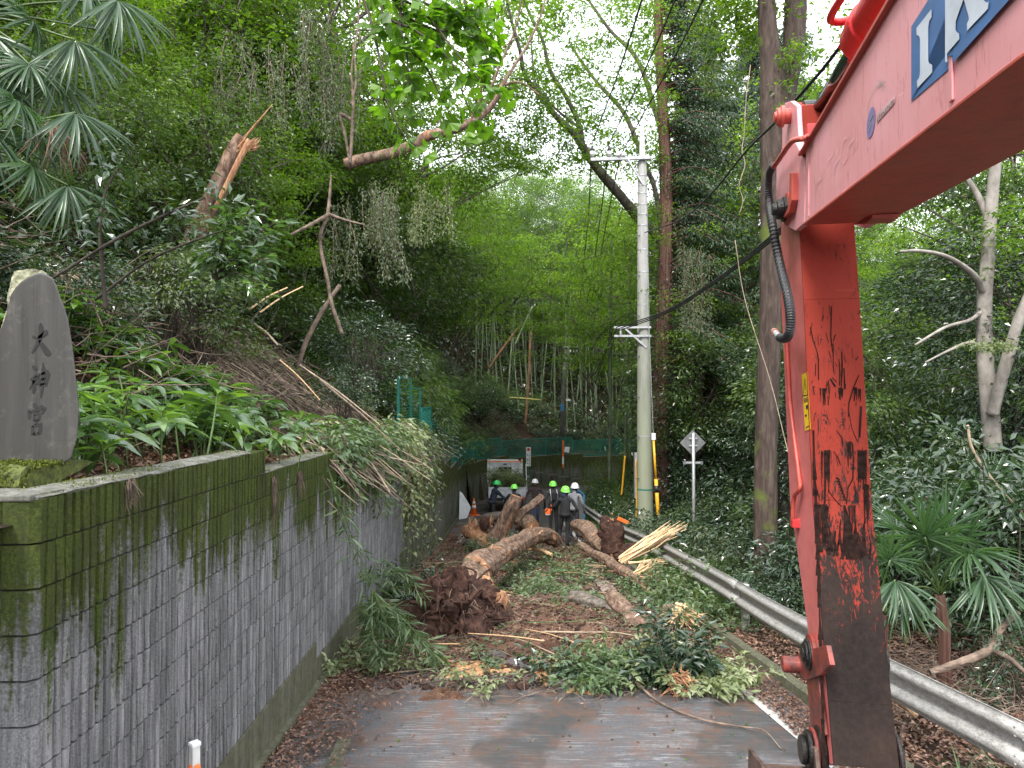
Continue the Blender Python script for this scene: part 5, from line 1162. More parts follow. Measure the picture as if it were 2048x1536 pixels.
crown_thing(ft, at(1450, 60, 15), (1.1, 1.0, 1.4), 60, 46, 'broad', 13, .11, .055); crown_thing(pt, at(1940, 380, 15), (1.6, 1.0, .9), 60, 46, 'broad', 14, .11, .055); crown_thing(ft, at(1490, 20, 12), (.5, .6, .9), 36, 40, 'bright', 15, .10, .05)
crown_thing(pt2, at(2100, 480, 11.4), (1.2, 1.2, .8), 26, 40, 'bright', 6)
crown_thing(pt, at(1990, 690, 11.0), (.9, .5, .12), 12, 30, 'wilt', 8, .07, .035, cr=.22, flat=.2)
# curving limb over the road from the right, and its branches
def limb_thing(label, paths, mat, crown=None, cat='tree', name='tree'):
    e = trunk_thing(name, paths, mat, label, cat, n=10, rough=.04); return e
lt1 = limb_thing('bare grey tree arching up left over the road behind the utility pole', [
  [(1345, 900, 27, 26), (1350, 640, 27, 26), (1330, 500, 27, 22), (1290, 450, 27, 21), (1240, 390, 26.5, 19), (1190, 330, 26, 18), (1150, 270, 25.5, 15), (1110, 230, 25, 12), (1080, 190, 24.5, 11), (1050, 150, 24, 9), (1040, 100, 23.5, 8), (1020, 30, 23, 6), (1000, -60, 22.5, 5)],
  [(1166, 300, 25.7, 11), (1158, 250, 25.4, 10), (1130, 190, 25, 9), (1100, 140, 24.6, 8), (1085, 80, 24.2, 7), (1062, 35, 24, 6), (1040, -20, 23.6, 4)],
  [(1158, 255, 25.4, 6), (1120, 225, 25, 5), (1090, 195, 24.8, 5), (1070, 160, 24.6, 4), (1060, 60, 24.4, 3)], [(1110, 232, 25, 4), (1085, 180, 24.8, 3), (1050, 160, 24.8, 3), (1000, 155, 24.8, 2)],
  [(1330, 500, 27, 12), (1310, 380, 27, 10), (1290, 330, 27, 10), (1250, 230, 27.2, 9), (1190, 160, 27.5, 7), (1140, 90, 27.8, 5)], [(1345, 420, 27, 13), (1330, 300, 27.2, 11), (1310, 220, 27.4, 11), (1275, 120, 27.8, 9), (1220, 60, 28, 7), (1170, -10, 28, 5)]], 'bark_grey')
g_ = np.random.RandomState(4); mb = MB(); o_ = np.array(lt1.location)
for k in range(460):
    px, py = g_.uniform(940, 1345), g_.uniform(-60, 340); d = g_.uniform(22, 29)
    clump_leaves(mb, g_, np.array(at(px, py, d)) - o_, g_.uniform(.35, .8), 52, .145, .07, 2, .22, None, .15, .9, g_.normal() * .15)
mb.build('crown', ML['bright'], lt1)
# curved limb on the left that sweeps up across the valley
lt2 = limb_thing('curved branch sweeping up to the right from the left thicket', [
  [(690, 330, 15, 24), (730, 318, 15, 22), (780, 308, 15, 22), (830, 288, 15, 19), (855, 272, 15, 20), (900, 262, 15, 17), (950, 240, 15, 15), (985, 210, 15, 12), (1005, 170, 15, 9), (1030, 130, 15, 6), (1060, 80, 15, 5), (1085, 20, 15, 4), (1095, -40, 15, 3)],
  [(965, 230, 15, 8), (975, 195, 15, 6), (1000, 130, 15, 5), (1030, 60, 15, 4), (1045, -10, 15, 3)], [(940, 245, 15, 7), (960, 200, 14.8, 5), (965, 160, 14.6, 4), (990, 110, 14.5, 3), (1040, 70, 14.5, 2)], [(1005, 170, 15, 5), (1040, 165, 15, 4), (1080, 190, 15, 3)], [(855, 272, 15, 5), (870, 258, 15, 3), (880, 240, 15, 2)]], 'bark_log', name='branch', cat='branch')
# broken leaning trunk and fallen trunk up the slope
lt3 = limb_thing('leaning tree trunk snapped off with pale torn top on the left slope', [[(362, 560, 10.8, 40), (386, 480, 10.8, 40), (410, 430, 10.8, 40), (432, 385, 10.8, 39), (460, 325, 10.8, 37), (477, 290, 10.8, 35), (487, 276, 10.8, 32)]], 'bark_log')
mb = MB(); o_ = np.array(lt3.location); g_ = np.random.RandomState(8)
for k in range(18):
    a = np.array(at(488 + g_.uniform(-16, 20), 290 + g_.uniform(-10, 14), 10.75 + g_.uniform(-.12, .12))) - o_; b_ = a + np.array([.10 + g_.uniform(-.03, .05), g_.uniform(-.03, .03), g_.uniform(.06, .20)])
    mb.tube([a, (a + b_) / 2 + g_.normal(size=3) * .008, b_], [.022, .014, .002], 4)
mb.build('torn_top', M['wood_orange'], lt3)
mb = MB(); P = spline([np.array(at(a, b_, 10.62)) - o_ for a, b_ in ((428, 420), (452, 372), (478, 320), (500, 280))], 14); mb.tube(P, np.linspace(.03, .05, 14), 8, rough=.12, seed=3); mb.build('bare_wood', M['wood_orange'], lt3)
lt4 = limb_thing('thin splintered bough jammed above the snapped trunk', [[(470, 300, 10.9, 4), (500, 262, 10.9, 4), (522, 236, 10.9, 3), (545, 208, 11, 1)]], 'wood_orange', name='branch', cat='branch')
lt5 = limb_thing('long brown fallen trunk lying up the hillside at upper left', [[(300, 190, 17, 22), (380, 145, 17, 26), (430, 110, 17.5, 30), (480, 70, 18, 34), (530, 20, 18.5, 36), (580, -40, 19, 36)]], 'bark_cedar', name='fallen_trunk', cat='trunk')
lt6 = limb_thing('bare brown branch rising beside the slide in the left thicket', [[(684, 668, 12.1, 8), (664, 610, 12, 8), (655, 560, 12, 7), (640, 480, 12, 7), (655, 430, 12, 7), (660, 380, 12, 5), (662, 350, 12, 3)], [(656, 430, 12, 9), (620, 450, 11.8, 7), (580, 470, 11.6, 5)], [(657, 428, 12, 7), (690, 440, 12, 5), (730, 450, 12, 3)]], 'twig', name='branch', cat='branch')
lt7 = limb_thing('slanting bare stem in the dark gap beside the slide', [[(596, 735, 12.5, 10), (610, 690, 12.5, 10), (640, 630, 12.5, 9), (680, 570, 12.6, 8)]], 'twig', name='branch', cat='branch')
lt8 = limb_thing('ropy vine stem climbing through the left canopy', [[(700, 330, 13, 6), (704, 260, 13, 7), (706, 200, 13, 6), (703, 140, 13, 4), (715, 60, 13, 3), (720, -20, 13, 3)], [(704, 240, 13, 8), (680, 230, 13, 7), (690, 270, 13, 6), (700, 330, 13, 5)], [(702, 210, 13, 5), (712, 160, 13, 4), (706, 90, 13, 3)]], 'twig', name='vine', cat='vine')
# standing bamboos and snags in the middle distance
def pole_thing(name, pts, mat, label, cat, group=None):
    p0 = at(*pts[0][:3]); P = [(*(at(a, b_, d) - p0), w_ / FPX * d / 2) for a, b_, d, w_ in pts]; Q = spline(P, 6 * len(P))
    o = MB().tube(Q[:, :3], Q[:, 3] * np.where(np.arange(len(Q)) % 3 == 0, 1.06, 1), 8).build(name, M[mat], smooth=True, loc=p0); return tag(o, label, cat, group)
pole_thing('bamboo', [(1219, 980, 31, 7), (1220, 800, 31, 7), (1222, 600, 31, 6), (1224, 480, 31, 4)], 'culm', 'straight pale bamboo culm left of the utility pole', 'bamboo')
pole_thing('bamboo', [(1250, 930, 30, 6), (1252, 800, 30, 6), (1258, 650, 30, 5), (1262, 500, 30, 4)], 'culm', 'second pale bamboo culm, between the first and the utility pole', 'bamboo')
pole_thing('bamboo', [(1258, 930, 32, 5), (1262, 800, 32, 5), (1266, 620, 32, 4)], 'culm', 'thinner pale culm closest to the utility pole', 'bamboo')
pole_thing('dead_bamboo', [(1050, 850, 44, 5), (1055, 800, 44, 5), (1060, 700, 44, 5), (1064, 652, 44, 4)], 'culm_brown', 'upright rusty-brown dead stem in the grove', 'stem')
pole_thing('dead_bamboo', [(978, 738, 42, 4), (1000, 705, 42, 5), (1040, 652, 42, 5)], 'culm_brown', 'slanting rusty-brown dead stem in the grove', 'stem')
pole_thing('dead_bamboo', [(1030, 690, 45, 4), (1048, 650, 45, 4), (1065, 613, 45, 4)], 'culm', 'slanting pale dead culm in the grove', 'stem')
pole_thing('bamboo_rail', [(1018, 795, 43, 2.5), (1050, 797, 43, 2.5), (1082, 800, 43, 2)], 'culm_yellow', 'yellow bamboo pole lying across the dark grove', 'bamboo pole')
# thin saplings in the bright middle (dark limbs of the maples)
lt9 = limb_thing('slender dark-limbed maple with bright layered leaves in the valley', [[(1000, 640, 38, 5), (1040, 590, 38, 5), (1060, 560, 38, 4), (1100, 500, 38, 3)], [(975, 635, 38, 5), (1010, 600, 38, 4), (1060, 590, 38, 3), (1080, 560, 38, 2)], [(1215, 620, 38, 5), (1190, 580, 38, 5), (1170, 540, 38, 4), (1150, 500, 38, 3)], [(1200, 600, 38, 4), (1205, 560, 38, 3), (1190, 500, 38, 2)]], 'bark_dark')
g_ = np.random.RandomState(14); mb = MB(); o_ = np.array(lt9.location)
for k in range(130):
    px, py = g_.uniform(960, 1240), g_.uniform(470, 680); d = g_.uniform(35, 41)
    if py > 590 and 1030 < px < 1100: continue
    clump_leaves(mb, g_, np.array(at(px, py, d)) - o_, g_.uniform(.5, 1.0), 60, .14, .07, 2, .22, None, .1, .9, g_.normal() * .15)
mb.build('crown', ML['bright'], lt9)
# ------------------------------------------------------------------ logs and debris
def log_thing(paths, label, name='log', mat='bark_log', end='wood_orange', n=44, lift=None, rough=.07, lobes=3):
    p0 = at(*paths[0][0][:3]); e = empty(name, p0, 0, label, 'log'); mb = MB()
    for k, pth in enumerate(paths):
        P0_ = np.array([(*at(a, b_, d), w_ / FPX * d / 2) for a, b_, d, w_ in pth]); LL = np.linalg.norm(np.diff(P0_[:, :3], axis=0), axis=1).sum(); rm_ = P0_[:, 3].mean(); P = spline(P0_, int(np.clip(LL / rm_ / .16, 12, 110))); ss = np.linspace(0, LL / rm_, len(P)); g = np.random.RandomState(k + 3); kn = 1 + .07 * np.sin(ss * .9 + k) + .04 * np.sin(ss * 2.1)
        mb.tube(P[:, :3] - np.array(p0), P[:, 3] * kn * .80, n, True, 0, 0, k + len(pth), 1, lobes, .06, furrow=.085)
    mb.build('wood', [M[mat], M[end]], e, smooth=False); return e
def patches(e, pts, mat, r, seed, name='torn_bark'):
    g = np.random.RandomState(seed); o = np.array(e.location); mb = MB()
    for (px, py, d, w_) in pts:
        c = np.array(at(px, py, d)) - o
        for k in range(9):
            a = c + g.normal(size=3) * r * np.array([1, .4, .7]); b_ = a + g.normal(size=3) * r * .8; m = (a + b_) / 2 + nrm(np.array([0, -1, .5])) * r * .35
            mb.tube([a, m, b_], [r * .12, r * w_, r * .05], 5, rough=.3, seed=k)
    return mb.build(name, M[mat], e)
D_ = lambda y: (G(y))
# main uprooted tree: trunk from the root plate back over the road
mainlog = log_thing([[(938, 1215, 10.5, 92), (940, 1165, 11.0, 84), (955, 1138, 11.7, 74), (985, 1118, 12.8, 58), (1015, 1100, 14.2, 50), (1042, 1085, 15.6, 46), (1066, 1074, 16.8, 41), (1090, 1070, 17.8, 37), (1108, 1078, 18.6, 33)], [(1092, 1074, 17.8, 24), (1106, 1080, 18.0, 22), (1112, 1088, 18.2, 20)]],
   'largest uprooted log with shaggy bark, running back from the root plate', name='uprooted_tree')
patches(mainlog, [(950, 1146, 11.1, .45), (958, 1134, 11.4, .45), (946, 1128, 11.5, .4), (962, 1142, 11.3, .45), (1062, 1066, 16.3, .35), (984, 1106, 12.6, .3)], 'wood_orange', .075, 3)
g = np.random.RandomState(9)
# root plate: lumpy soil core with torn roots and hanging root hairs
rc = np.array(at(912, 1228, 9.95)); o_ = np.array(mainlog.location); mb = MB()
nu, nv = 56, 36
ph = np.linspace(.01, math.pi - .01, nv); th = np.linspace(0, 2 * math.pi, nu, endpoint=False); TH, PH = np.meshgrid(th, ph, indexing='ij')
dx, dy, dz = np.sin(PH) * np.cos(TH), np.sin(PH) * np.sin(TH), np.cos(PH)
r = 1 + .16 * np.sin(5 * TH + 3 * PH) + .14 * np.sin(9 * PH + 2 * TH + 1) + .09 * np.sin(13 * TH - 7 * PH) + g.uniform(-.09, .09, TH.shape)
v = np.stack([dx * .58 * r, dy * .42 * r, dz * .50 * r], -1).reshape(-1, 3) + rc - o_
i_, j_ = np.meshgrid(np.arange(nu), np.arange(nv - 1), indexing='ij'); i2 = (i_ + 1) % nu
mb.raw(v, np.stack([i_ * nv + j_, i_ * nv + j_ + 1, i2 * nv + j_ + 1, i2 * nv + j_], -1).reshape(-1, 4))
rp_o = mb.build('root_plate', M['root'], mainlog)
mb = MB()
for k in range(150):
    d = nrm(g.normal(size=3) * np.array([1, 1, 1]) + np.array([0, -.55, -.1])); a = rc - o_ + d * np.array([.5, .36, .45]); ln = g.uniform(.10, .42); b_ = a + d * ln * .6 + g.normal(size=3) * .08; c_ = b_ + g.normal(size=3) * .12 + np.array([0, 0, -.12]) * ln * 2
    r0 = g.choice([.035, .02, .012, .05], p=[.3, .3, .32, .08]); mb.tube(spline([a, b_, c_], 7), np.linspace(r0, r0 * .15, 7), 6, rough=.2, seed=k)
mb.build('roots', [M['root']], mainlog)
mb = MB()
for k in range(180):
    d = nrm(g.normal(size=3) + np.array([.5, -.8, 0])); a = rc - o_ + d * np.array([.56, .40, .48]); b_ = a + g.normal(size=3) * .05 + np.array([0, -.02, -.08]); c_ = b_ + g.normal(size=3) * .05 + np.array([0, 0, -.1])
    mb.tube(spline([a, b_, c_], 6), np.linspace(.007, .002, 6), 4, rough=.2, seed=k)
mb.build('root_hairs', M['twig'], mainlog)
# big root arms
def arm(pts, mat='root', name='root_arm', n=10, e=mainlog):
    o = np.array(e.location); P0_ = np.array([(*(np.array(at(a, b_, d)) - o), w_ / FPX * d / 2) for a, b_, d, w_ in pts]); LL = np.linalg.norm(np.diff(P0_[:, :3], axis=0), axis=1).sum(); P = spline(P0_, int(np.clip(LL / P0_[:, 3].mean() / .45, 5, 30))); return MB().tube(P[:, :3], P[:, 3], n + 4, rough=.09, furrow=.13, seed=len(pts) + int(pts[0][0])).build(name, M[mat], e)
arm([(930, 1215, 10, 60), (880, 1190, 9.9, 46), (840, 1175, 9.9, 34), (828, 1150, 9.9, 18), (832, 1140, 9.9, 6)]); arm([(900, 1240, 9.8, 60), (850, 1235, 9.8, 52), (810, 1222, 9.8, 40), (782, 1215, 9.8, 20), (775, 1205, 9.8, 5)])
arm([(900, 1270, 9.7, 60), (860, 1262, 9.6, 40), (828, 1262, 9.5, 24), (815, 1250, 9.5, 6)]); arm([(955, 1240, 9.7, 60), (962, 1280, 9.45, 24), (968, 1310, 9.35, 6)]); arm([(940, 1230, 9.8, 60), (935, 1270, 9.5, 40), (940, 1300, 9.4, 10)])
arm([(975, 1230, 10.1, 72), (990, 1205, 10.2, 50), (1003, 1195, 10.3, 30), (1006, 1215, 10.2, 14)], 'wood_orange'); arm([(985, 1225, 10.0, 54), (1000, 1250, 9.9, 34), (985, 1290, 9.7, 10)], 'root')
arm([(965, 1215, 10.0, 40), (975, 1180, 10.0, 30), (972, 1160, 10.0, 20), (985, 1172, 9.95, 8)], 'wood_orange')
# upright leaning log pair by the workers
log2 = log_thing([[(985, 1085, 20.5, 44), (1000, 1065, 20.5, 40), (1015, 1030, 20.4, 36), (1028, 1005, 20.3, 35), (1033, 992, 20.3, 32)]], 'thick log propped upright in front of the workers', name='log')
log3 = log_thing([[(1030, 1045, 20.6, 16), (1045, 1025, 20.8, 20), (1065, 1010, 21, 20), (1085, 994, 21.2, 18)]], 'thin sawn log slanting up to the right in front of the white-helmeted worker', name='log')
log4 = log_thing([[(935, 1060, 21.5, 34), (955, 1075, 21, 40), (975, 1090, 20.5, 34), (995, 1100, 20, 26)]], 'hollow torn stump with orange wood left of the propped log', name='stump', mat='wood_orange')
mb = MB(); o_ = np.array(log4.location)
for k in range(40):
    px, py = g.uniform(940, 985), g.uniform(1035, 1085); a = np.array(at(px, py + 8, 21)) - o_; b_ = a + np.array([g.normal() * .08, g.normal() * .05, g.uniform(.08, .3)])
    mb.tube([a, (a + b_) / 2, b_], [.05, .03, .004], 5, rough=.3, seed=k)
mb.build('splinters', M['wood_orange'], log4)
MB().sphere(np.array(at(969, 1047, 20.8)) - o_, (.16, .12, .24), 12, 8).build('hollow', M['root'], log4)
log5 = log_thing([[(1040, 1052, 22.6, 34), (1055, 1045, 22.2, 36), (1066, 1056, 21.6, 34)]], 'short round log lying behind the propped log', name='log')
log6 = log_thing([[(965, 1040, 23.5, 22), (990, 1034, 23.3, 24), (1020, 1035, 23, 22)]], 'grey log lying crosswise at the feet of the green-helmeted worker', name='log', mat='bark_grey')
# right log with upturned roots
log7 = log_thing([[(1150, 1050, 19.5, 26), (1170, 1056, 18.8, 38), (1190, 1078, 18.0, 44), (1215, 1100, 17.2, 42), (1232, 1108, 16.8, 36)]], 'thick curved log with dark torn roots beside the guardrail', name='log')
for pts in ([(1225, 1100, 17, 46), (1220, 1070, 17, 36), (1212, 1045, 17, 26), (1208, 1032, 17, 12)], [(1225, 1100, 17, 40), (1235, 1065, 17, 30), (1222, 1042, 17, 22)], [(1235, 1105, 17, 30), (1262, 1095, 16.8, 18), (1275, 1085, 16.8, 6)], [(1220, 1080, 17, 30), (1200, 1060, 17, 18)], [(1235, 1108, 16.9, 30), (1255, 1112, 16.7, 16), (1262, 1092, 16.7, 6)]): arm(pts, 'root', e=log7, name='root_arm')
patches(log7, [(1222, 1042, 16.9, .3)], 'wood_orange', .07, 5, 'torn_wood'); patches(log7, [(1185, 1085, 17.9, .2), (1172, 1062, 18.6, .2)], 'bark_dark', .08, 7, 'torn_bark')
log8 = log_thing([[(1186, 1108, 15.0, 18), (1205, 1115, 14.4, 24), (1235, 1135, 13.6, 24), (1262, 1152, 12.9, 24), (1282, 1168, 12.4, 20), (1296, 1184, 12.1, 12)]], 'pale brown log with a fan of straw-coloured splinters', name='log')
mb = MB(); o_ = np.array(log8.location)
for k in range(34):
    a = np.array(at(1240 + g.uniform(-3, 9), 1122 + g.uniform(-8, 6), 13.7)) - o_; t = k / 34
    ex, ey = [(1372, 1046), (1350, 1058), (1366, 1062), (1334, 1050)][k % 4]; b_ = np.array(at(ex + g.uniform(-14, 8), ey + g.uniform(-10, 12), 14.0 + g.uniform(-.4, .3))) - o_
    m = (a * .4 + b_ * .6) + g.normal(size=3) * .03; mb.tube([a, m, b_], [.020, .020, .003], 4)
for k in range(34):
    a = np.array(at(1272 + g.uniform(-6, 8), 1150 + g.uniform(-6, 8), 12.8)) - o_; b_ = np.array(at(1272 + g.uniform(14, 56), 1118 + g.uniform(-4, 46) - (8 if k % 2 else 0), 12.9 + g.uniform(-.3, .3))) - o_
    mb.tube([a, (a + b_) / 2 + g.normal(size=3) * .03, b_], [.020, .012, .002], 4)
for k in range(10):
    a = np.array(at(1262 + g.uniform(-6, 6), 1126 + g.uniform(-3, 3), 13.3)) - o_; b_ = np.array(at(1318 + g.uniform(-14, 20), 1120 + g.uniform(-6, 8), 13.2)) - o_; mb.tube([a, b_], [.016, .003], 4)
tag(mb.build('splinters', M['straw'], log8), kind='stuff')
log9 = log_thing([[(1140, 1196, 11.4, 26), (1155, 1196, 11.2, 36), (1180, 1204, 11.0, 36), (1210, 1214, 10.8, 30), (1232, 1222, 10.6, 20)]], 'short dark log lying crosswise in the mud, left one of two', name='log', mat='bark_grey')
log10 = log_thing([[(1222, 1190, 11.0, 28), (1232, 1205, 10.7, 42), (1252, 1225, 10.4, 42), (1275, 1250, 10.0, 40), (1288, 1268, 9.8, 28)]], 'short reddish log pointing towards the cut branches, right one of two', name='log')
log11 = log_thing([[(1330, 1215, 10.6, 20), (1350, 1225, 10.4, 30), (1372, 1232, 10.2, 26)]], 'splintered log end lying against the kerb', name='log')
mb = MB(); o_ = np.array(log11.location)
for k in range(60):
    a = np.array(at(1358 + g.uniform(-12, 20), 1215 + g.uniform(-10, 16), 10.1)) - o_; b_ = np.array(at(1352 + g.uniform(-30, 66), 1240 + g.uniform(-20, 34), 9.9 + g.uniform(-.2, .2))) - o_; mb.tube([a, (a + b_) / 2 + g.normal(size=3) * .03, b_], [.018, .012, .002], 4)
tag(mb.build('splinters', M['straw'], log11), kind='stuff')
log12 = log_thing([[(1160, 1090, 18.0, 16), (1174, 1098, 17.6, 17), (1188, 1110, 17, 14)]], 'narrow log at the feet of the worker with the lime helmet', name='log')
log13 = log_thing([[(1050, 1096, 17.4, 9), (1078, 1100, 17.0, 10), (1104, 1110, 16.6, 8)]], 'thin peeled branch beside the thickest log', name='log', mat='wood')
# sticks lying about: 40 countable ones
STK = [MB().tube(spline([(0, 0, 0), (.3, .02, .02), (.62, -.02, .01), (1, .02, 0)], 9), np.linspace(.010, .005, 9), 5, rough=.12, seed=k).mesh('stick', M[m_]) for k, m_ in enumerate(('twig', 'twig_pale', 'twig_dark', 'wood'))]
for k in range(190):
    y = rg.uniform(8.0, 17); x = rg.uniform(-1.9, 2.5)
    if y < 9 and abs(x - .2) > 1.6: continue
    o = inst('stick', STK[k % 4], None, (x, y, float(mudz(x, y)) + rg.uniform(.01, .05)), (rg.uniform(-.1, .1), rg.uniform(-.12, .12), rg.uniform(-1.3, 1.3) + (math.pi if k % 2 else 0)), rg.uniform(.35, 1.2)); tag(o, 'thin broken stick lying on the muddy road', 'stick', 'sticks strewn over the mud')
def rootline(pts, label, r=.010, mat='twig_dark', dz=.02):
    P = [Vector((x, y, G(y) + dz + z)) for x, y, z in pts]; o = MB().tube(spline(P, 8 * len(P)), np.linspace(r, r * .4, 8 * len(P)), 6, rough=.25, seed=len(P)).build('twig', M[mat], smooth=True); return tag(o, label, 'twig')
rootline([(1.32, 7.55, .1), (1.5, 7.2, .02), (1.8, 6.75, .03), (2.15, 6.6, .02), (2.3, 6.45, .05), (2.36, 6.2, .0)], 'long crooked twig reaching from the cut branch to the white line', .014, 'twig')
rootline([(-1.0, 7.7, .02), (-.6, 7.8, .03), (-.2, 7.55, .02), (.1, 7.9, .04), (.4, 7.5, .02), (.7, 7.65, .03), (.95, 7.5, .02)], 'wavy dark root lying across the edge of the mud', .009)
rootline([(-.75, 8.3, .04), (-.5, 8.5, .03), (-.2, 8.6, .04), (.1, 8.9, .1)], 'thin root curling near the sawdust', .007); rootline([(.55, 8.6, .08), (.8, 8.0, .05), (.95, 7.6, .01)], 'short thin stick leaning beside the leafy branch', .007, 'wood')
rootline([(.4, 9.4, .1), (.9, 9.3, .12), (1.4, 9.35, .1), (1.8, 9.0, .1), (1.9, 8.9, .05)], 'pale curved stick above the leafy branch', .014, 'twig_pale'); rootline([(-.5, 9.9, .1), (.3, 9.8, .12), (1.1, 9.85, .14), (1.8, 10.2, .2)], 'long thin green bamboo stem lying across the mud', .009, 'stem_green')
# ------------------------------------------------------------------ cut leafy branches
def leafy(name, label, cat, stems, leaf, L, W, n_per, cr, kind=3, seed=0, stem='twig', droop=.15, flat=.7, up=.8, fold=.18, ldroop=.15, step=1, r0=.012, start=.25, group=None):
    """stems: world polylines with leaves clustered along them"""
    g = np.random.RandomState(seed); o = np.array(stems[0][0]); e = empty(name, tuple(o), 0, label, cat, group); st = MB(); lf = MB()
    for s_ in stems:
        P = spline(s_, 14); st.tube(P - o, np.linspace(r0, r0 * .25, 14), 5, cap=False); dr = nrm(P[-1] - P[0])
        for q in P[int(14 * start)::step]: clump_leaves(lf, g, q - o, cr, n_per, L, W, kind, flat, dr, droop, up, g.normal() * .13, fold, ldroop)
    st.build('stem', M[stem], e, smooth=True); lf.build('leaves', ML[leaf], e); return e
g = np.random.RandomState(31); bx = np.array(at(1358, 1375, 7.7)); tips = [(1285, 1215, 8.2), (1310, 1240, 7.7), (1340, 1250, 8.0), (1380, 1290, 7.8), (1430, 1270, 7.9), (1270, 1290, 8.0), (1300, 1330, 7.6), (1420, 1330, 7.7), (1350, 1230, 8.3), (1405, 1250, 8.0), (1265, 1330, 7.6)]
leafy('cut_branch', 'cut evergreen branch with dark glossy leaves standing on the asphalt edge', 'branch', [[bx, (bx + np.array(at(*t))) / 2 + g.normal(size=3) * .05, np.array(at(*t))] for t in tips], 'dark', .15, .055, 6, .11, seed=1, start=.35, flat=1)
cbt = log_thing([[(1345, 1340, 7.9, 34), (1352, 1365, 7.65, 46), (1362, 1392, 7.4, 40)]], 'rooty butt of the dark glossy branch with soil clinging to it', name='stump', mat='root', end='wood_orange')
mb = MB(); o_ = np.array(cbt.location)
for k in range(60):
    a = np.array(at(1358 + g.uniform(-20, 18), 1368 + g.uniform(-24, 24), 7.45)) - o_; b_ = a + g.normal(size=3) * .07 + [0, -.03, -.03]; mb.tube([a, (a + b_) / 2, b_], [.012, .008, .002], 5)
mb.build('root_hairs', M['wood_orange'], cbt)
def heap(name, label, pts, leaf, n, L, W, spread, seed, kind=3, hgt=.12, cat='branch', stemmat='twig', group=None, cr=.10, per=7, up=.9):
    g = np.random.RandomState(seed); st = []
    for (px, py, d) in pts:
        for k in range(n):
            a = np.array(at(px, py, d)) + g.normal(size=3) * np.array([spread, spread, .02]); a[2] = G(a[1]) + .04 + abs(g.normal()) * hgt * .5; az = g.uniform(0, 6.28); ln = g.uniform(.25, .55)
            b_ = a + np.array([math.cos(az), math.sin(az), .12]) * ln * .5; c_ = a + np.array([math.cos(az) * ln, math.sin(az) * ln, abs(g.normal()) * hgt]); st.append([a, b_, c_])
    return leafy(name, label, cat, st, leaf, L, W, per, cr, kind, seed, stemmat, .1, .6, up, start=.15, step=2, r0=.006, group=group)
heap('cut_branch', 'small dark leafy branch at the left end of the heap on the asphalt', [(1120, 1325, 8.0)], 'dark', 7, .11, .045, .10, 2)
heap('cut_branch', 'pale wilted leafy branches heaped between mud and asphalt', [(1180, 1320, 8.1), (1215, 1335, 7.9), (1250, 1310, 8.2), (1230, 1350, 7.8)], 'fresh', 9, .10, .048, .16, 3)
heap('cut_branch', 'wilted pale leaves under the dark glossy branch', [(1310, 1345, 7.8), (1270, 1300, 8.3), (1330, 1290, 8.5)], 'wilt', 8, .10, .048, .16, 4)
heap('cut_branch', 'pale upturned leaves lying against the white line', [(1405, 1355, 7.7), (1425, 1365, 7.6), (1440, 1330, 8.0)], 'wilt', 7, .10, .04, .13, 5)
heap('cut_branch', 'tiny leafy sprig lying on the left part of the asphalt', [(968, 1365, 7.6)], 'wilt', 4, .07, .035, .09, 6); heap('cut_branch', 'green sprig beside the sawdust', [(985, 1310, 8.3)], 'fresh', 3, .09, .035, .08, 7)
heap('cut_branch', 'fresh green branches lying in the middle of the mud', [(1080, 1155, 12.8), (1110, 1165, 12.4), (1060, 1175, 12.0), (1130, 1180, 11.9), (1100, 1205, 11.4)], 'fresh', 8, .10, .045, .30, 8)
heap('cut_branch', 'leafy debris piled along the far side of the thick log', [(1010, 1140, 13.5), (1060, 1120, 15), (1100, 1110, 16), (1140, 1105, 16.5)], 'fresh', 5, .10, .045, .45, 9)
heap('cut_branch', 'leafy debris around the feet of the worker with the lime helmet', [(1110, 1125, 15.2), (1150, 1130, 14.8), (1085, 1135, 14.5), (1180, 1145, 14)], 'fresh', 4, .10, .045, .45, 10)
heap('cut_branch', 'grey-green leaves around the upright log', [(975, 1085, 19), (1010, 1092, 18.6), (1045, 1085, 18.8), (960, 1070, 20)], 'grey', 7, .10, .05, .4, 11, hgt=.3)
heap('cut_branch', 'branches lying in front of the right torn log', [(1210, 1150, 13.6), (1260, 1180, 12.3), (1300, 1195, 11.6), (1330, 1205, 11.2)], 'fresh', 4, .10, .045, .28, 12)
heap('cut_branch', 'leafy sprays along the kerb behind the dark glossy branch', [(1320, 1170, 12), (1350, 1190, 11.5), (1390, 1225, 10.6), (1420, 1260, 9.8), (1300, 1150, 12.6)], 'fresh', 9, .10, .045, .25, 13, hgt=.35)
heap('cut_branch', 'dark leaves left of the root plate below the wall', [(790, 1180, 11), (820, 1160, 11.6), (850, 1150, 12), (870, 1130, 13)], 'dark', 9, .11, .05, .3, 14, hgt=.3)
heap('cut_branch', 'pale leaf litter of fresh leaves below the hanging bamboo', [(700, 1330, 8.4), (720, 1310, 8.7), (750, 1335, 8.2), (790, 1330, 8.3), (670, 1350, 8.0)], 'wilt', 4, .10, .045, .16, 15, hgt=.08)
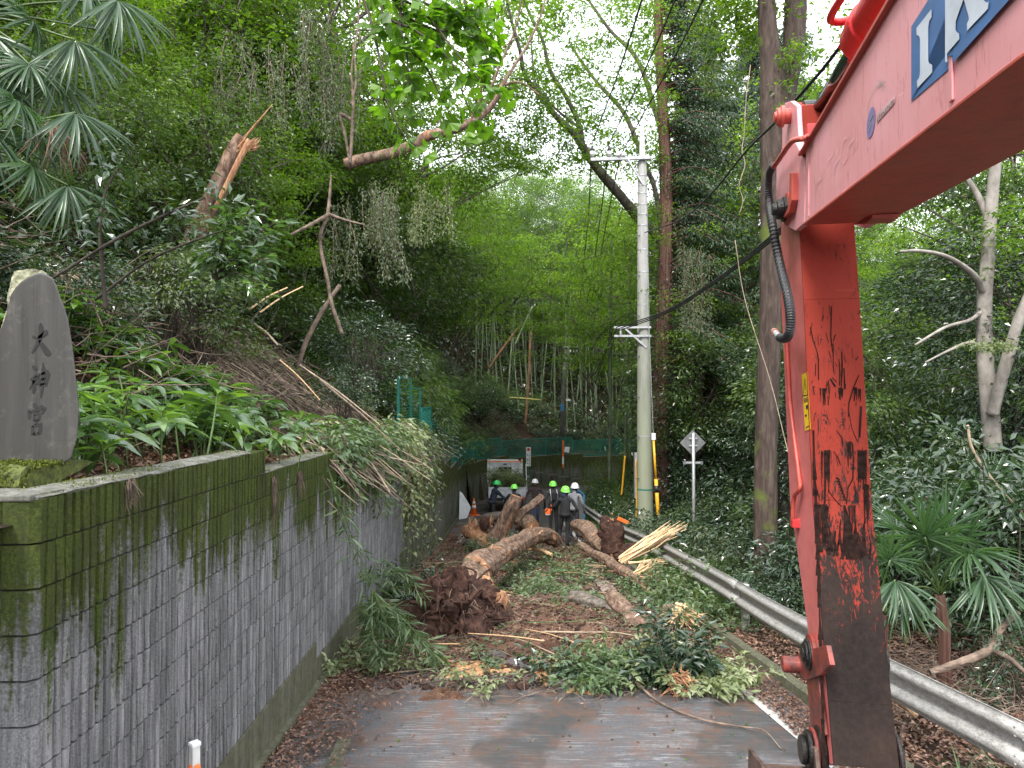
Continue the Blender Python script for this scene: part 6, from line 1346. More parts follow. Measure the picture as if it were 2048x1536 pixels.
# bamboo branch hanging over the wall and resting on the ground
g = np.random.RandomState(41)
def bam(label, root, tips, seed, n=4, L=.19, W=.022, cr=.07, name='bamboo_branch'):
    st = [[np.array(root), np.array(root) * .45 + np.array(t) * .55 + g.normal(size=3) * .05, np.array(t)] for t in tips]
    return leafy(name, label, 'branch', st, 'fresh', L, W, n, cr, 5, seed, 'stem_green', .2, 1, .5, fold=.1, ldroop=.22, start=.3, r0=.008)
bam('long bamboo branch hanging down the face of the retaining wall', at(655, 935, 7.3), [at(700, 1040, 7.6), at(722, 1120, 7.7), at(752, 1190, 7.8), at(772, 1240, 7.9)], 1, 2)
bam('bamboo sprays spread on the ground at the foot of the wall', at(745, 1180, 8.4), [at(740, 1260, 8.4), at(770, 1300, 8.2), at(800, 1290, 8.2), at(830, 1290, 8.1), at(860, 1300, 8.1), at(780, 1250, 8.6), at(730, 1230, 8.7), at(800, 1250, 8.6), at(760, 1320, 8.0), at(870, 1310, 8.0)], 2, 7)
bam('small bamboo spray in front of the wall, left of the root plate', at(770, 1120, 9.5), [at(820, 1170, 9.4), at(850, 1200, 9.3), at(790, 1180, 9.4), at(740, 1160, 9.4)], 3, 4)
# ------------------------------------------------------------------ cones, boards, signs, poles, cables
def cone(loc, label, h=.7, cap=False):
    e = empty('traffic_cone', loc, rg.uniform(0, 1), label, 'cone'); bevel(MB().box((0, 0, .015), (.37, .37, .03)).build('base', M['orange'], e), .01)
    MB().lathe([(.14, .03), (.03, h), (.022, h + .004)], 24).build('body', M['orange'], e, smooth=True)
    R = lambda z: .14 - .11 * (z - .03) / (h - .03) + .003
    for a, b_ in ((.30, .42), (.50, .60)): MB().lathe([(R(a * h / .7), a * h / .7), (R(b_ * h / .7), b_ * h / .7)], 24).build('white_band', M['white'], e, smooth=True)
    if cap:
        bevel(MB().box((0, 0, h + .045), (.05, .05, .12), taper=.92).build('lamp_post', M['reflect'], e), .006); bevel(MB().box((0, 0, h + .115), (.055, .055, .025)).build('lamp_cap', M['white'], e), .006)
        mb = MB()
        for k in range(3): mb.box((.026, 0, h + .02 + k * .025), (.004, .02, .008))
        mb.build('lamp_slots', M['steel_dark'], e)
    return e
cone((-1.885, 4.2, G(4.2) + .02), 'orange traffic cone with a pale square lamp topper close to the wall', .86, True)
cone((at(948, 1000, 30).x, 30, G(30) + .02), 'orange and white traffic cone near the truck')
q = at(925, 1030, 28.5); wb = empty('board', (-2.0, 28.5, G(28.5)), 0, 'white folding board leaning on the wall behind the cone', 'board')
for k in range(3): bevel(MB().prism([(0, 0), (.25, .02), (.55 - .06 * k, .45), (.02, 1.15 - .05 * k)], (-.15 + .05 * k, .05 * k, .03), (.85, .35, 0), (0, .12, .99), (0, 1, 0), .03).build('panel', M['white'], wb), .004)
# blue framed mesh panel behind the grey-shirted worker
q0_, q1_ = at(1143, 1040, 27), at(1168, 1046, 24.5); bp = empty('barrier', (q1_.x, q1_.y, G(q1_.y)), 0, 'blue framed metal mesh panel standing at the end of the guardrail', 'barrier')
P0 = Vector((q0_.x - q1_.x, q0_.y - q1_.y, 0)); Hh = 1.35
for a, b_ in (((0, 0, 0), (0, 0, Hh)), (tuple(P0), (P0.x, P0.y, Hh)), ((0, 0, Hh), (P0.x, P0.y, Hh)), ((0, 0, .12), (P0.x, P0.y, .12))): MB().bar(a, b_, .05).build('frame_bar', M['frameblue'], bp)
MB().raw([(0, 0, .12), (P0.x, P0.y, .12), (P0.x, P0.y, Hh), (0, 0, Hh)], [(0, 1, 2, 3)]).build('sheet', M['steel'], bp)
# sign seen from behind
sd_ = 17.5; sb = at(1388, 1117, sd_); gz = float(Hright(sb.x, sd_)); sg = empty('road_sign', (sb.x, sd_, gz), 0, 'grey diamond road sign seen from behind on a steel post', 'sign')
zt = at(1385, 866, sd_).z - gz; zc = at(1385, 886, sd_).z - gz
MB().lathe([(0, -.3), (.038, -.3), (.038, zt), (0, zt + .01)], 16).build('post', M['steel'], sg, smooth=True)
dm = MB().box((0, .06, 0), (.46, .012, .46)); v = dm.v[0]; Rr = np.array(Euler((0, math.pi / 4, 0)).to_matrix()); dm.v[0] = v @ Rr.T + np.array([0, 0, zc]); bevel(dm.build('plate', M['sign_back'], sg), .004)
for dz, w_ in ((.11, .22), (-.07, .22), (-.50, .36)): bevel(MB().box((0, .035, zc + dz), (w_, .03, .035)).build('bracket', M['steel'], sg), .004)
MB().box((0, .06, zc - .50), (.5, .012, .08)).build('lower_plate', M['sign_back'], sg)
# white vertical notice with red and blue print
sb = at(1057, 930, 37.5); ns = empty('notice_sign', (sb.x, sb.y, at(1057, 940, 37.5).z), 0, 'narrow white notice board with red and blue marks on the wall fence', 'sign')
hN = 38 / FPX * 37.5; wN = 9.4 / FPX * 37.5; MB().box((0, 0, hN / 2 + .2), (wN, .02, hN)).build('board', M['white'], ns); MB().bar((0, .05, -.5), (0, .05, hN + .2), .04).build('post', M['green_fence'], ns)
mb = MB(); mb.lathe([(0, -.001), (.085, -.001), (.085, .004), (0, .004)], 20, (0, -.014, hN + .08), Euler((math.pi / 2, 0, 0)).to_matrix()); mb.build('red_mark', M['red'], ns)
for k, (x, z, wd, ht, c) in enumerate([(-.05, .80, .03, .1, 'bluep'), (.045, .80, .05, .02, 'bluep'), (.045, .76, .02, .1, 'bluep'), (-.05, .60, .05, .02, 'bluep'), (-.06, .55, .02, .12, 'bluep'), (-.03, .52, .02, .1, 'bluep'), (.05, .60, .06, .03, 'red'), (.05, .54, .025, .10, 'red'), (.05, .47, .07, .025, 'red'), (.05, .38, .05, .03, 'red'), (.04, .33, .025, .06, 'red'), (-.05, .36, .03, .08, 'bluep')]):
    MB().box((x, -.013, z), (wd, .004, ht)).build('print_stroke', M[c], ns)
# utility pole
ud = 21.5; ub_ = at(1291, 1052, ud); gz = float(Hright(ub_.x, ud)) - .1; up_ = empty('utility_pole', (ub_.x, ud, gz), 0, 'tall pale concrete utility pole with crossarm and insulators', 'pole')
ztop = at(1285, 322, ud).z - gz; ztip = at(1284, 240, ud).z - gz; x1 = at(1284, 322, ud).x - ub_.x
MB().tube([(0, 0, -.6), (0, 0, 0), (x1 * .5, 0, ztop * .5), (x1, 0, ztop)], [.262, .255, .20, .135], 24).build('shaft', M['pole'], up_, smooth=True)
bevel(MB().box((x1, 0, (ztop + ztip) / 2), (.19, .15, ztip - ztop), taper=.45).build('top_spar', M['steel'], up_), .006)
za = at(1250, 321, ud).z - gz; xa = at(1180, 322, ud).x - ub_.x; xb = at(1298, 320, ud).x - ub_.x
bevel(MB().bar((xa, -.16, za - .03), (xb, -.16, za + .03), .10).build('crossarm', M['steel'], up_), .006)
MB().bar((at(1254, 324, ud).x - ub_.x, -.2, za - .04), (x1, -.15, at(1280, 372, ud).z - gz), .05).build('brace', M['steel'], up_)
for k, px in enumerate((1183, 1217)):
    x = at(px, 300, ud).x - ub_.x; MB().lathe([(0, 0), (.06, 0), (.06, .06), (.075, .07), (.075, .17), (.05, .18), (0, .18)], 16, (x, -.16, za + .05)).build('insulator', M['ceramic'], up_, smooth=True); MB().lathe([(0, .0), (.07, 0), (.06, .09), (.03, .17), (0, .18)], 14, (x, -.16, za + .22)).build('insulator_cap', M['insul'], up_, smooth=True)
x = at(1240, 313, ud).x - ub_.x; MB().lathe([(0, -.17), (.05, -.16), (.10, -.10), (.10, -.04), (.06, 0), (.09, .05), (.09, .11), (0, .17)], 16, (x, -.18, za + .12), Euler((0, math.pi / 2, 0)).to_matrix()).build('strain_insulator', M['ceramic'], up_, smooth=True)
for py in (352, 372, 388, 410, 430, 452, 500, 545, 610, 872, 978):
    z = at(1285, py, ud).z - gz; r_ = np.interp(z, [0, ztop], [.257, .137]) + .006; xx = x1 * z / ztop; MB().lathe([(r_, -.02), (r_, .02)], 20, (xx, 0, z)).build('band', M['steel'] if py != 978 else M['green_fence'], up_)
for k in range(16):
    z = .9 + k * .62; s_ = 1 if k % 2 else -1
    if z < ztop: MB().bar((x1 * z / ztop + .1 * s_, -.12, z), (x1 * z / ztop + .30 * s_, -.14, z), .018).build('step_bolt', M['steel_dark'], up_)
# lower bracket
zl = at(1285, 656, ud).z - gz; zl2 = at(1285, 673, ud).z - gz; xl = at(1226, 656, ud).x - ub_.x
MB().bar((xl, -.2, zl), (.15, -.2, zl), .06).build('bracket_arm', M['steel'], up_); MB().bar((xl, -.2, zl2), (.15, -.2, zl2), .06).build('bracket_arm', M['steel'], up_)
MB().bar((xl + .2, -.2, zl), (xl + .2, -.2, zl2), .05).build('bracket_strut', M['steel'], up_); MB().bar((xl + .3, -.2, zl), (0, -.2, zl2 - .35), .05).build('bracket_strut', M['steel'], up_)
# second pole in the distance
d2 = 43; pb = at(1121, 905, d2); p2 = empty('utility_pole', pb, 0, 'dark distant utility pole with small crossarms in front of the grove', 'pole'); pt_ = at(1134, 655, d2)
zt2 = pt_.z - pb.z; xt2 = pt_.x - pb.x; MB().tube([(0, 0, -1.5), (xt2 * .5, 0, zt2 * .5), (xt2, 0, zt2)], [.17, .14, .09], 14).build('shaft', M['pole_dark'], p2, smooth=True)
for py, l_ in ((694, .75), (718, .75)):
    z = at(0, py, d2).z - pb.z; MB().bar((xt2 * z / zt2 - .15, -.15, z), (xt2 * z / zt2 + l_, -.15, z), .07).build('crossarm', M['steel'], p2)
for k in range(3): z = at(0, 716, d2).z - pb.z; MB().lathe([(0, 0), (.05, 0), (.05, .14), (0, .16)], 10, (xt2 + .2 + .2 * k, -.15, z + .35)).build('insulator', M['ceramic'], p2)
z = at(0, 815, d2).z - pb.z; MB().lathe([(.15, -.2), (.15, .2)], 14, (xt2 * .36, 0, z)).build('blue_wrap', M['frameblue'], p2)
MB().box((xt2 * .42 + .3, -.1, at(0, 800, d2).z - pb.z), (.3, .2, .1)).build('street_lamp', M['white'], p2)
mk_ = empty('marker_pole', at(1126, 936, 41), 0, 'orange and white striped marker pole with a small pale board', 'marker')
for k, c in enumerate(['orange', 'white', 'orange', 'orange']): z0_ = [0, .22, .66, 1.0][k]; z1_ = [.22, .66, 1.0, 1.6][k]; MB().lathe([(.055, z0_), (.055, z1_ - .002)], 12).build('stripe', M[c], mk_)
bevel(MB().prism([(0, 0), (.28, -.06), (.34, .26), (.05, .3)], (.06, -.06, .95), (1, 0, 0), (0, 0, 1), (0, 1, 0), .02).build('board', M['white'], mk_), .003)
# cables
def cable(pts, r, label, n=40, name='power_line', group=None, world=False):
    P = [Vector(q) if world else at(*q) for q in pts]; o = MB().tube(spline(P, n), r, 6).build(name, M['wire'], smooth=True); return tag(o, label, 'cable', group)
cable([(1184, 288, 21.4), (1235, 150, 14), (1290, -20, 9), (1330, -160, 6.5)], .016, 'leftmost overhead wire rising from the crossarm'); cable([(1217, 290, 21.4), (1285, 150, 14), (1350, 0, 9.5), (1400, -130, 7)], .016, 'middle overhead wire rising from the crossarm'); cable([(1240, 312, 21.4), (1330, 150, 14), (1408, -5, 9.5), (1470, -140, 7)], .016, 'rightmost overhead wire rising from the crossarm')
cable([(1183, 300, 21.4), (1176, 440, 30), (1160, 600, 38), (1150, 694, 43)], .022, 'left wire running down from the crossarm to the distant pole'); cable([(1217, 300, 21.4), (1200, 440, 30), (1175, 600, 38), (1142, 694, 43)], .022, 'middle wire running down from the crossarm to the distant pole'); cable([(1239, 318, 21.4), (1214, 440, 30), (1180, 610, 38), (1138, 694, 43)], .022, 'right wire running down from the crossarm to the distant pole')
cable([(1290, 465, 21.3), (1360, 440, 17), (1420, 390, 13), (1490, 305, 10), (1550, 245, 8), (1600, 190, 7), (1660, 120, 6.2), (1760, -20, 5.4)], .017, 'thick black cable slung from the pole up behind the excavator boom')
for k in range(3): cable([(1232, 655 + k * 4, 21.3), (1330, 622 + k * 3, 17), (1430, 560 + k * 3, 13), (1540, 474 + k * 5, 9.5), (1640, 380 + k * 6, 7.5), (1800, 200, 6)], .015, ['top', 'middle', 'lowest'][k] + ' of three bundled cables passing behind the boom pivot', group='bundled cables')
cable([(1232, 660, 21.3), (1215, 720, 28), (1180, 770, 36), (1140, 740, 42.5)], .013, 'slack cable sagging from the lower bracket to the distant pole'); cable([(1155, 860, 43), (1180, 800, 38), (1205, 720, 28), (1232, 662, 21.3)], .016, 'thick sagging cable bundle left of the pole bracket')
cable([(1281, 500, 21.3), (1262, 620, 26), (1245, 640, 30)], .008, 'thin drop wire beside the utility pole')
def line2(pts, r, mat, label, name, cat, n=30): o = MB().tube(spline([at(*q) for q in pts], n), r, 8).build(name, M[mat], smooth=True); return tag(o, label, cat)
line2([(1501, 130, 11), (1492, 200, 11), (1488, 270, 11), (1484, 300, 11), (1490, 330, 11), (1478, 370, 11), (1486, 400, 11), (1478, 430, 11)], .006, 'twig_pale', 'pale hanging vine left of the forked tree', 'vine', 'vine'); line2([(1470, 480, 11), (1490, 600, 11), (1540, 760, 10.8), (1570, 880, 10.6), (1588, 950, 10.5)], .006, 'twig_pale', 'thin pale rope slanting in front of the forked tree', 'rope', 'rope')
# guy wires with yellow guards
ge = empty('guy_wire', at(1318, 1056, 20.8), 0, 'guy wire with yellow and black guard tube beside the utility pole', 'guy wire'); o_ = ge.location
a = at(1318, 1056, 20.8) - o_; b_ = at(1307, 880, 21); b_ = b_ - o_
MB().tube([a, a * .45 + b_ * .55], .055, 14).build('guard', M['yellow'], ge, smooth=True); MB().tube([a * .45 + b_ * .55, a * .0 + b_ * 1.0], .035, 12).build('guard', M['yellow'], ge, smooth=True)
for t0, t1 in ((.02 + .05, .13), (.40, .48)): MB().tube([a + (b_ - a) * t0, a + (b_ - a) * t1], .060, 14).build('black_band', M['black'], ge, smooth=True)
MB().tube([b_, at(1300, 700, 21.2) - o_, at(1288, 470, 21.4) - o_], .008, 6).build('wire', M['steel'], ge); bevel(MB().box(b_ + Vector((0, 0, .1)), (.12, .1, .2)).build('clamp', M['white'], ge), .01)
line2([(1243, 990, 27), (1246, 960, 27), (1250, 912, 27)], .035, 'yellow', 'yellow guard tube in the bushes left of the utility pole', 'guard_tube', 'guard tube'); line2([(1272, 1040, 22.5), (1273, 1000, 22.5), (1272, 920, 22.5)], .02, 'yellow', 'thin yellow tube standing just left of the utility pole', 'guard_tube', 'guard tube')
q = at(1279, 960, 23.2); bx_ = empty('cabinet', (q.x, q.y, q.z - .6), 0, 'grey meter cabinet half hidden behind the utility pole', 'cabinet'); bevel(MB().box((0, 0, .75), (.34, .22, 1.5)).build('housing', M['steel'], bx_), .01); bevel(MB().box((0, -.115, .8), (.26, .012, .9)).build('door', M['steel_dark'], bx_), .003)
# ------------------------------------------------------------------ green fences on the wall
def fence(path, zfun, h, label, step=2.0, slats=False, diag=True):
    p = smooth_path(path, .05); s = np.concatenate([[0], np.cumsum(np.linalg.norm(np.diff(p, axis=0), axis=1))]); e = empty('fence', (*p[0], zfun(p[0][1])), 0, label, 'fence'); o = np.array(e.location)
    t = 0; k = 0
    while t + .3 < s[-1]:
        t1 = min(t + step, s[-1]); a = np.array([np.interp(t, s, p[:, 0]), np.interp(t, s, p[:, 1])]); b_ = np.array([np.interp(t1 - .03, s, p[:, 0]), np.interp(t1 - .03, s, p[:, 1])]); z = zfun((a[1] + b_[1]) / 2)
        A0 = np.array([*a, z]) - o; B0 = np.array([*b_, z]) - o; up = np.array([0, 0, h])
        MB().bar(A0 - [0, 0, .1], A0 + up * 1.02, .05).build('post', M['green_fence'], e)
        MB().bar(B0 - [0, 0, .1], B0 + up * 1.02, .04).build('post', M['green_fence'], e)
        for zz in (.06, h): MB().bar(A0 + [0, 0, zz], B0 + [0, 0, zz], .035).build('rail', M['green_fence'], e)
        mb = MB(); L = np.linalg.norm(B0 - A0)
        if slats:
            nn = int(h / .06)
            for j in range(1, nn): mb.bar(A0 + [0, 0, j * .06], B0 + [0, 0, j * .06], .022, .008)
        else:
            d = (B0 - A0) / L; nn = int((L + h) / .10)
            for j in range(nn):
                u = j * .10
                for sg_ in (0, 1):
                    u0, u1 = max(0, u - h), min(L, u); z0_, z1_ = (u - u0, u - u1)
                    if u1 - u0 < .02: continue
                    q0, q1 = (u0, u1) if sg_ == 0 else (L - u0, L - u1); mb.bar(A0 + d * q0 + [0, 0, min(h, z0_)], A0 + d * q1 + [0, 0, max(0, z1_)], .012, .012)
        tag(mb.build('mesh_panel', M['green_fence'], e), kind='stuff'); t = t1; k += 1
    return e
wz = lambda y: wtop(y) + .0
fence([(-2.32, 14.3), (-2.34, 17.9)], lambda y: wtop(y) + .02, 1.25, 'tall green louvred fence on the wall top behind the landslide', 1.8, True)
fence([(-2.34, 18.1), (-2.36, 20.3)], lambda y: wtop(y) + .02, 1.15, 'green mesh fence panel stepping down behind the louvred fence', 1.1)
fence([(-2.36, 20.5), (-2.4, 29)], lambda y: wtop(y) + .02, 1.1, 'green mesh fence along the far left wall top', 2.0)
fence([(-2.45, 29.2), (-2.15, 34.6), (-1.15, 38.2), (.9, 41.2), (4, 43.2), (8, 44.8), (14, 46)], lambda y: wtop(y) + .02, 1.0, 'green mesh fence round the outside of the bend', 2.0)
# ledges stepping along the end wall
le = empty('wall_ledges', (0, 40, -4.5), 0, 'row of small stepped ledges along the mossy wall at the bend', 'ledge')
for k in range(6):
    a = at(1046 + k * 24, 942 + k * 4, 40.5 + k * .45); t_ = Vector((.8, .42, 0)).normalized(); b_ = a + t_ * .7; MB().bar(a - le.location + Vector((0, -.1, 0)), b_ - le.location + Vector((0, -.1, 0)), .12, .07).build('ledge', M['cope'], le)
tag(MB().box(at(1057, 953, 39.6), (.10, .02, .16)).build('meter_box', M['white'], None), 'tiny white box fixed to the wall at the bend', 'box')
# ------------------------------------------------------------------ truck
TY = 30.5; tq = at(1014, 1000, TY); tz = G(TY); tr_ = empty('truck', (tq.x, TY, tz), R_(3), 'small white truck seen from behind with its bed full of branches', 'truck')
W_ = 1.62
bevel(MB().box((0, .9, .78), (W_, 2.2, .10)).build('bed_floor', M['white_dirty'], tr_), .01); bevel(MB().box((0, 2.3, .62), (.9, 4.2, .16)).build('chassis', M['steel_dark'], tr_), .01)
for s_ in (-1, 1): bevel(MB().box((s_ * (W_ / 2 - .02), .9, 1.02), (.04, 2.2, .42)).build('side_gate', M['white_dirty'], tr_), .01)
bevel(MB().box((W_ / 2 + .10, .85, 1.42), (.035, 1.9, 1.18), Euler((0, -.04, R_(-4))).to_matrix()).build('raised_side_panel', M['white'], tr_), .01)
bevel(MB().box((0, -.2, 1.0), (W_, .04, .38)).build('tailgate', M['white_dirty'], tr_), .01)
cb_ = bevel(MB().prism([(-W_ / 2, .62), (W_ / 2, .62), (W_ / 2, 1.9), (W_ / 2 - .12, 2.06), (-W_ / 2 + .12, 2.06), (-W_ / 2, 1.9)], (0, 2.1, 0), (1, 0, 0), (0, 0, 1), (0, 1, 0), 1.45).build('cab', M['white_dirty'], tr_), .02)
bevel(MB().box((0, 2.085, 1.72), (.62, .02, .22)).build('rear_window', M['glass'], tr_), .004); bevel(MB().box((0, 2.08, 1.96), (.16, .03, .08)).build('cab_vent', M['steel_dark'], tr_), .004)
mb = MB()
for k in range(9): mb.bar((-.28 + k * .07, 2.06, 1.61), (-.28 + k * .07, 2.06, 1.83), .012)
mb.build('window_guard', M['steel_dark'], tr_)
MB().bar((-W_ / 2 + .02, 2.02, .8), (-W_ / 2 + .02, 2.02, 2.2), .05).build('bed_post', M['white'], tr_); MB().bar((W_ / 2 - .02, 2.02, .8), (W_ / 2 - .02, 2.02, 2.2), .05).build('bed_post', M['white'], tr_)
MB().bar((-W_ / 2, 2.0, 2.1), (W_ / 2, 2.0, 2.1), .045).build('headboard_rail', M['orange'], tr_)
for s_ in (-1, 1):
    for yy in (.6, 3.0):
        w_o = MB().lathe([(0, -.08), (.28, -.08), (.30, -.05), (.30, .05), (.28, .08), (0, .08)], 24, (s_ * (W_ / 2 - .14), yy, .30), Euler((0, math.pi / 2, 0)).to_matrix()).build('wheel', M['black'], tr_); MB().lathe([(0, -.085), (.16, -.085), (.16, .085), (0, .085)], 18, (s_ * (W_ / 2 - .14), yy, .30), Euler((0, math.pi / 2, 0)).to_matrix()).build('rim', M['steel'], w_o)
    bevel(MB().box((s_ * (W_ / 2 - .2), -.22, .70), (.26, .05, .10)).build('tail_light', M['red'], tr_), .006)
bevel(MB().box((0, -.21, .66), (.33, .02, .165)).build('number_plate', M['white'], tr_), .003)
g = np.random.RandomState(51); bx = [Vector((tq.x + g.uniform(-.6, .6), TY + .9 + g.uniform(-1, .9), tz + .9 + abs(g.normal()) * .05)) for k in range(40)]
leafy('branch_load', 'heap of cut leafy branches loaded on the white truck', 'branches', [[np.array(b_), np.array(b_) + np.array([g.normal() * .15, -.1, .35]), np.array(b_) + np.array([g.normal() * .3, g.normal() * .3 - .15, g.uniform(.4, 1.0)])] for b_ in bx], 'wilt', .11, .055, 9, .16, 2, 3, 'twig', .1, 1, .8, start=.1)
# ------------------------------------------------------------------ people
PM = {k: simple('cloth_' + k, c, .85, var=.12, scale=20, bump=.15) for k, c in {'black': (.016, .016, .019), 'navy': (.02, .024, .045), 'denim': (.045, .06, .13), 'bluegrey': (.17, .19, .26), 'brown': (.055, .035, .035), 'grey': (.20, .205, .22), 'charcoal': (.03, .03, .035)}.items()}
PM['skin'] = simple('skin', (.30, .16, .10), .5, var=.05, bump=0); PM['hair'] = simple('hair', (.012, .01, .009), .6); PM['glove'] = simple('glove', (.05, .05, .055), .8); PM['boot'] = simple('boot', (.05, .035, .03), .7)
BASE = dict(pelvis=(0, 0, .96), belly=(0, .0, 1.08), chest=(0, 0, 1.30), neck=(0, 0, 1.47), head=(0, .015, 1.585), crown=(0, .0, 1.68), chin=(0, .06, 1.53), nose=(0, .115, 1.585),
            shL=(-.18, 0, 1.40), elL=(-.24, -.02, 1.13), wrL=(-.26, .06, .90), shR=(.18, 0, 1.40), elR=(.24, -.02, 1.13), wrR=(.26, .06, .90),
            hiL=(-.09, 0, .92), knL=(-.10, .02, .50), anL=(-.10, -.02, .10), toL=(-.11, .16, .04), hiR=(.09, 0, .92), knR=(.10, .02, .50), anR=(.10, -.02, .10), toR=(.11, .16, .04))
RAD = dict(pelvis=(.155, .115), belly=(.145, .105), chest=(.165, .11), neck=(.058, .058), head=(.078, .092), crown=(.07, .08), chin=(.045, .04), nose=(.016, .016), shL=(.068, .068), shR=(.068, .068), elL=(.047, .047), elR=(.047, .047), wrL=(.032, .032), wrR=(.032, .032),
           hiL=(.098, .098), hiR=(.098, .098), knL=(.066, .066), knR=(.066, .066), anL=(.05, .05), anR=(.05, .05), toL=(.04, .035), toR=(.04, .035))
EDG = [('pelvis', 'belly', 's'), ('belly', 'chest', 's'), ('chest', 'neck', 's'), ('neck', 'head', 'k'), ('head', 'crown', 'k'), ('head', 'chin', 'k'), ('head', 'nose', 'k'), ('chest', 'shL', 's'), ('shL', 'elL', 's'), ('elL', 'wrL', 's'), ('chest', 'shR', 's'), ('shR', 'elR', 's'), ('elR', 'wrR', 's'),
       ('pelvis', 'hiL', 't'), ('hiL', 'knL', 't'), ('knL', 'anL', 't'), ('anL', 'toL', 'b'), ('pelvis', 'hiR', 't'), ('hiR', 'knR', 't'), ('knR', 'anR', 't'), ('anR', 'toR', 'b')]
def person(loc, rz, label, shirt, trou, helm, J=None, sc=1.0, look=0.0, mask=False, glove='glove', bald=False):
    j = {k: Vector(v) for k, v in BASE.items()}
    for k, v in (J or {}).items():
        if k == 'lean':      # bend everything above the pelvis forward / sideways
            Rm = Euler((-v[0], v[1], 0)).to_matrix(); pv = j['pelvis']
            for q in ('belly', 'chest', 'neck', 'head', 'crown', 'chin', 'nose', 'shL', 'elL', 'wrL', 'shR', 'elR', 'wrR'): j[q] = pv + Rm @ (j[q] - pv)
    for k, v in (J or {}).items():
        if k != 'lean': j[k] = Vector(v)
    hd = j['head'].copy(); Rl = Euler((0, 0, look)).to_matrix()
    for q in ('chin', 'nose', 'crown'): j[q] = hd + Rl @ (j[q] - hd)
    e = empty('person', loc, rz, label, 'person', 'tree workers'); e.scale = (sc,) * 3
    names = list(j); V = [j[n] for n in names]; R = [RAD[n] for n in names]; E = [(names.index(a), names.index(b_)) for a, b_, _ in EDG]; Z = [z for *_, z in EDG]
    for sd in 'LR':
        w_ = j['wr' + sd]; d = (w_ - j['el' + sd]).normalized(); s_ = 1 if sd == 'R' else -1; side_ = d.cross(Vector((0, 1, 0.01))).normalized(); nrm_ = d.cross(side_).normalized()
        pi_ = len(V); V.append(w_ + d * .06); R.append((.034, .024)); E.append((names.index('wr' + sd), pi_)); Z.append('g')
        for k in range(4):
            o_ = (k - 1.5) * .019; L1 = (.040, .046, .043, .034)[k]
            a = len(V); V += [w_ + d * .098 + side_ * o_, w_ + d * (.098 + L1) + side_ * o_ * 1.1 + nrm_ * .014, w_ + d * (.092 + L1 * 1.35) + side_ * o_ * 1.1 + nrm_ * .04]; R += [(.0105,) * 2, (.0095,) * 2, (.008,) * 2]
            E += [(pi_, a), (a, a + 1), (a + 1, a + 2)]; Z += ['g'] * 3
        a = len(V); V += [w_ + d * .05 + side_ * .036 * s_ + nrm_ * .012, w_ + d * .085 + side_ * .05 * s_ + nrm_ * .03]; R += [(.011,) * 2, (.009,) * 2]; E += [(pi_, a), (a, a + 1)]; Z += ['g'] * 2
    me = bpy.data.meshes.new('body_cage'); me.from_pydata([tuple(v) for v in V], E, []); o = bpy.data.objects.new('body', me); C.objects.link(o)
    m = o.modifiers.new('skin', 'SKIN'); m.use_smooth_shade = True; m.branch_smoothing = .3; lay = me.skin_vertices[0].data
    for i, r in enumerate(R): lay[i].radius = r; lay[i].use_root = (i == 0)
    s2 = o.modifiers.new('sub', 'SUBSURF'); s2.levels = s2.render_levels = 2
    dg = bpy.context.evaluated_depsgraph_get(); dg.update(); ev = o.evaluated_get(dg); nm = bpy.data.meshes.new_from_object(ev); o.modifiers.clear(); o.data = nm; o.parent = e
    nm.materials.clear()
    for k in (shirt, trou, 'skin', glove, 'boot', 'black'): nm.materials.append(PM[k])
    A = np.array([tuple(V[a]) for a, _ in E]); B_ = np.array([tuple(V[b_]) for _, b_ in E]); zz = {'s': 0, 't': 1, 'k': 2, 'g': 3, 'b': 4}
    cen = np.zeros(len(nm.polygons) * 3); nm.polygons.foreach_get('center', cen); cen = cen.reshape(-1, 3); AB = B_ - A; L2 = (AB ** 2).sum(1) + 1e-9
    t = np.clip(((cen[:, None] - A) * AB).sum(-1) / L2, 0, 1); dd = np.linalg.norm(cen[:, None] - (A + t[..., None] * AB), axis=-1); rr = np.array([max(R[a][0], R[b_][0]) for a, b_ in E]); idx = (dd - rr * .9).argmin(1)
    zi = np.array([zz[Z[i]] for i in idx])
    if mask: zi[(zi == 2) & (cen[:, 2] < hd.z - .01)] = 5
    nm.polygons.foreach_set('material_index', zi.astype(np.int32)); nm.polygons.foreach_set('use_smooth', np.ones(len(zi), bool))
    # head gear and face
    up = (j['crown'] - hd).normalized(); hc = hd + up * .045; Rq = Euler((0, 0, look)).to_matrix()
    mb = MB(); mb.lathe([(0, .150), (.05, .146), (.09, .125), (.120, .085), (.135, .03), (.138, 0), (.150, -.008), (.148, -.016), (.132, -.012)], 22); v = mb.v[0]; v[:, 0] *= .93; v[:, 1] *= 1.08; v[:, 1] += np.where((v[:, 1] > .09) & (v[:, 2] < 0), .035, 0)
    ht = mb.build('helmet', M[helm], e, smooth=True); ht.location = hc; ht.rotation_euler = (up.rotation_difference(Vector((0, 0, 1))).inverted().to_matrix() @ Rq).to_euler()
    MB().lathe([(.139, -.004), (.139, .018)], 22).build('helmet_band', M[helm], ht)
    for s_ in (-1, 1):
        q = hd + Rl @ Vector((.032 * s_, .088, .012)); MB().sphere(q, .010, 8, 6).build('eye', PM['hair'], e); q = hd + Rl @ Vector((.080 * s_, .0, -.005)); MB().sphere(q, (.012, .022, .032), 8, 6).build('ear', PM['skin'], e)
        MB().tube([hc + Rl @ Vector((.11 * s_, .02, -.01)), hd + Rl @ Vector((.07 * s_, .05, -.07)), hd + Rl @ Vector((0, .07, -.10))], .006, 5).build('chin_strap', PM['black'], e)
    MB().box(hd + Rl @ Vector((0, .088, -.045)), (.045, .008, .008)).build('mouth', PM['brown'], e)
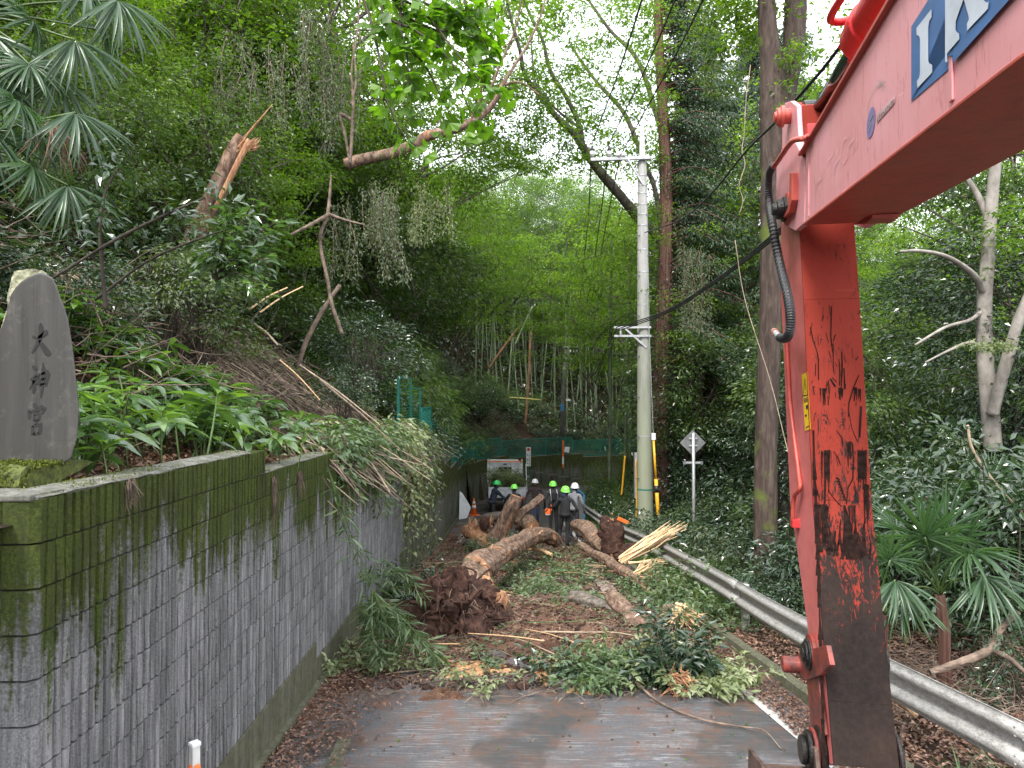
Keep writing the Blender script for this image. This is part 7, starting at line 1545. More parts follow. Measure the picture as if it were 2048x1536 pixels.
    mb = MB().sphere(hd + Rl @ Vector((0, -.035, -.005)), (.078, .07, .075), 12, 8); mb.build('hair', PM['hair'], e, smooth=True)
    for s_, nme in ((1, 'hem'),): MB().lathe([(.165, .0), (.160, .09), (.150, .10)], 20, tuple(j['pelvis'] + Vector((0, 0, -.05)))).build('shirt_hem', PM[shirt], e, smooth=True).scale = (1, .80, 1) if 0 else (1, 1, 1)
    return e
def foot(px, d): return (at(px, 1000, d).x, d, G(d) + .03)
w1 = person(foot(984, 26), R_(-62), 'person in dark navy work clothes and green helmet leaning over branches beside the truck', 'navy', 'black', 'greenh', dict(lean=(.30, 0), elL=(-.26, .48, 1.14), wrL=(-.20, .68, 1.02), elR=(.27, .38, 1.06), wrR=(.22, .60, .92), knL=(-.10, .10, .50)))
w2 = person(foot(1028, 24), R_(8), 'person in lime helmet and blue-grey trousers seen from behind beside the propped log', 'black', 'bluegrey', 'lime', dict(lean=(.28, .05), hiL=(-.10, 0, .92), knL=(-.17, .06, .50), anL=(-.22, -.02, .10), toL=(-.26, .14, .04), elL=(-.30, .28, 1.10), wrL=(-.20, .50, .98), elR=(.30, .28, 1.08), wrR=(.20, .52, .94)), .97)
w3 = person(foot(1070, 26.6), R_(178), 'person in white helmet and brown shirt walking towards the camera on the road', 'brown', 'denim', 'white', dict(elL=(-.32, -.02, 1.16), wrL=(-.36, .10, .92), elR=(.31, -.02, 1.16), wrR=(.37, .08, .92), knR=(.09, .16, .50), anR=(.08, .10, .12), toR=(.09, .28, .08), anL=(-.09, -.12, .11)), 1.0)
w4 = person(foot(1107, 24.3), R_(10), 'person in lime helmet wearing a black tool harness, seen from behind', 'charcoal', 'black', 'lime', dict(lean=(.12, 0), elL=(-.31, .0, 1.12), wrL=(-.27, .18, .92), elR=(.30, .02, 1.12), wrR=(.24, .22, .96)), 1.02)
w5 = person(foot(1130, 20.8), R_(-2), 'person in lime helmet and plain black clothes nearest the camera, seen from behind', 'black', 'black', 'lime', dict(lean=(.07, .02), elL=(-.32, .08, 1.16), wrL=(-.44, .30, 1.10), elR=(.34, -.04, 1.14), wrR=(.24, .04, .92), knL=(-.15, .10, .50), anL=(-.16, .02, .14), toL=(-.17, .18, .07), knR=(.07, .02, .50), anR=(.06, -.05, .10)), 1.02, look=.3)
w6 = person(foot(1148, 23.0), R_(-25), 'person in white helmet and grey long-sleeved shirt behind the darker dressed one', 'grey', 'charcoal', 'white', dict(lean=(.12, 0), elR=(.28, .06, 1.12), wrR=(.27, .20, .90), elL=(-.26, .1, 1.12), wrL=(-.18, .30, .96)), 1.02, look=.5)
# harness of w4, neck cloth of w5
mb = MB(); mb.box((0, -.13, 1.27), (.20, .08, .26)); bevel(mb.build('tool_pack', PM['black'], w4), .02)
for s_ in (-1, 1): MB().tube([(.10 * s_, -.115, 1.12), (.12 * s_, -.11, 1.32), (.11 * s_, .03, 1.50), (.1 * s_, .14, 1.36)], .016, 6).build('strap', M['steel'], w4)
MB().lathe([(.175, -.03), (.180, .03)], 20, (0, 0, .98)).build('belt', PM['black'], w4); MB().tube([(-.12, -.15, 1.0), (-.10, -.16, .80)], .02, 8).build('hanging_tool', M['orange'], w4)
MB().lathe([(.088, -.07), (.080, -.02), (.098, .06)], 18, (0, .045, 1.535)).build('neck_cloth', PM['denim'], w5, smooth=True)
# chainsaw carried by the nearest worker's left hand
q = Vector(w5.location) + Vector((-.48, .32, 1.02)); cs = empty('chainsaw', q, R_(80), 'small orange and white chainsaw carried between the two lime-helmeted workers', 'chainsaw')
bevel(MB().box((0, 0, 0), (.26, .16, .16)).build('engine', M['orange'], cs), .02); bevel(MB().box((.0, .0, -.07), (.24, .14, .06)).build('tank', M['white'], cs), .01); MB().box((.36, 0, -.02), (.5, .012, .07)).build('guide_bar', M['steel'], cs); MB().tube(spline([(-.12, .06, 0), (-.16, 0, .13), (.04, 0, .15), (.1, -.06, .02)], 12), .012, 8).build('handle', M['black'], cs)
# ------------------------------------------------------------------ near plants on the wall top
def herb_arch(seed, n=8, h=.45, L=.27, W=.07):
    g = np.random.RandomState(seed); st = MB(); lf = MB(); top = np.array([g.normal() * .05, g.normal() * .05, h]); st.tube(spline([(0, 0, -.1), (top[0] * .3, top[1] * .3, h * .5), top], 8), np.linspace(.009, .005, 8), 6, cap=False)
    az = np.arange(n) * 2.4 + g.uniform(0, 6, 1) + g.normal(size=n) * .2; el = g.uniform(-.05, .55, n); D = np.stack([np.cos(az) * np.cos(el), np.sin(az) * np.cos(el), np.sin(el)], 1)
    P = top + np.stack([0 * az, 0 * az, -g.uniform(0, .5, n) * h * .5], 1) + D * .02; lf.leaves(P, D, np.array([0, 0, 1.]) + g.normal(size=(n, 3)) * .25, L * g.uniform(.7, 1.2, n), W * g.uniform(.8, 1.2, n), 5, tint=np.clip(g.normal(size=n) * .25 + .5, 0, 1), fold=.16, droop=.42)
    return (st.mesh('stem', M['stem_green'], True), lf.mesh('leaves', ML['herb'], True))
HB = [herb_arch(200 + k, [8, 10, 7, 9, 11, 6][k % 6], [.35, .5, .62, .42, .55, .28][k % 6]) for k in range(8)]
def herb(x, y, z, s_, lb, gp, k=None):
    A = HB[(rg.randrange(8) if k is None else k)]; e = empty('broadleaf_plant', (x, y, z), rg.uniform(0, 6.28), lb, 'plant', gp); e.rotation_euler = (rg.uniform(-.25, .15), rg.uniform(-.1, .35), rg.uniform(0, 6.28)); e.scale = (s_,) * 3
    for nm, m in (('stem', A[0]), ('leaves', A[1])): o = bpy.data.objects.new(nm, m); C.objects.link(o); o.parent = e
GL = 'bright long-leaved plant in the lush patch between monument and landslide'
for k in range(270):
    y = rg.uniform(4.1, 9.6); u = rg.uniform(.0, 2.4) if y > 5 else rg.uniform(.35, 1.9); x = float(xwall(y)) - .25 - u
    if y > 7.5 and u > 2.9 - (y - 7.5) * .9: continue
    if x < -.72 * y - .4: continue
    zn = 'growing close beside the stone monument' if y < 5.4 else ('in the middle of the lush patch behind the mossy coping' if y < 7.4 else 'where the lush patch meets the landslide'); herb(x, y, float(Hleft(x, y)) - .02, rg.uniform(.8, 1.25), 'bright long-leaved plant ' + zn, 'long-leaved plants ' + zn)
herb(-2.27, 3.97, -.60, .66, 'single plant with broad pale shining leaves rooted at the very edge of the coping', None, 4)
q = at(572, 935, 6.7); herb(q.x - .06, q.y, -.80, .9, 'bright green plant drooping over the first step of the wall top', None, 1); herb(q.x + .02, q.y + .25, -.78, .8, 'light green plant spilling over the step beside the hanging roots', None, 2)
q = at(155, 900, 4.3); herb(q.x, q.y, -.42, .7, 'small plant growing close against the foot of the monument', None, 3); herb(q.x + .25, q.y + .1, -.42, .75, 'low plant on the ledge a little right of the monument', None, 5)
# dry roots hanging over the coping
for (px, py, d, ln, lb) in ((288, 960, 3.85, .18, 'tuft of dry brown roots hanging from the coping below the pale plant'), (528, 955, 6.2, .50, 'longest tuft of dry roots hanging below the first step'), (592, 945, 7.0, .3, 'short tuft of dry roots hanging beside the long one')):
    g = np.random.RandomState(int(px)); mb = MB(); p0 = at(px, py, d); p0.x = float(xwall(d)) + .015
    for k in range(26):
        a = g.normal(size=3) * np.array([.006, .025, .01]); b_ = a + [.01, g.normal() * .02, -ln * g.uniform(.5, 1)]; mb.tube([a, (a + b_) / 2 + g.normal(size=3) * .02, b_ + g.normal(size=3) * .015], [.0022, .0018, .0008], 4)
    tag(mb.build('hanging_roots', M['twig'], loc=p0), lb, 'roots')
# ------------------------------------------------------------------ the landslide: stems, reeds and uprooted bushes
g = np.random.RandomState(61); mb = MB(); mb2 = MB(); mb3 = MB()
for k in range(2100):
    y = g.uniform(8.2, 18); u = g.uniform(.0, 4.2 if y < 13 else 3.2); x = float(xwall(y)) - .1 - u; z = float(Hleft(x, y)) + g.uniform(.0, .28)
    d = nrm(np.array([1, g.normal() * .35 - .25, -.72 + g.normal() * .15])); ln = g.uniform(.25, 1.3); a = np.array([x, y, z + g.uniform(0, .15)]); b_ = a + d * ln; m = (a + b_) / 2 + g.normal(size=3) * .03
    (mb, mb2, mb3)[(0, 1, 0, 2, 0, 1)[k % 6]].tube([a, m, b_], [.012 * g.uniform(.4, 1.3), .009, .004], 4)
tag(mb.build('debris', M['twig']), 'tangle of brown broken stems covering the landslide', 'debris', kind='stuff'); tag(mb2.build('debris', M['twig_pale']), 'pale reeds strewn down the landslide', 'debris', kind='stuff'); tag(mb3.build('debris', M['twig_dark']), 'dark twigs matted over the landslide', 'debris', kind='stuff')
for k, (a, b_, w_, m_, lb) in enumerate([((508, 648, 10.2), (556, 690, 9.8), .022, 'twig_pale', 'thick pale stick lying in the slide, nearest the thicket'), ((500, 618, 10.6), (575, 575, 10.9), .016, 'straw', 'straight pale cane sticking up above the slide'), ((520, 625, 10.6), (606, 573, 10.9), .014, 'straw', 'second straight pale cane beside the first'),
        ((600, 730, 10.5), (760, 850, 10.2), .012, 'twig_pale', 'long pale pole running down the slide'), ((640, 760, 10), (800, 900, 9.6), .014, 'twig', 'long brown pole lower on the slide'), ((560, 720, 9.8), (640, 800, 9.2), .009, 'wood', 'orange split stick in the middle of the slide'), ((700, 870, 9.6), (780, 985, 9.2), .018, 'twig_pale', 'grey stick poking over the wall top'), ((600, 850, 8.6), (650, 960, 8.0), .008, 'stem_green', 'thin green stem bending over the wall')]):
    A, B_ = at(*a), at(*b_); o = MB().tube(spline([(0, 0, 0), (B_ - A) * .5 + Vector((0, 0, .03)), B_ - A], 10), np.linspace(w_, w_ * .6, 10), 8, rough=.08, seed=k).build('stick', M[m_], loc=A); tag(o, lb, 'stick')
g = np.random.RandomState(71)
SLID = [('uprooted bush with pale wilted leaves slumped over the wall top nearest the camera', 8.6, 10.2, 'fresh', .5), ('wilted leafy bush hanging far down the wall beside the root plate', 10.2, 12.0, 'fresh', 1.3), ('large mass of pale drooping leaves hanging over the wall', 12.0, 13.8, 'wilt', 2.2), ('grey-green bush hanging down the wall behind the pale mass', 13.6, 15.2, 'grey', 2.4), ('leafy branches slumped over the wall below the louvred fence', 15.0, 16.8, 'broad', 1.7)]
for i, (lb, y0, y1, lf_, dn) in enumerate(SLID):
    st = []
    for k in range(20):
        y = g.uniform(y0, y1); x = float(xwall(y)) - g.uniform(.1, .9); a = np.array([x, y, float(Hleft(x, y)) + .1]); out = g.uniform(.15, .75) * (dn / 2.4); dz = g.uniform(.0, 1) ** 1.2 * dn
        ztop_ = wtop(y) + (g.uniform(.1, .4) if y < 13.5 else g.uniform(.02, .15)); b_ = np.array([float(xwall(y)) + out * .4, y + g.normal() * .1, ztop_]); c_ = np.array([float(xwall(y)) + out, y + g.normal() * .25 - .2, ztop_ - dz]); st.append([a, b_, c_])
    leafy('uprooted_bush', lb, 'bush', st, lf_, .11, .048, 6, .18, 3, 300 + i, 'twig', .45, 1, .7, start=.2, r0=.010)
for i in range(15):
    y = g.uniform(8.8, 17.5); u = g.uniform(.2, 3.6 if y < 13 else 2.8); x = float(xwall(y)) - u; z = float(Hleft(x, y)); st = []
    for k in range(7):
        a = np.array([x, y, z + .05]) + g.normal(size=3) * [.2, .2, .03]; st.append([a, a + [.2, g.normal() * .2, .16], a + [.5, g.normal() * .3, .02 + g.normal() * .12]])
    leafy('torn_branch', 'torn leafy branch lying on the landslide', 'branch', st, ['wilt', 'fresh', 'broad', 'wilt'][i % 4], .10, .045, 7, .13, 3, 400 + i, 'twig', .3, .8, .7, start=.1, step=2, r0=.006, group='torn branches on the landslide')
# bare twiggy tangle on the near slope
mb = MB(); g = np.random.RandomState(81)
for k in range(1300):
    y = g.uniform(5.5, 12); u = g.uniform(1.0, 5.5); x = float(xwall(y)) - u; z = float(Hleft(x, y)) + g.uniform(0, 1) ** 1.6 * .8; a = np.array([x, y, z]); d = nrm(g.normal(size=3) * [1, .6, .35]); ln = g.uniform(.3, 1.0)
    mb.tube(spline([a, a + d * ln * .5 + g.normal(size=3) * .06, a + d * ln + g.normal(size=3) * .1], 5), np.linspace(.007, .002, 5), 4, cap=False)
tag(mb.build('twigs', M['twig']), 'tangle of thin bare twigs on the near slope', 'twigs', kind='stuff')
# slim saplings and arching stems in front of the slope
for i, (pts, lb) in enumerate([([(212, 620, 5.6, 9), (205, 540, 5.6, 8), (200, 450, 5.6, 7), (212, 380, 5.7, 5), (240, 330, 5.8, 4)], 'slim dark sapling rising just right of the monument'), ([(100, 560, 5.4, 5), (230, 480, 5.5, 7), (330, 430, 5.6, 6), (410, 395, 5.7, 4)], 'arching dark stem crossing the near slope'), ([(190, 600, 6, 6), (300, 520, 6, 5), (420, 470, 6.2, 4), (520, 440, 6.4, 3)], 'lower arching stem reaching towards the leafy spray')]):
    e = trunk_thing('sapling', [pts], 'bark_dark', lb, 'sapling', n=8, rough=.05); gg = np.random.RandomState(i + 90); lf = MB(); o_ = np.array(e.location)
    for (px, py, d, w_) in pts[2:]:
        for q in range(7): clump_leaves(lf, gg, np.array(at(px + gg.normal() * 28, py + gg.normal() * 26, d + gg.normal() * .1)) - o_, .10, 6, .11, .042, 3, .7, None, .25, .8, gg.normal() * .1)
    lf.build('leaves', ML['dark'], e)
bx = np.array(at(430, 560, 6.3)); leafy('leafy_spray', 'leafy spray of fresh green oval leaves standing out against the slide', 'branch', [[bx, (bx + np.array(at(*t))) / 2 + [0, 0, .08], np.array(at(*t))] for t in ((500, 420, 6.0), (540, 470, 6.0), (470, 400, 6.1), (560, 520, 6.0), (520, 570, 6.0), (450, 470, 6.1), (480, 520, 6.0), (400, 520, 6.2), (560, 440, 6.1))], 'herb', .13, .048, 4, .12, 3, 5, 'twig_dark', .25, .9, .8, start=.25)
# ------------------------------------------------------------------ ginkgo twigs overhead
bx = [at(700, -60, 4.3), at(820, -90, 4.2), at(560, -60, 4.5), at(930, -80, 4.3)]
tp_ = [[(735, 20, 4.3), (760, 120, 4.2), (775, 200, 4.2), (800, 260, 4.2), (840, 300, 4.2)], [(800, 30, 4.2), (815, 120, 4.1), (818, 200, 4.1)], [(840, 20, 4.2), (900, 90, 4.1), (950, 150, 4.1), (985, 190, 4.1)], [(760, 20, 4.2), (830, 60, 4.1), (900, 120, 4.1), (930, 200, 4.1), (960, 250, 4.1)], [(930, 10, 4.2), (960, 60, 4.2), (985, 120, 4.2)], [(790, 10, 4.2), (870, 60, 4.2), (920, 60, 4.2), (975, 90, 4.2)], [(860, 10, 4.2), (905, 20, 4.2), (960, 20, 4.2)], [(800, 60, 4.1), (850, 130, 4.1), (880, 190, 4.1), (905, 240, 4.1)]]
leafy('ginkgo_branch', 'overhanging branch with bright green fan-shaped leaves at the top centre', 'branch', [[np.array(bx[k % 2] if k != 4 else bx[3])] + [np.array(at(*q)) for q in t] for k, t in enumerate(tp_)], 'ginkgo', .075, .07, 4, .11, 'fan', 6, 'bark_dark' if 0 else 'twig_dark', .55, 1, .6, start=.12, r0=.010)
# ------------------------------------------------------------------ fan palms
def frond_arch(seed, n=34, L=.55, droop=.35, mat='palm', W=.032, A=2.35):
    g = np.random.RandomState(seed); lf = MB(); a = np.linspace(-A, A, n); D = np.stack([np.sin(a), np.cos(a), .12 + 0 * a + .22 * np.cos(a * 14)], 1); N = np.stack([0 * a + .25 * np.sin(a * 17), 0 * a, 1 + 0 * a], 1)
    lf.leaves(np.zeros((n, 3)) + D * .03, D, N, L * (1 - .22 * np.abs(a) / 2.35) * g.uniform(.9, 1.06, n), W, 5, tint=np.clip(.5 + g.normal(size=n) * .12, 0, 1), fold=.35, droop=droop); return lf.mesh('frond_blade', ML[mat], True)
FR = [frond_arch(1, droop=.12), frond_arch(2, droop=.3), frond_arch(3, droop=.6), frond_arch(4, 30, .66, .35, A=1.15), frond_arch(5, 22, .55, .3, 'litter', .014, A=.8)]
ST = MB().tube(spline([(0, 0, 0), (.02, .4, .06), (0, 1, 0)], 10), np.linspace(.013, .009, 10), 6).mesh('petiole', M['stem_green'], True)
def frond(parent, a, b_, k, s_, roll=0, pitch=None):
    """petiole from a to b (world); blade at b"""
    o = Vector(parent.location); a, b_ = Vector(a), Vector(b_); d = b_ - a; fr = empty('frond', a - o); fr.parent = parent; q = d.to_track_quat('Y', 'Z')
    p = bpy.data.objects.new('petiole', ST); C.objects.link(p); p.parent = fr; p.rotation_mode = 'QUATERNION'; p.rotation_quaternion = q; p.scale = (1, d.length, 1)
    bl = bpy.data.objects.new('blade', FR[k]); C.objects.link(bl); bl.parent = fr; bl.location = d; dd = d.normalized(); dd.z += (-.5 if pitch is None else pitch); q2 = dd.to_track_quat('Y', 'Z'); bl.rotation_mode = 'QUATERNION'; bl.rotation_quaternion = q2 @ Euler((0, roll, 0)).to_quaternion(); bl.scale = (s_,) * 3
def palm(base, top, fr, label, rtr=.07):
    b0, t0 = at(*base), at(*top); e = empty('fan_palm', b0, 0, label, 'palm'); MB().tube([(0, 0, -.5), (t0 - b0) * .5 + Vector((.02, 0, 0)), t0 - b0], [rtr * 1.1, rtr, rtr * .9], 14, rough=.12).build('trunk', M['bark_cedar'], e)
    for (px, py, d, k, s_, roll, pitch) in fr: frond(e, t0, at(px, py, d), k, s_, roll, pitch)
    return e
palm((-160, 520, 6.6), (-60, 40, 6.6), [(165, -30, 6.4, 3, .95, .2, -1.6), (235, 0, 6.4, 3, .9, .5, -1.8), (110, -50, 6.5, 3, .9, -.3, -1.5), (60, 40, 6.2, 2, .8, -.5, -1.0), (150, 80, 6.2, 3, .85, .5, -1.7), (20, 110, 6.2, 3, .9, -.4, -1.3), (-20, 70, 6.2, 3, .9, .5, -1.2), (110, 150, 6.4, 3, .8, .3, -2.0), (60, -60, 6.8, 2, .9, 0, -.6), (200, 60, 6.6, 3, .8, -.4, -1.9), (60, 130, 6.1, 1, .75, .4, -.5), (0, 170, 6.1, 2, .8, .2, -.8)], 'tall fan palm with drooping fingered leaves at the upper left corner', .09)
palm((-140, 640, 6.2), (-60, 300, 6.2), [(150, 225, 6.0, 3, .85, .4, -1.8), (100, 240, 6.0, 4, .95, .1, -2.2), (30, 200, 5.8, 3, .85, -.4, -1.3), (-30, 260, 5.8, 3, .9, 0, -1.2), (135, 370, 5.9, 3, .8, .5, -1.7), (60, 330, 5.8, 3, .75, -.4, -1.4), (5, 240, 5.9, 1, .8, .3, -.5), (70, 280, 6.1, 2, .7, .2, -.9)], 'lower fan palm with one withered brown frond above the monument', .07)
palm((1890, 1330, 7.6), (1880, 1190, 7.6), [(1850, 1075, 7.3, 0, 1.0, .2, .3), (1800, 1110, 7.4, 1, .85, -.3, -.1), (1945, 1110, 7.2, 2, 1.0, .2, -.6), (1965, 1150, 7.1, 3, .95, .2, -1.3), (1895, 1060, 7.5, 0, 1.05, 0, .5), (1810, 1180, 7.3, 3, .9, 0, -1.2), (1790, 1060, 7.9, 1, .8, 0, 0), (1870, 1100, 7.4, 1, .85, .4, .1), (1935, 1080, 7.6, 1, .9, -.3, .1)], 'fan palm with large spread fronds right of the excavator arm', .06)
palm((1760, 1280, 7.2), (1770, 1230, 7.2), [(1780, 1120, 7.1, 1, .7, 0, -.3), (1790, 1160, 7.0, 3, .75, 0, -1.3), (1755, 1130, 7.2, 2, .7, 0, -.5)], 'small fan palm half hidden behind the excavator arm', .04)
palm((1995, 1060, 9.5), (1980, 1010, 9.5), [(1960, 980, 9.3, 1, .8, 0, -.2), (2010, 985, 9.3, 2, .8, 0, -.4), (1985, 960, 9.6, 0, .8, 0, .3)], 'young fan palm among glossy shrubs near the right edge', .05)
0 and palm((1480, 850, 14), (1475, 780, 14), [(1440, 760, 13.8, 2, 1.0, 0, -.6), (1500, 760, 13.8, 3, 1.0, 0, -.9), (1470, 740, 13.8, 1, 1.0, 0, -.2), (1450, 790, 13.6, 3, .9, 0, -1.2)], 'dark fan palm in the thicket left of the forked tree', .05)
# glossy shrubs close to the arm, right foreground
for (px, py, d, s_, kd, lb) in ((1960, 1130, 8.9, .85, 'bush_dark', 'large glossy shrub filling the right edge above the rail'), (1840, 960, 10.5, 1.1, 'bush_dark', 'broad glossy shrub behind the fan palm'), (1960, 960, 10.2, 1.1, 'bush_grey', 'greyish shrub at the right edge above the palm'), (2040, 1010, 9.2, .95, 'bush_dark', 'glossy shrub cut by the right edge'), (2060, 1250, 6.9, .5, 'bush_dark', 'low glossy shrub at the right edge beside the dead branch'), (1590, 1180, 9.8, .6, 'bush_dark', 'glossy shrub right behind the excavator arm and rail'), (1500, 1150, 11, .6, 'bush_dark', 'low shrub behind the guardrail left of the forked trunk'), (1450, 1110, 12.5, .45, 'bush_broad', 'small green shrub right of the road sign post'), (1620, 1050, 10.5, .9, 'bush_dark', 'tall glossy shrub hidden behind the arm'), (1440, 1040, 18.6, .9, 'bush_dark', 'dark shrub just behind the sign')):
    p_ = at(px, py, d); z = float(Hright(p_.x, d)) - .05; plant(kd, p_.x, d, z, s_, rg.uniform(0, 6), lb, 'shrub', szz=max(.8, (p_.z - z) / 1.5 / s_ + .15))
# dead branch and brushwood behind the rail
g = np.random.RandomState(95); mb = MB()
for k in range(520):
    px, py = g.uniform(1770, 2048), g.uniform(1240, 1420); d = np.interp(py, [1240, 1420], [8.6, 6.3]) + g.uniform(-.2, .2); a = np.array(at(px, py, d)); a[2] = float(Hright(a[0], a[1])) + g.uniform(.02, .28); dd = nrm(g.normal(size=3) * [1, .8, .25]); ln = g.uniform(.12, .5)
    mb.tube(spline([a, a + dd * ln * .5 + g.normal(size=3) * .04, a + dd * ln + g.normal(size=3) * .06], 5), np.linspace(.005, .0015, 5), 4, cap=False)
tag(mb.build('brushwood', M['twig']), 'tangle of thin dry brushwood behind the guardrail', 'brushwood', kind='stuff')
arm([(1860, 1345, 6.8, 12), (1920, 1325, 6.8, 15), (1980, 1298, 6.9, 15), (2000, 1260, 7, 13), (2035, 1225, 7.1, 12)], 'twig', 'limb', 8, e=trunk_thing('dead_branch', [[(1985, 1300, 6.9, 12), (2020, 1318, 6.8, 10), (2050, 1345, 6.7, 8)]], 'twig', 'crooked dead branch lying behind the guardrail at the right', 'branch', n=8))
trunk_thing('branch', [[(1935, 850, 9, 5), (1945, 900, 9, 6), (1985, 960, 9, 6), (2048, 1030, 9, 6), (2090, 1060, 9, 6)]], 'twig_pale', 'thin pale arching twig across the right shrubs', 'twig', n=6)
for (pts, lb) in (([(1790, 1395, 6.4, 20), (1815, 1410, 6.3, 24), (1832, 1432, 6.2, 14)], 'orange split wood chunk lying behind the arm, left of two'), ([(1845, 1418, 6.3, 14), (1870, 1428, 6.2, 18), (1888, 1455, 6.1, 16)], 'orange split wood chunk under the guardrail, right of two')): log_thing([pts], lb, 'wood_chunk', 'wood', 'wood', 10, rough=.2)
# low plants along verge and under the rail
GR = [MB() for _ in range(2)]
for k in range(2):
    g = np.random.RandomState(k + 7); n = 46; az = g.uniform(0, 6.28, n); el = g.uniform(.5, 1.3, n); GR[k].leaves(g.normal(size=(n, 3)) * [.03, .03, 0], np.stack([np.cos(az) * np.cos(el), np.sin(az) * np.cos(el), np.sin(el)], 1), np.array([0, 0, 1.]), .42 * g.uniform(.6, 1.1, n), .012, 5, droop=.5)
    GR[k] = GR[k].mesh('grass_tuft', ML['broad'])
RTP = 0
for (px, py, d) in ((1900, 1536, 5.2), (1935, 1520, 5.3), (1980, 1536, 5.2), (2010, 1500, 5.4), (1500, 1195, 10.2), (1535, 1225, 9.9), (1570, 1250, 9.4), (1480, 1180, 10.8)):
    p_ = at(px, py, d); o = inst('grass_tuft', GR[rg.randrange(2)], None, (p_.x, d, float(Hright(p_.x, d))), (0, 0, rg.uniform(0, 6)), rg.uniform(.7, 1.1)); tag(o, 'tuft of grass under the guardrail', 'grass tuft', 'grass tufts under the guardrail')
# ------------------------------------------------------------------ masses: litter, undergrowth, ivy
def scatter_leaves(name, label, n, fx, L, W, leaf, seed, kind=2, up=1.0, el=.15, fold=.3, droop=.2, cat='leaves'):
    g = np.random.RandomState(seed); P = fx(g, n); n = len(P); az = g.uniform(0, 6.28, n); e = g.normal(size=n) * el; D = np.stack([np.cos(az), np.sin(az), e], 1); N = np.array([0, 0, up]) + g.normal(size=(n, 3)) * .35
    mb = MB().leaves(P, D, N, L * g.uniform(.6, 1.3, n), W * g.uniform(.7, 1.3, n), kind, tint=np.clip(g.normal(size=n) * .28 + .5, 0, 1), fold=fold, droop=droop); return tag(mb.build(name, ML[leaf]), label, cat, kind='stuff')
def lit_left(g, n):
    y = g.uniform(3.2, 17, n); w_ = np.interp(y, [3, 6, 8, 17], [.42, .55, .8, .6]); x = xwall(y) + .03 + w_ * np.abs(g.normal(size=n)) * .55; return np.stack([x, y, G(y) + .03 + g.uniform(0, .035, n)], 1)
scatter_leaves('leaf_litter', 'brown leaf litter along the foot of the wall', 9000, lit_left, .045, .022, 'litter', 1)
def lit_right(g, n):
    y = g.uniform(3.5, 15, n); t = g.rand(n) ** .8; x = xright(y) - .02 - t * .42; return np.stack([x, y, G(y) + .025 + g.uniform(0, .03, n)], 1)
scatter_leaves('leaf_litter', 'brown leaf litter between white line and kerb', 7500, lit_right, .045, .022, 'litter', 2)
def lit_rail(g, n):
    y = g.uniform(3.5, 14, n); x = xright(y) + .15 + g.uniform(0, 1, n) ** 1.1 * 3.8; return np.stack([x, y, Hright(x, y) + .01 + g.uniform(0, .05, n)], 1)
scatter_leaves('leaf_litter', 'brown leaf litter behind the guardrail', 26000, lit_rail, .06, .03, 'litter', 3)
def lit_road(g, n):
    y = g.uniform(3.2, 9, n); x = g.uniform(-1.8, 2.9, n); return np.stack([x, y, G(y) + .026 + 0 * y], 1)
scatter_leaves('leaf_litter', 'scattered single leaves on the asphalt', 260, lit_road, .04, .02, 'litter', 4); scatter_leaves('leaf_litter', 'few fallen yellow-green leaves on the asphalt', 70, lit_road, .045, .022, 'bright', 5)
def lit_mud(g, n):
    y = g.uniform(8, 22, n); x = g.uniform(-2, 2.5, n); k = (fb(x, y, 1.4, 6) > .0); x, y = x[k], y[k]; return np.stack([x, y, mudz(x, y) + .01 + g.uniform(0, .05, len(y))], 1)
def chips_m(g, n):
    y = 7.7 + g.uniform(0, 1, n) ** 1.3 * 14; x = g.uniform(-2, 2.5, n); k = (fb(x, y, 1.4, 2) > -.35) & ((y > 8.3) | (g.rand(n) < .3)); x, y = x[k], y[k]; return np.stack([x, y, mudz(x, y) + .004 + g.uniform(0, .03, len(y))], 1)
scatter_leaves('leaf_debris', 'torn green leaves trodden into the mud', 16000, lambda g, n: lit_mud(g, n)[::3], .07, .032, 'fresh', 6, el=.3); scatter_leaves('wood_chips', 'pale bark chips strewn over the mud', 22000, chips_m, .06, .018, 'litter', 7)
def lit_slope(g, n):
    y = g.uniform(4, 22, n); u = g.uniform(.05, 9, n); x = xwall(y) - .1 - u; return np.stack([x, y, Hleft(x, y) + .01 + g.uniform(0, .08, n)], 1)
scatter_leaves('leaf_litter', 'brown leaf litter on the left slope', 60000, lit_slope, .08, .035, 'litter', 8, el=.3)
def slide_l(g, n):
    y = g.uniform(8, 18, n); u = g.uniform(-.1, 4.0, n); x = xwall(y) - .1 - u; k = fb(x, y, 2.2, 3) + g.normal(size=n) * .3 > .15; x, y = x[k], y[k]; return np.stack([x, y, Hleft(x, y) + .03 + g.uniform(0, .2, len(y))], 1)
scatter_leaves('leaf_debris', 'pale torn leaves strewn down the landslide', 14000, lambda g, n: slide_l(g, n)[::2], .10, .042, 'wilt', 9, kind=2, el=.5)
scatter_leaves('leaf_debris', 'green torn leaves strewn down the landslide', 9000, lambda g, n: slide_l(g, n)[::2], .10, .045, 'broad', 10, kind=2, el=.5)
def ucov(g, n):
    y = g.uniform(9, 33, n); u = g.uniform(3, 34, n); x = xwall(y) - u; scar = (y < 17.5) & (u < 3.9); k = ~scar & (np.abs(x) < y * .76 + 2); x, y = x[k], y[k]; return np.stack([x, y, Hleft(x, y) + g.uniform(0, .7, len(y)) ** 1.3], 1)
scatter_leaves('undergrowth', 'green undergrowth covering the left hillside', 110000, ucov, .24, .10, 'dark', 11, el=.6); scatter_leaves('undergrowth', 'lighter leaves in the undergrowth of the left hillside', 60000, ucov, .22, .09, 'broad', 12, el=.6)
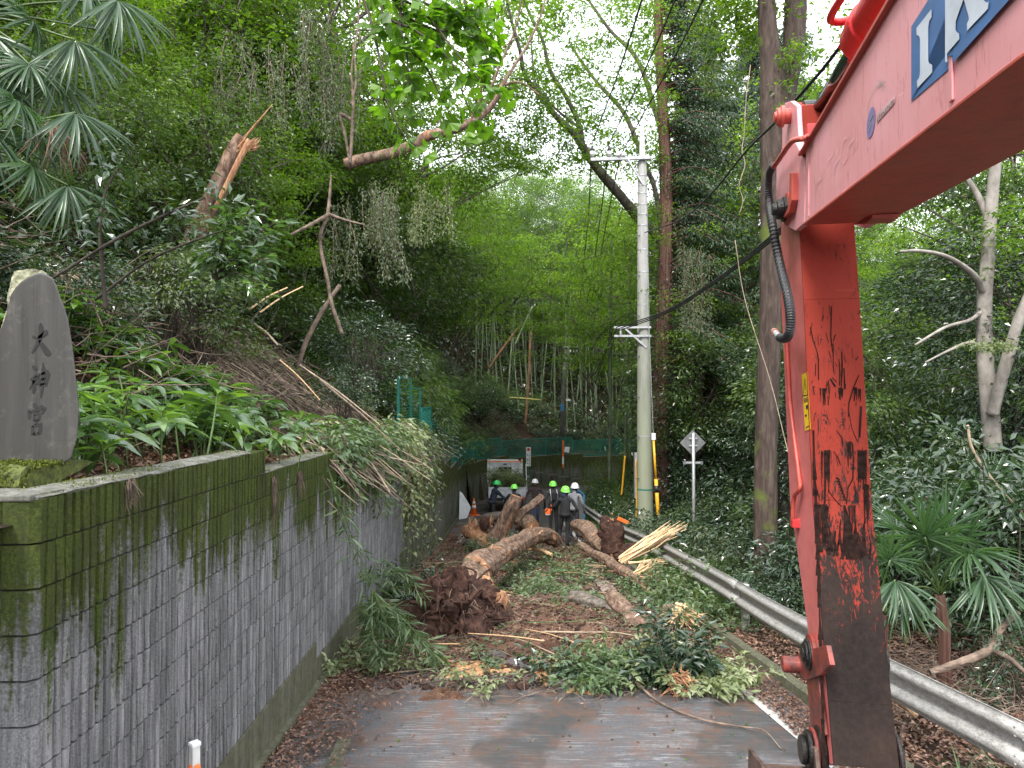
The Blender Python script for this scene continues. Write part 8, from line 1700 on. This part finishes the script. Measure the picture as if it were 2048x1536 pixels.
def ubank(g, n):
    x = g.uniform(-30, 50, n); y = 45.3 + g.uniform(0, 1, n) ** 1.3 * 45 + np.maximum(0, x - 8) * .1; return np.stack([x, y, Hfar(x, y) + g.uniform(0, 1, n) ** 1.6 * .9], 1)
scatter_leaves('ferns', 'ferns and low growth on the bank behind the bend', 120000, ubank, .40, .12, 'dark', 13, el=.5, droop=.4, cat='ferns'); scatter_leaves('ferns', 'lighter fern fronds on the bank behind the bend', 40000, ubank, .40, .08, 'broad', 14, el=.5, droop=.4, cat='ferns'); scatter_leaves('leaf_litter', 'rusty dead leaves on the bank behind the bend', 16000, ubank, .20, .07, 'litter', 15, el=.3)
def uright(g, n):
    y = g.uniform(10, 46, n); x = xright(y) + .5 + g.uniform(0, 1, n) ** 1.2 * 30; k = (np.abs(x) < y * .76 + 2) & ~((y < 13) & (x < xright(y) + 1.2)); x, y = x[k], y[k]; return np.stack([x, y, Hright(x, y) + g.uniform(0, 1, len(y)) ** 1.7 * 1.1], 1)
scatter_leaves('undergrowth', 'dark undergrowth on the floor of the right wood', 90000, uright, .15, .065, 'dark', 16, el=.5)
def verge(g, n):
    y = g.uniform(10, 31, n); x = xright(y) + .12 + g.uniform(0, 1, n) * 1.5; return np.stack([x, y, Hright(x, y) + g.uniform(0, 1, n) ** 2 * .35], 1)
scatter_leaves('weeds', 'low green weeds along the guardrail', 26000, verge, .085, .04, 'broad', 17, el=.4, cat='weeds'); scatter_leaves('weeds', 'thin grass along the guardrail', 12000, verge, .22, .012, 'bamboo', 18, up=.3, el=.9, cat='weeds')
# ivy on the conifer trunk and lower pole side
g = np.random.RandomState(19); n = 9000; z = g.uniform(-3.8, 8, n); az = g.uniform(0, 6.28, n); r = .36 + g.uniform(0, .25, n) ; P = np.stack([5.25 + r * np.cos(az) + .12 * np.sin(z + 4), 24.3 + r * np.sin(az), z], 1)
k_ = (z < 1.2) | (g.rand(n) < .3); k_ &= (g.rand(len(k_)) < .45); P = P[k_]; n = len(P); tag(MB().leaves(P, nrm(g.normal(size=(n, 3)) - [0, 0, .8]), g.normal(size=(n, 3)) * .5 + [0, -1, .4], .11, .055, 2).build('ivy', ML['dark']), 'dark ivy climbing the reddish cedar behind the utility pole', 'ivy', kind='stuff')

for (px, py, d, s_, kd, lb) in ((400, 540, 9.6, .9, 'bush_broad', 'leafy bush hiding the foot of the snapped trunk'), (330, 520, 9.2, .9, 'bush_grey', 'grey-green bush left of the snapped trunk'), (300, 470, 9.9, 1.0, 'bush_dark', 'dark bush between palms and snapped trunk'), (430, 455, 9.9, .75, 'bush_broad', 'leafy bush overlapping the middle of the snapped trunk'), (720, 640, 13.5, 1.0, 'bush_dark', 'dark bush overhanging the lower slide'), (690, 690, 11.7, .55, 'bush_dark', 'small dark bush at the foot of the bare brown branch'), (740, 640, 16, .9, 'bush_grey', 'greyish bush high above the louvred fence')):
    p_ = at(px, py, d); plant(kd, p_.x, d, max(float(Hleft(p_.x, d)), p_.z - 1.0) - .1, s_, rg.uniform(0, 6), lb, 'shrub')

# hanging vine curtains in the left canopy
g = np.random.RandomState(121)
for i, (px0, px1, py0, py1, d, n_, lb) in enumerate([(600, 720, -20, 330, 13, 26, 'curtain of pale-leaved vines hanging beside the ropy stem'), (640, 800, 380, 560, 13.5, 22, 'grey curtain of small leaves hanging above the slide'), (740, 900, 360, 480, 16, 22, 'pale drooping spray cascade below the sweeping branch'), (430, 600, 60, 300, 12.5, 20, 'thin leafy vines trailing round the snapped trunk'), (1350, 1420, 480, 660, 20, 20, 'leafy vines hanging round the reddish cedar')]):
    st = []
    for k in range(n_):
        px, py = g.uniform(px0, px1), g.uniform(py0, (py0 + py1) / 2); a = np.array(at(px, py, d + g.uniform(-.6, .6))); b_ = np.array(at(px + g.uniform(-20, 20), min(py1, py + g.uniform(90, 200)), d + g.uniform(-.6, .6))); st.append([a, (a + b_) / 2 + g.normal(size=3) * .12, b_])
    leafy('hanging_vine', lb, 'vine', st, 'grey' if i != 2 else 'wilt', .075, .03, 7, .13, 2, 500 + i, 'twig', .6, 1.2, .5, start=.02, r0=.008)
# crumbs on the mud: clods, chips and small broken twigs
g = np.random.RandomState(131); mb = MB(); n = 9000; y = 7.6 + g.uniform(0, 1, n) ** 1.3 * 16; x = g.uniform(-2.0, 2.6, n); r = g.uniform(.008, .034, n) * np.where(g.rand(n) < .05, 2.4, 1); c = np.stack([x, y, mudz(x, y)], 1)
tet = np.array([[1, 1, 1], [1, -1, -1], [-1, 1, -1], [-1, -1, 1]]) * .8; V = c[:, None] + (tet[None] * r[:, None, None]) * g.uniform(.5, 1.3, (n, 4, 3)); F = (np.arange(n) * 4)[:, None, None] + np.array([[0, 1, 2], [0, 3, 1], [0, 2, 3], [1, 3, 2]])[None]
tag(mb.raw(V.reshape(-1, 3), F.reshape(-1, 3)).build('clods', M['root']), 'small clods of reddish soil scattered over the road', 'clods', kind='stuff')
for m_, n, w_ in (('twig', 1500, .0045), ('twig_pale', 900, .004), ('twig_dark', 900, .004)):
    y = 7.3 + g.uniform(0, 1, n) ** 1.4 * 14; x = g.uniform(-2.0, 2.7, n); a = np.stack([x, y, mudz(x, y) + g.uniform(.01, .05, n)], 1); az = g.uniform(0, 6.28, n); ln = g.uniform(.06, .38, n); D = np.stack([np.cos(az), np.sin(az), g.normal(size=n) * .12], 1)
    mb = MB().leaves(a, D, np.tile([0, 0, 1.], (n, 1)), ln, w_ * 2, 2, fold=.9, droop=.03); tag(mb.build('broken_twigs', M[m_]), {'twig': 'brown', 'twig_pale': 'pale', 'twig_dark': 'dark'}[m_] + ' slivers of broken twigs over the muddy road', 'twigs', kind='stuff')

for (y, u, s_, kd, lb) in ((18.2, 2.6, 1.4, 'bush_fine', 'large feathery bush bulging over the wall just past the slide'), (19.6, 2.4, 1.6, 'bush_bright', 'bright bush bulging over the wall past the feathery one'), (21.2, 1.5, 1.8, 'bush_fine', 'feathery bamboo mound midway along the far wall'), (23.5, 1.9, 2.0, 'bush_grey', 'big grey-green mound midway along the far wall'), (26, 1.8, 2.0, 'bush_fine', 'pale feathery mound above the far green fence'), (29, 2.2, 2.1, 'bush_bright', 'yellow-green mound near the truck end of the wall'), (20.5, 3.4, 1.9, 'bush_fine', 'high feathery mound on the slope under the sweeping branch'), (24.5, 4.2, 2.2, 'bush_bright', 'high yellow-green mound on the slope under the sweeping branch'), (32, 2.8, 2.2, 'bush_fine', 'farthest feathery mound before the bend')):
    x = float(xwall(y)) - u; plant(kd, x, y, float(Hleft(x, y)) - .1, s_, rg.uniform(0, 6), lb, 'shrub', szz=1.15)

def mossf(g, n):
    x = g.uniform(-3.8, -2.36, n); t = g.rand(n); y = 3.42 + (x + 2.38) * -.18 + t * .35 - .03; return np.stack([x, y, np.interp(t, [0, .15, .3, 1], [-.43, -.37, -.34, -.345]) + g.uniform(-.01, .012, n)], 1)
scatter_leaves('moss', 'tufts of moss on the ledge in front of the monument', 12000, mossf, .022, .007, 'moss', 31, el=.9, cat='moss')
def mossc(g, n):
    y = g.uniform(3.15, 8.0, n); x = xwall(y) - g.uniform(.0, .2, n); z = np.where(y < 5.7, -.45, -.65) + .018; k = fb(x * 3, y * 3, 1, 5) + g.normal(size=n) * .3 > .2; return np.stack([x, y, z], 1)[k]
scatter_leaves('moss', 'patches of moss tufts on the coping', 9000, mossc, .018, .006, 'moss', 32, el=.9, cat='moss')
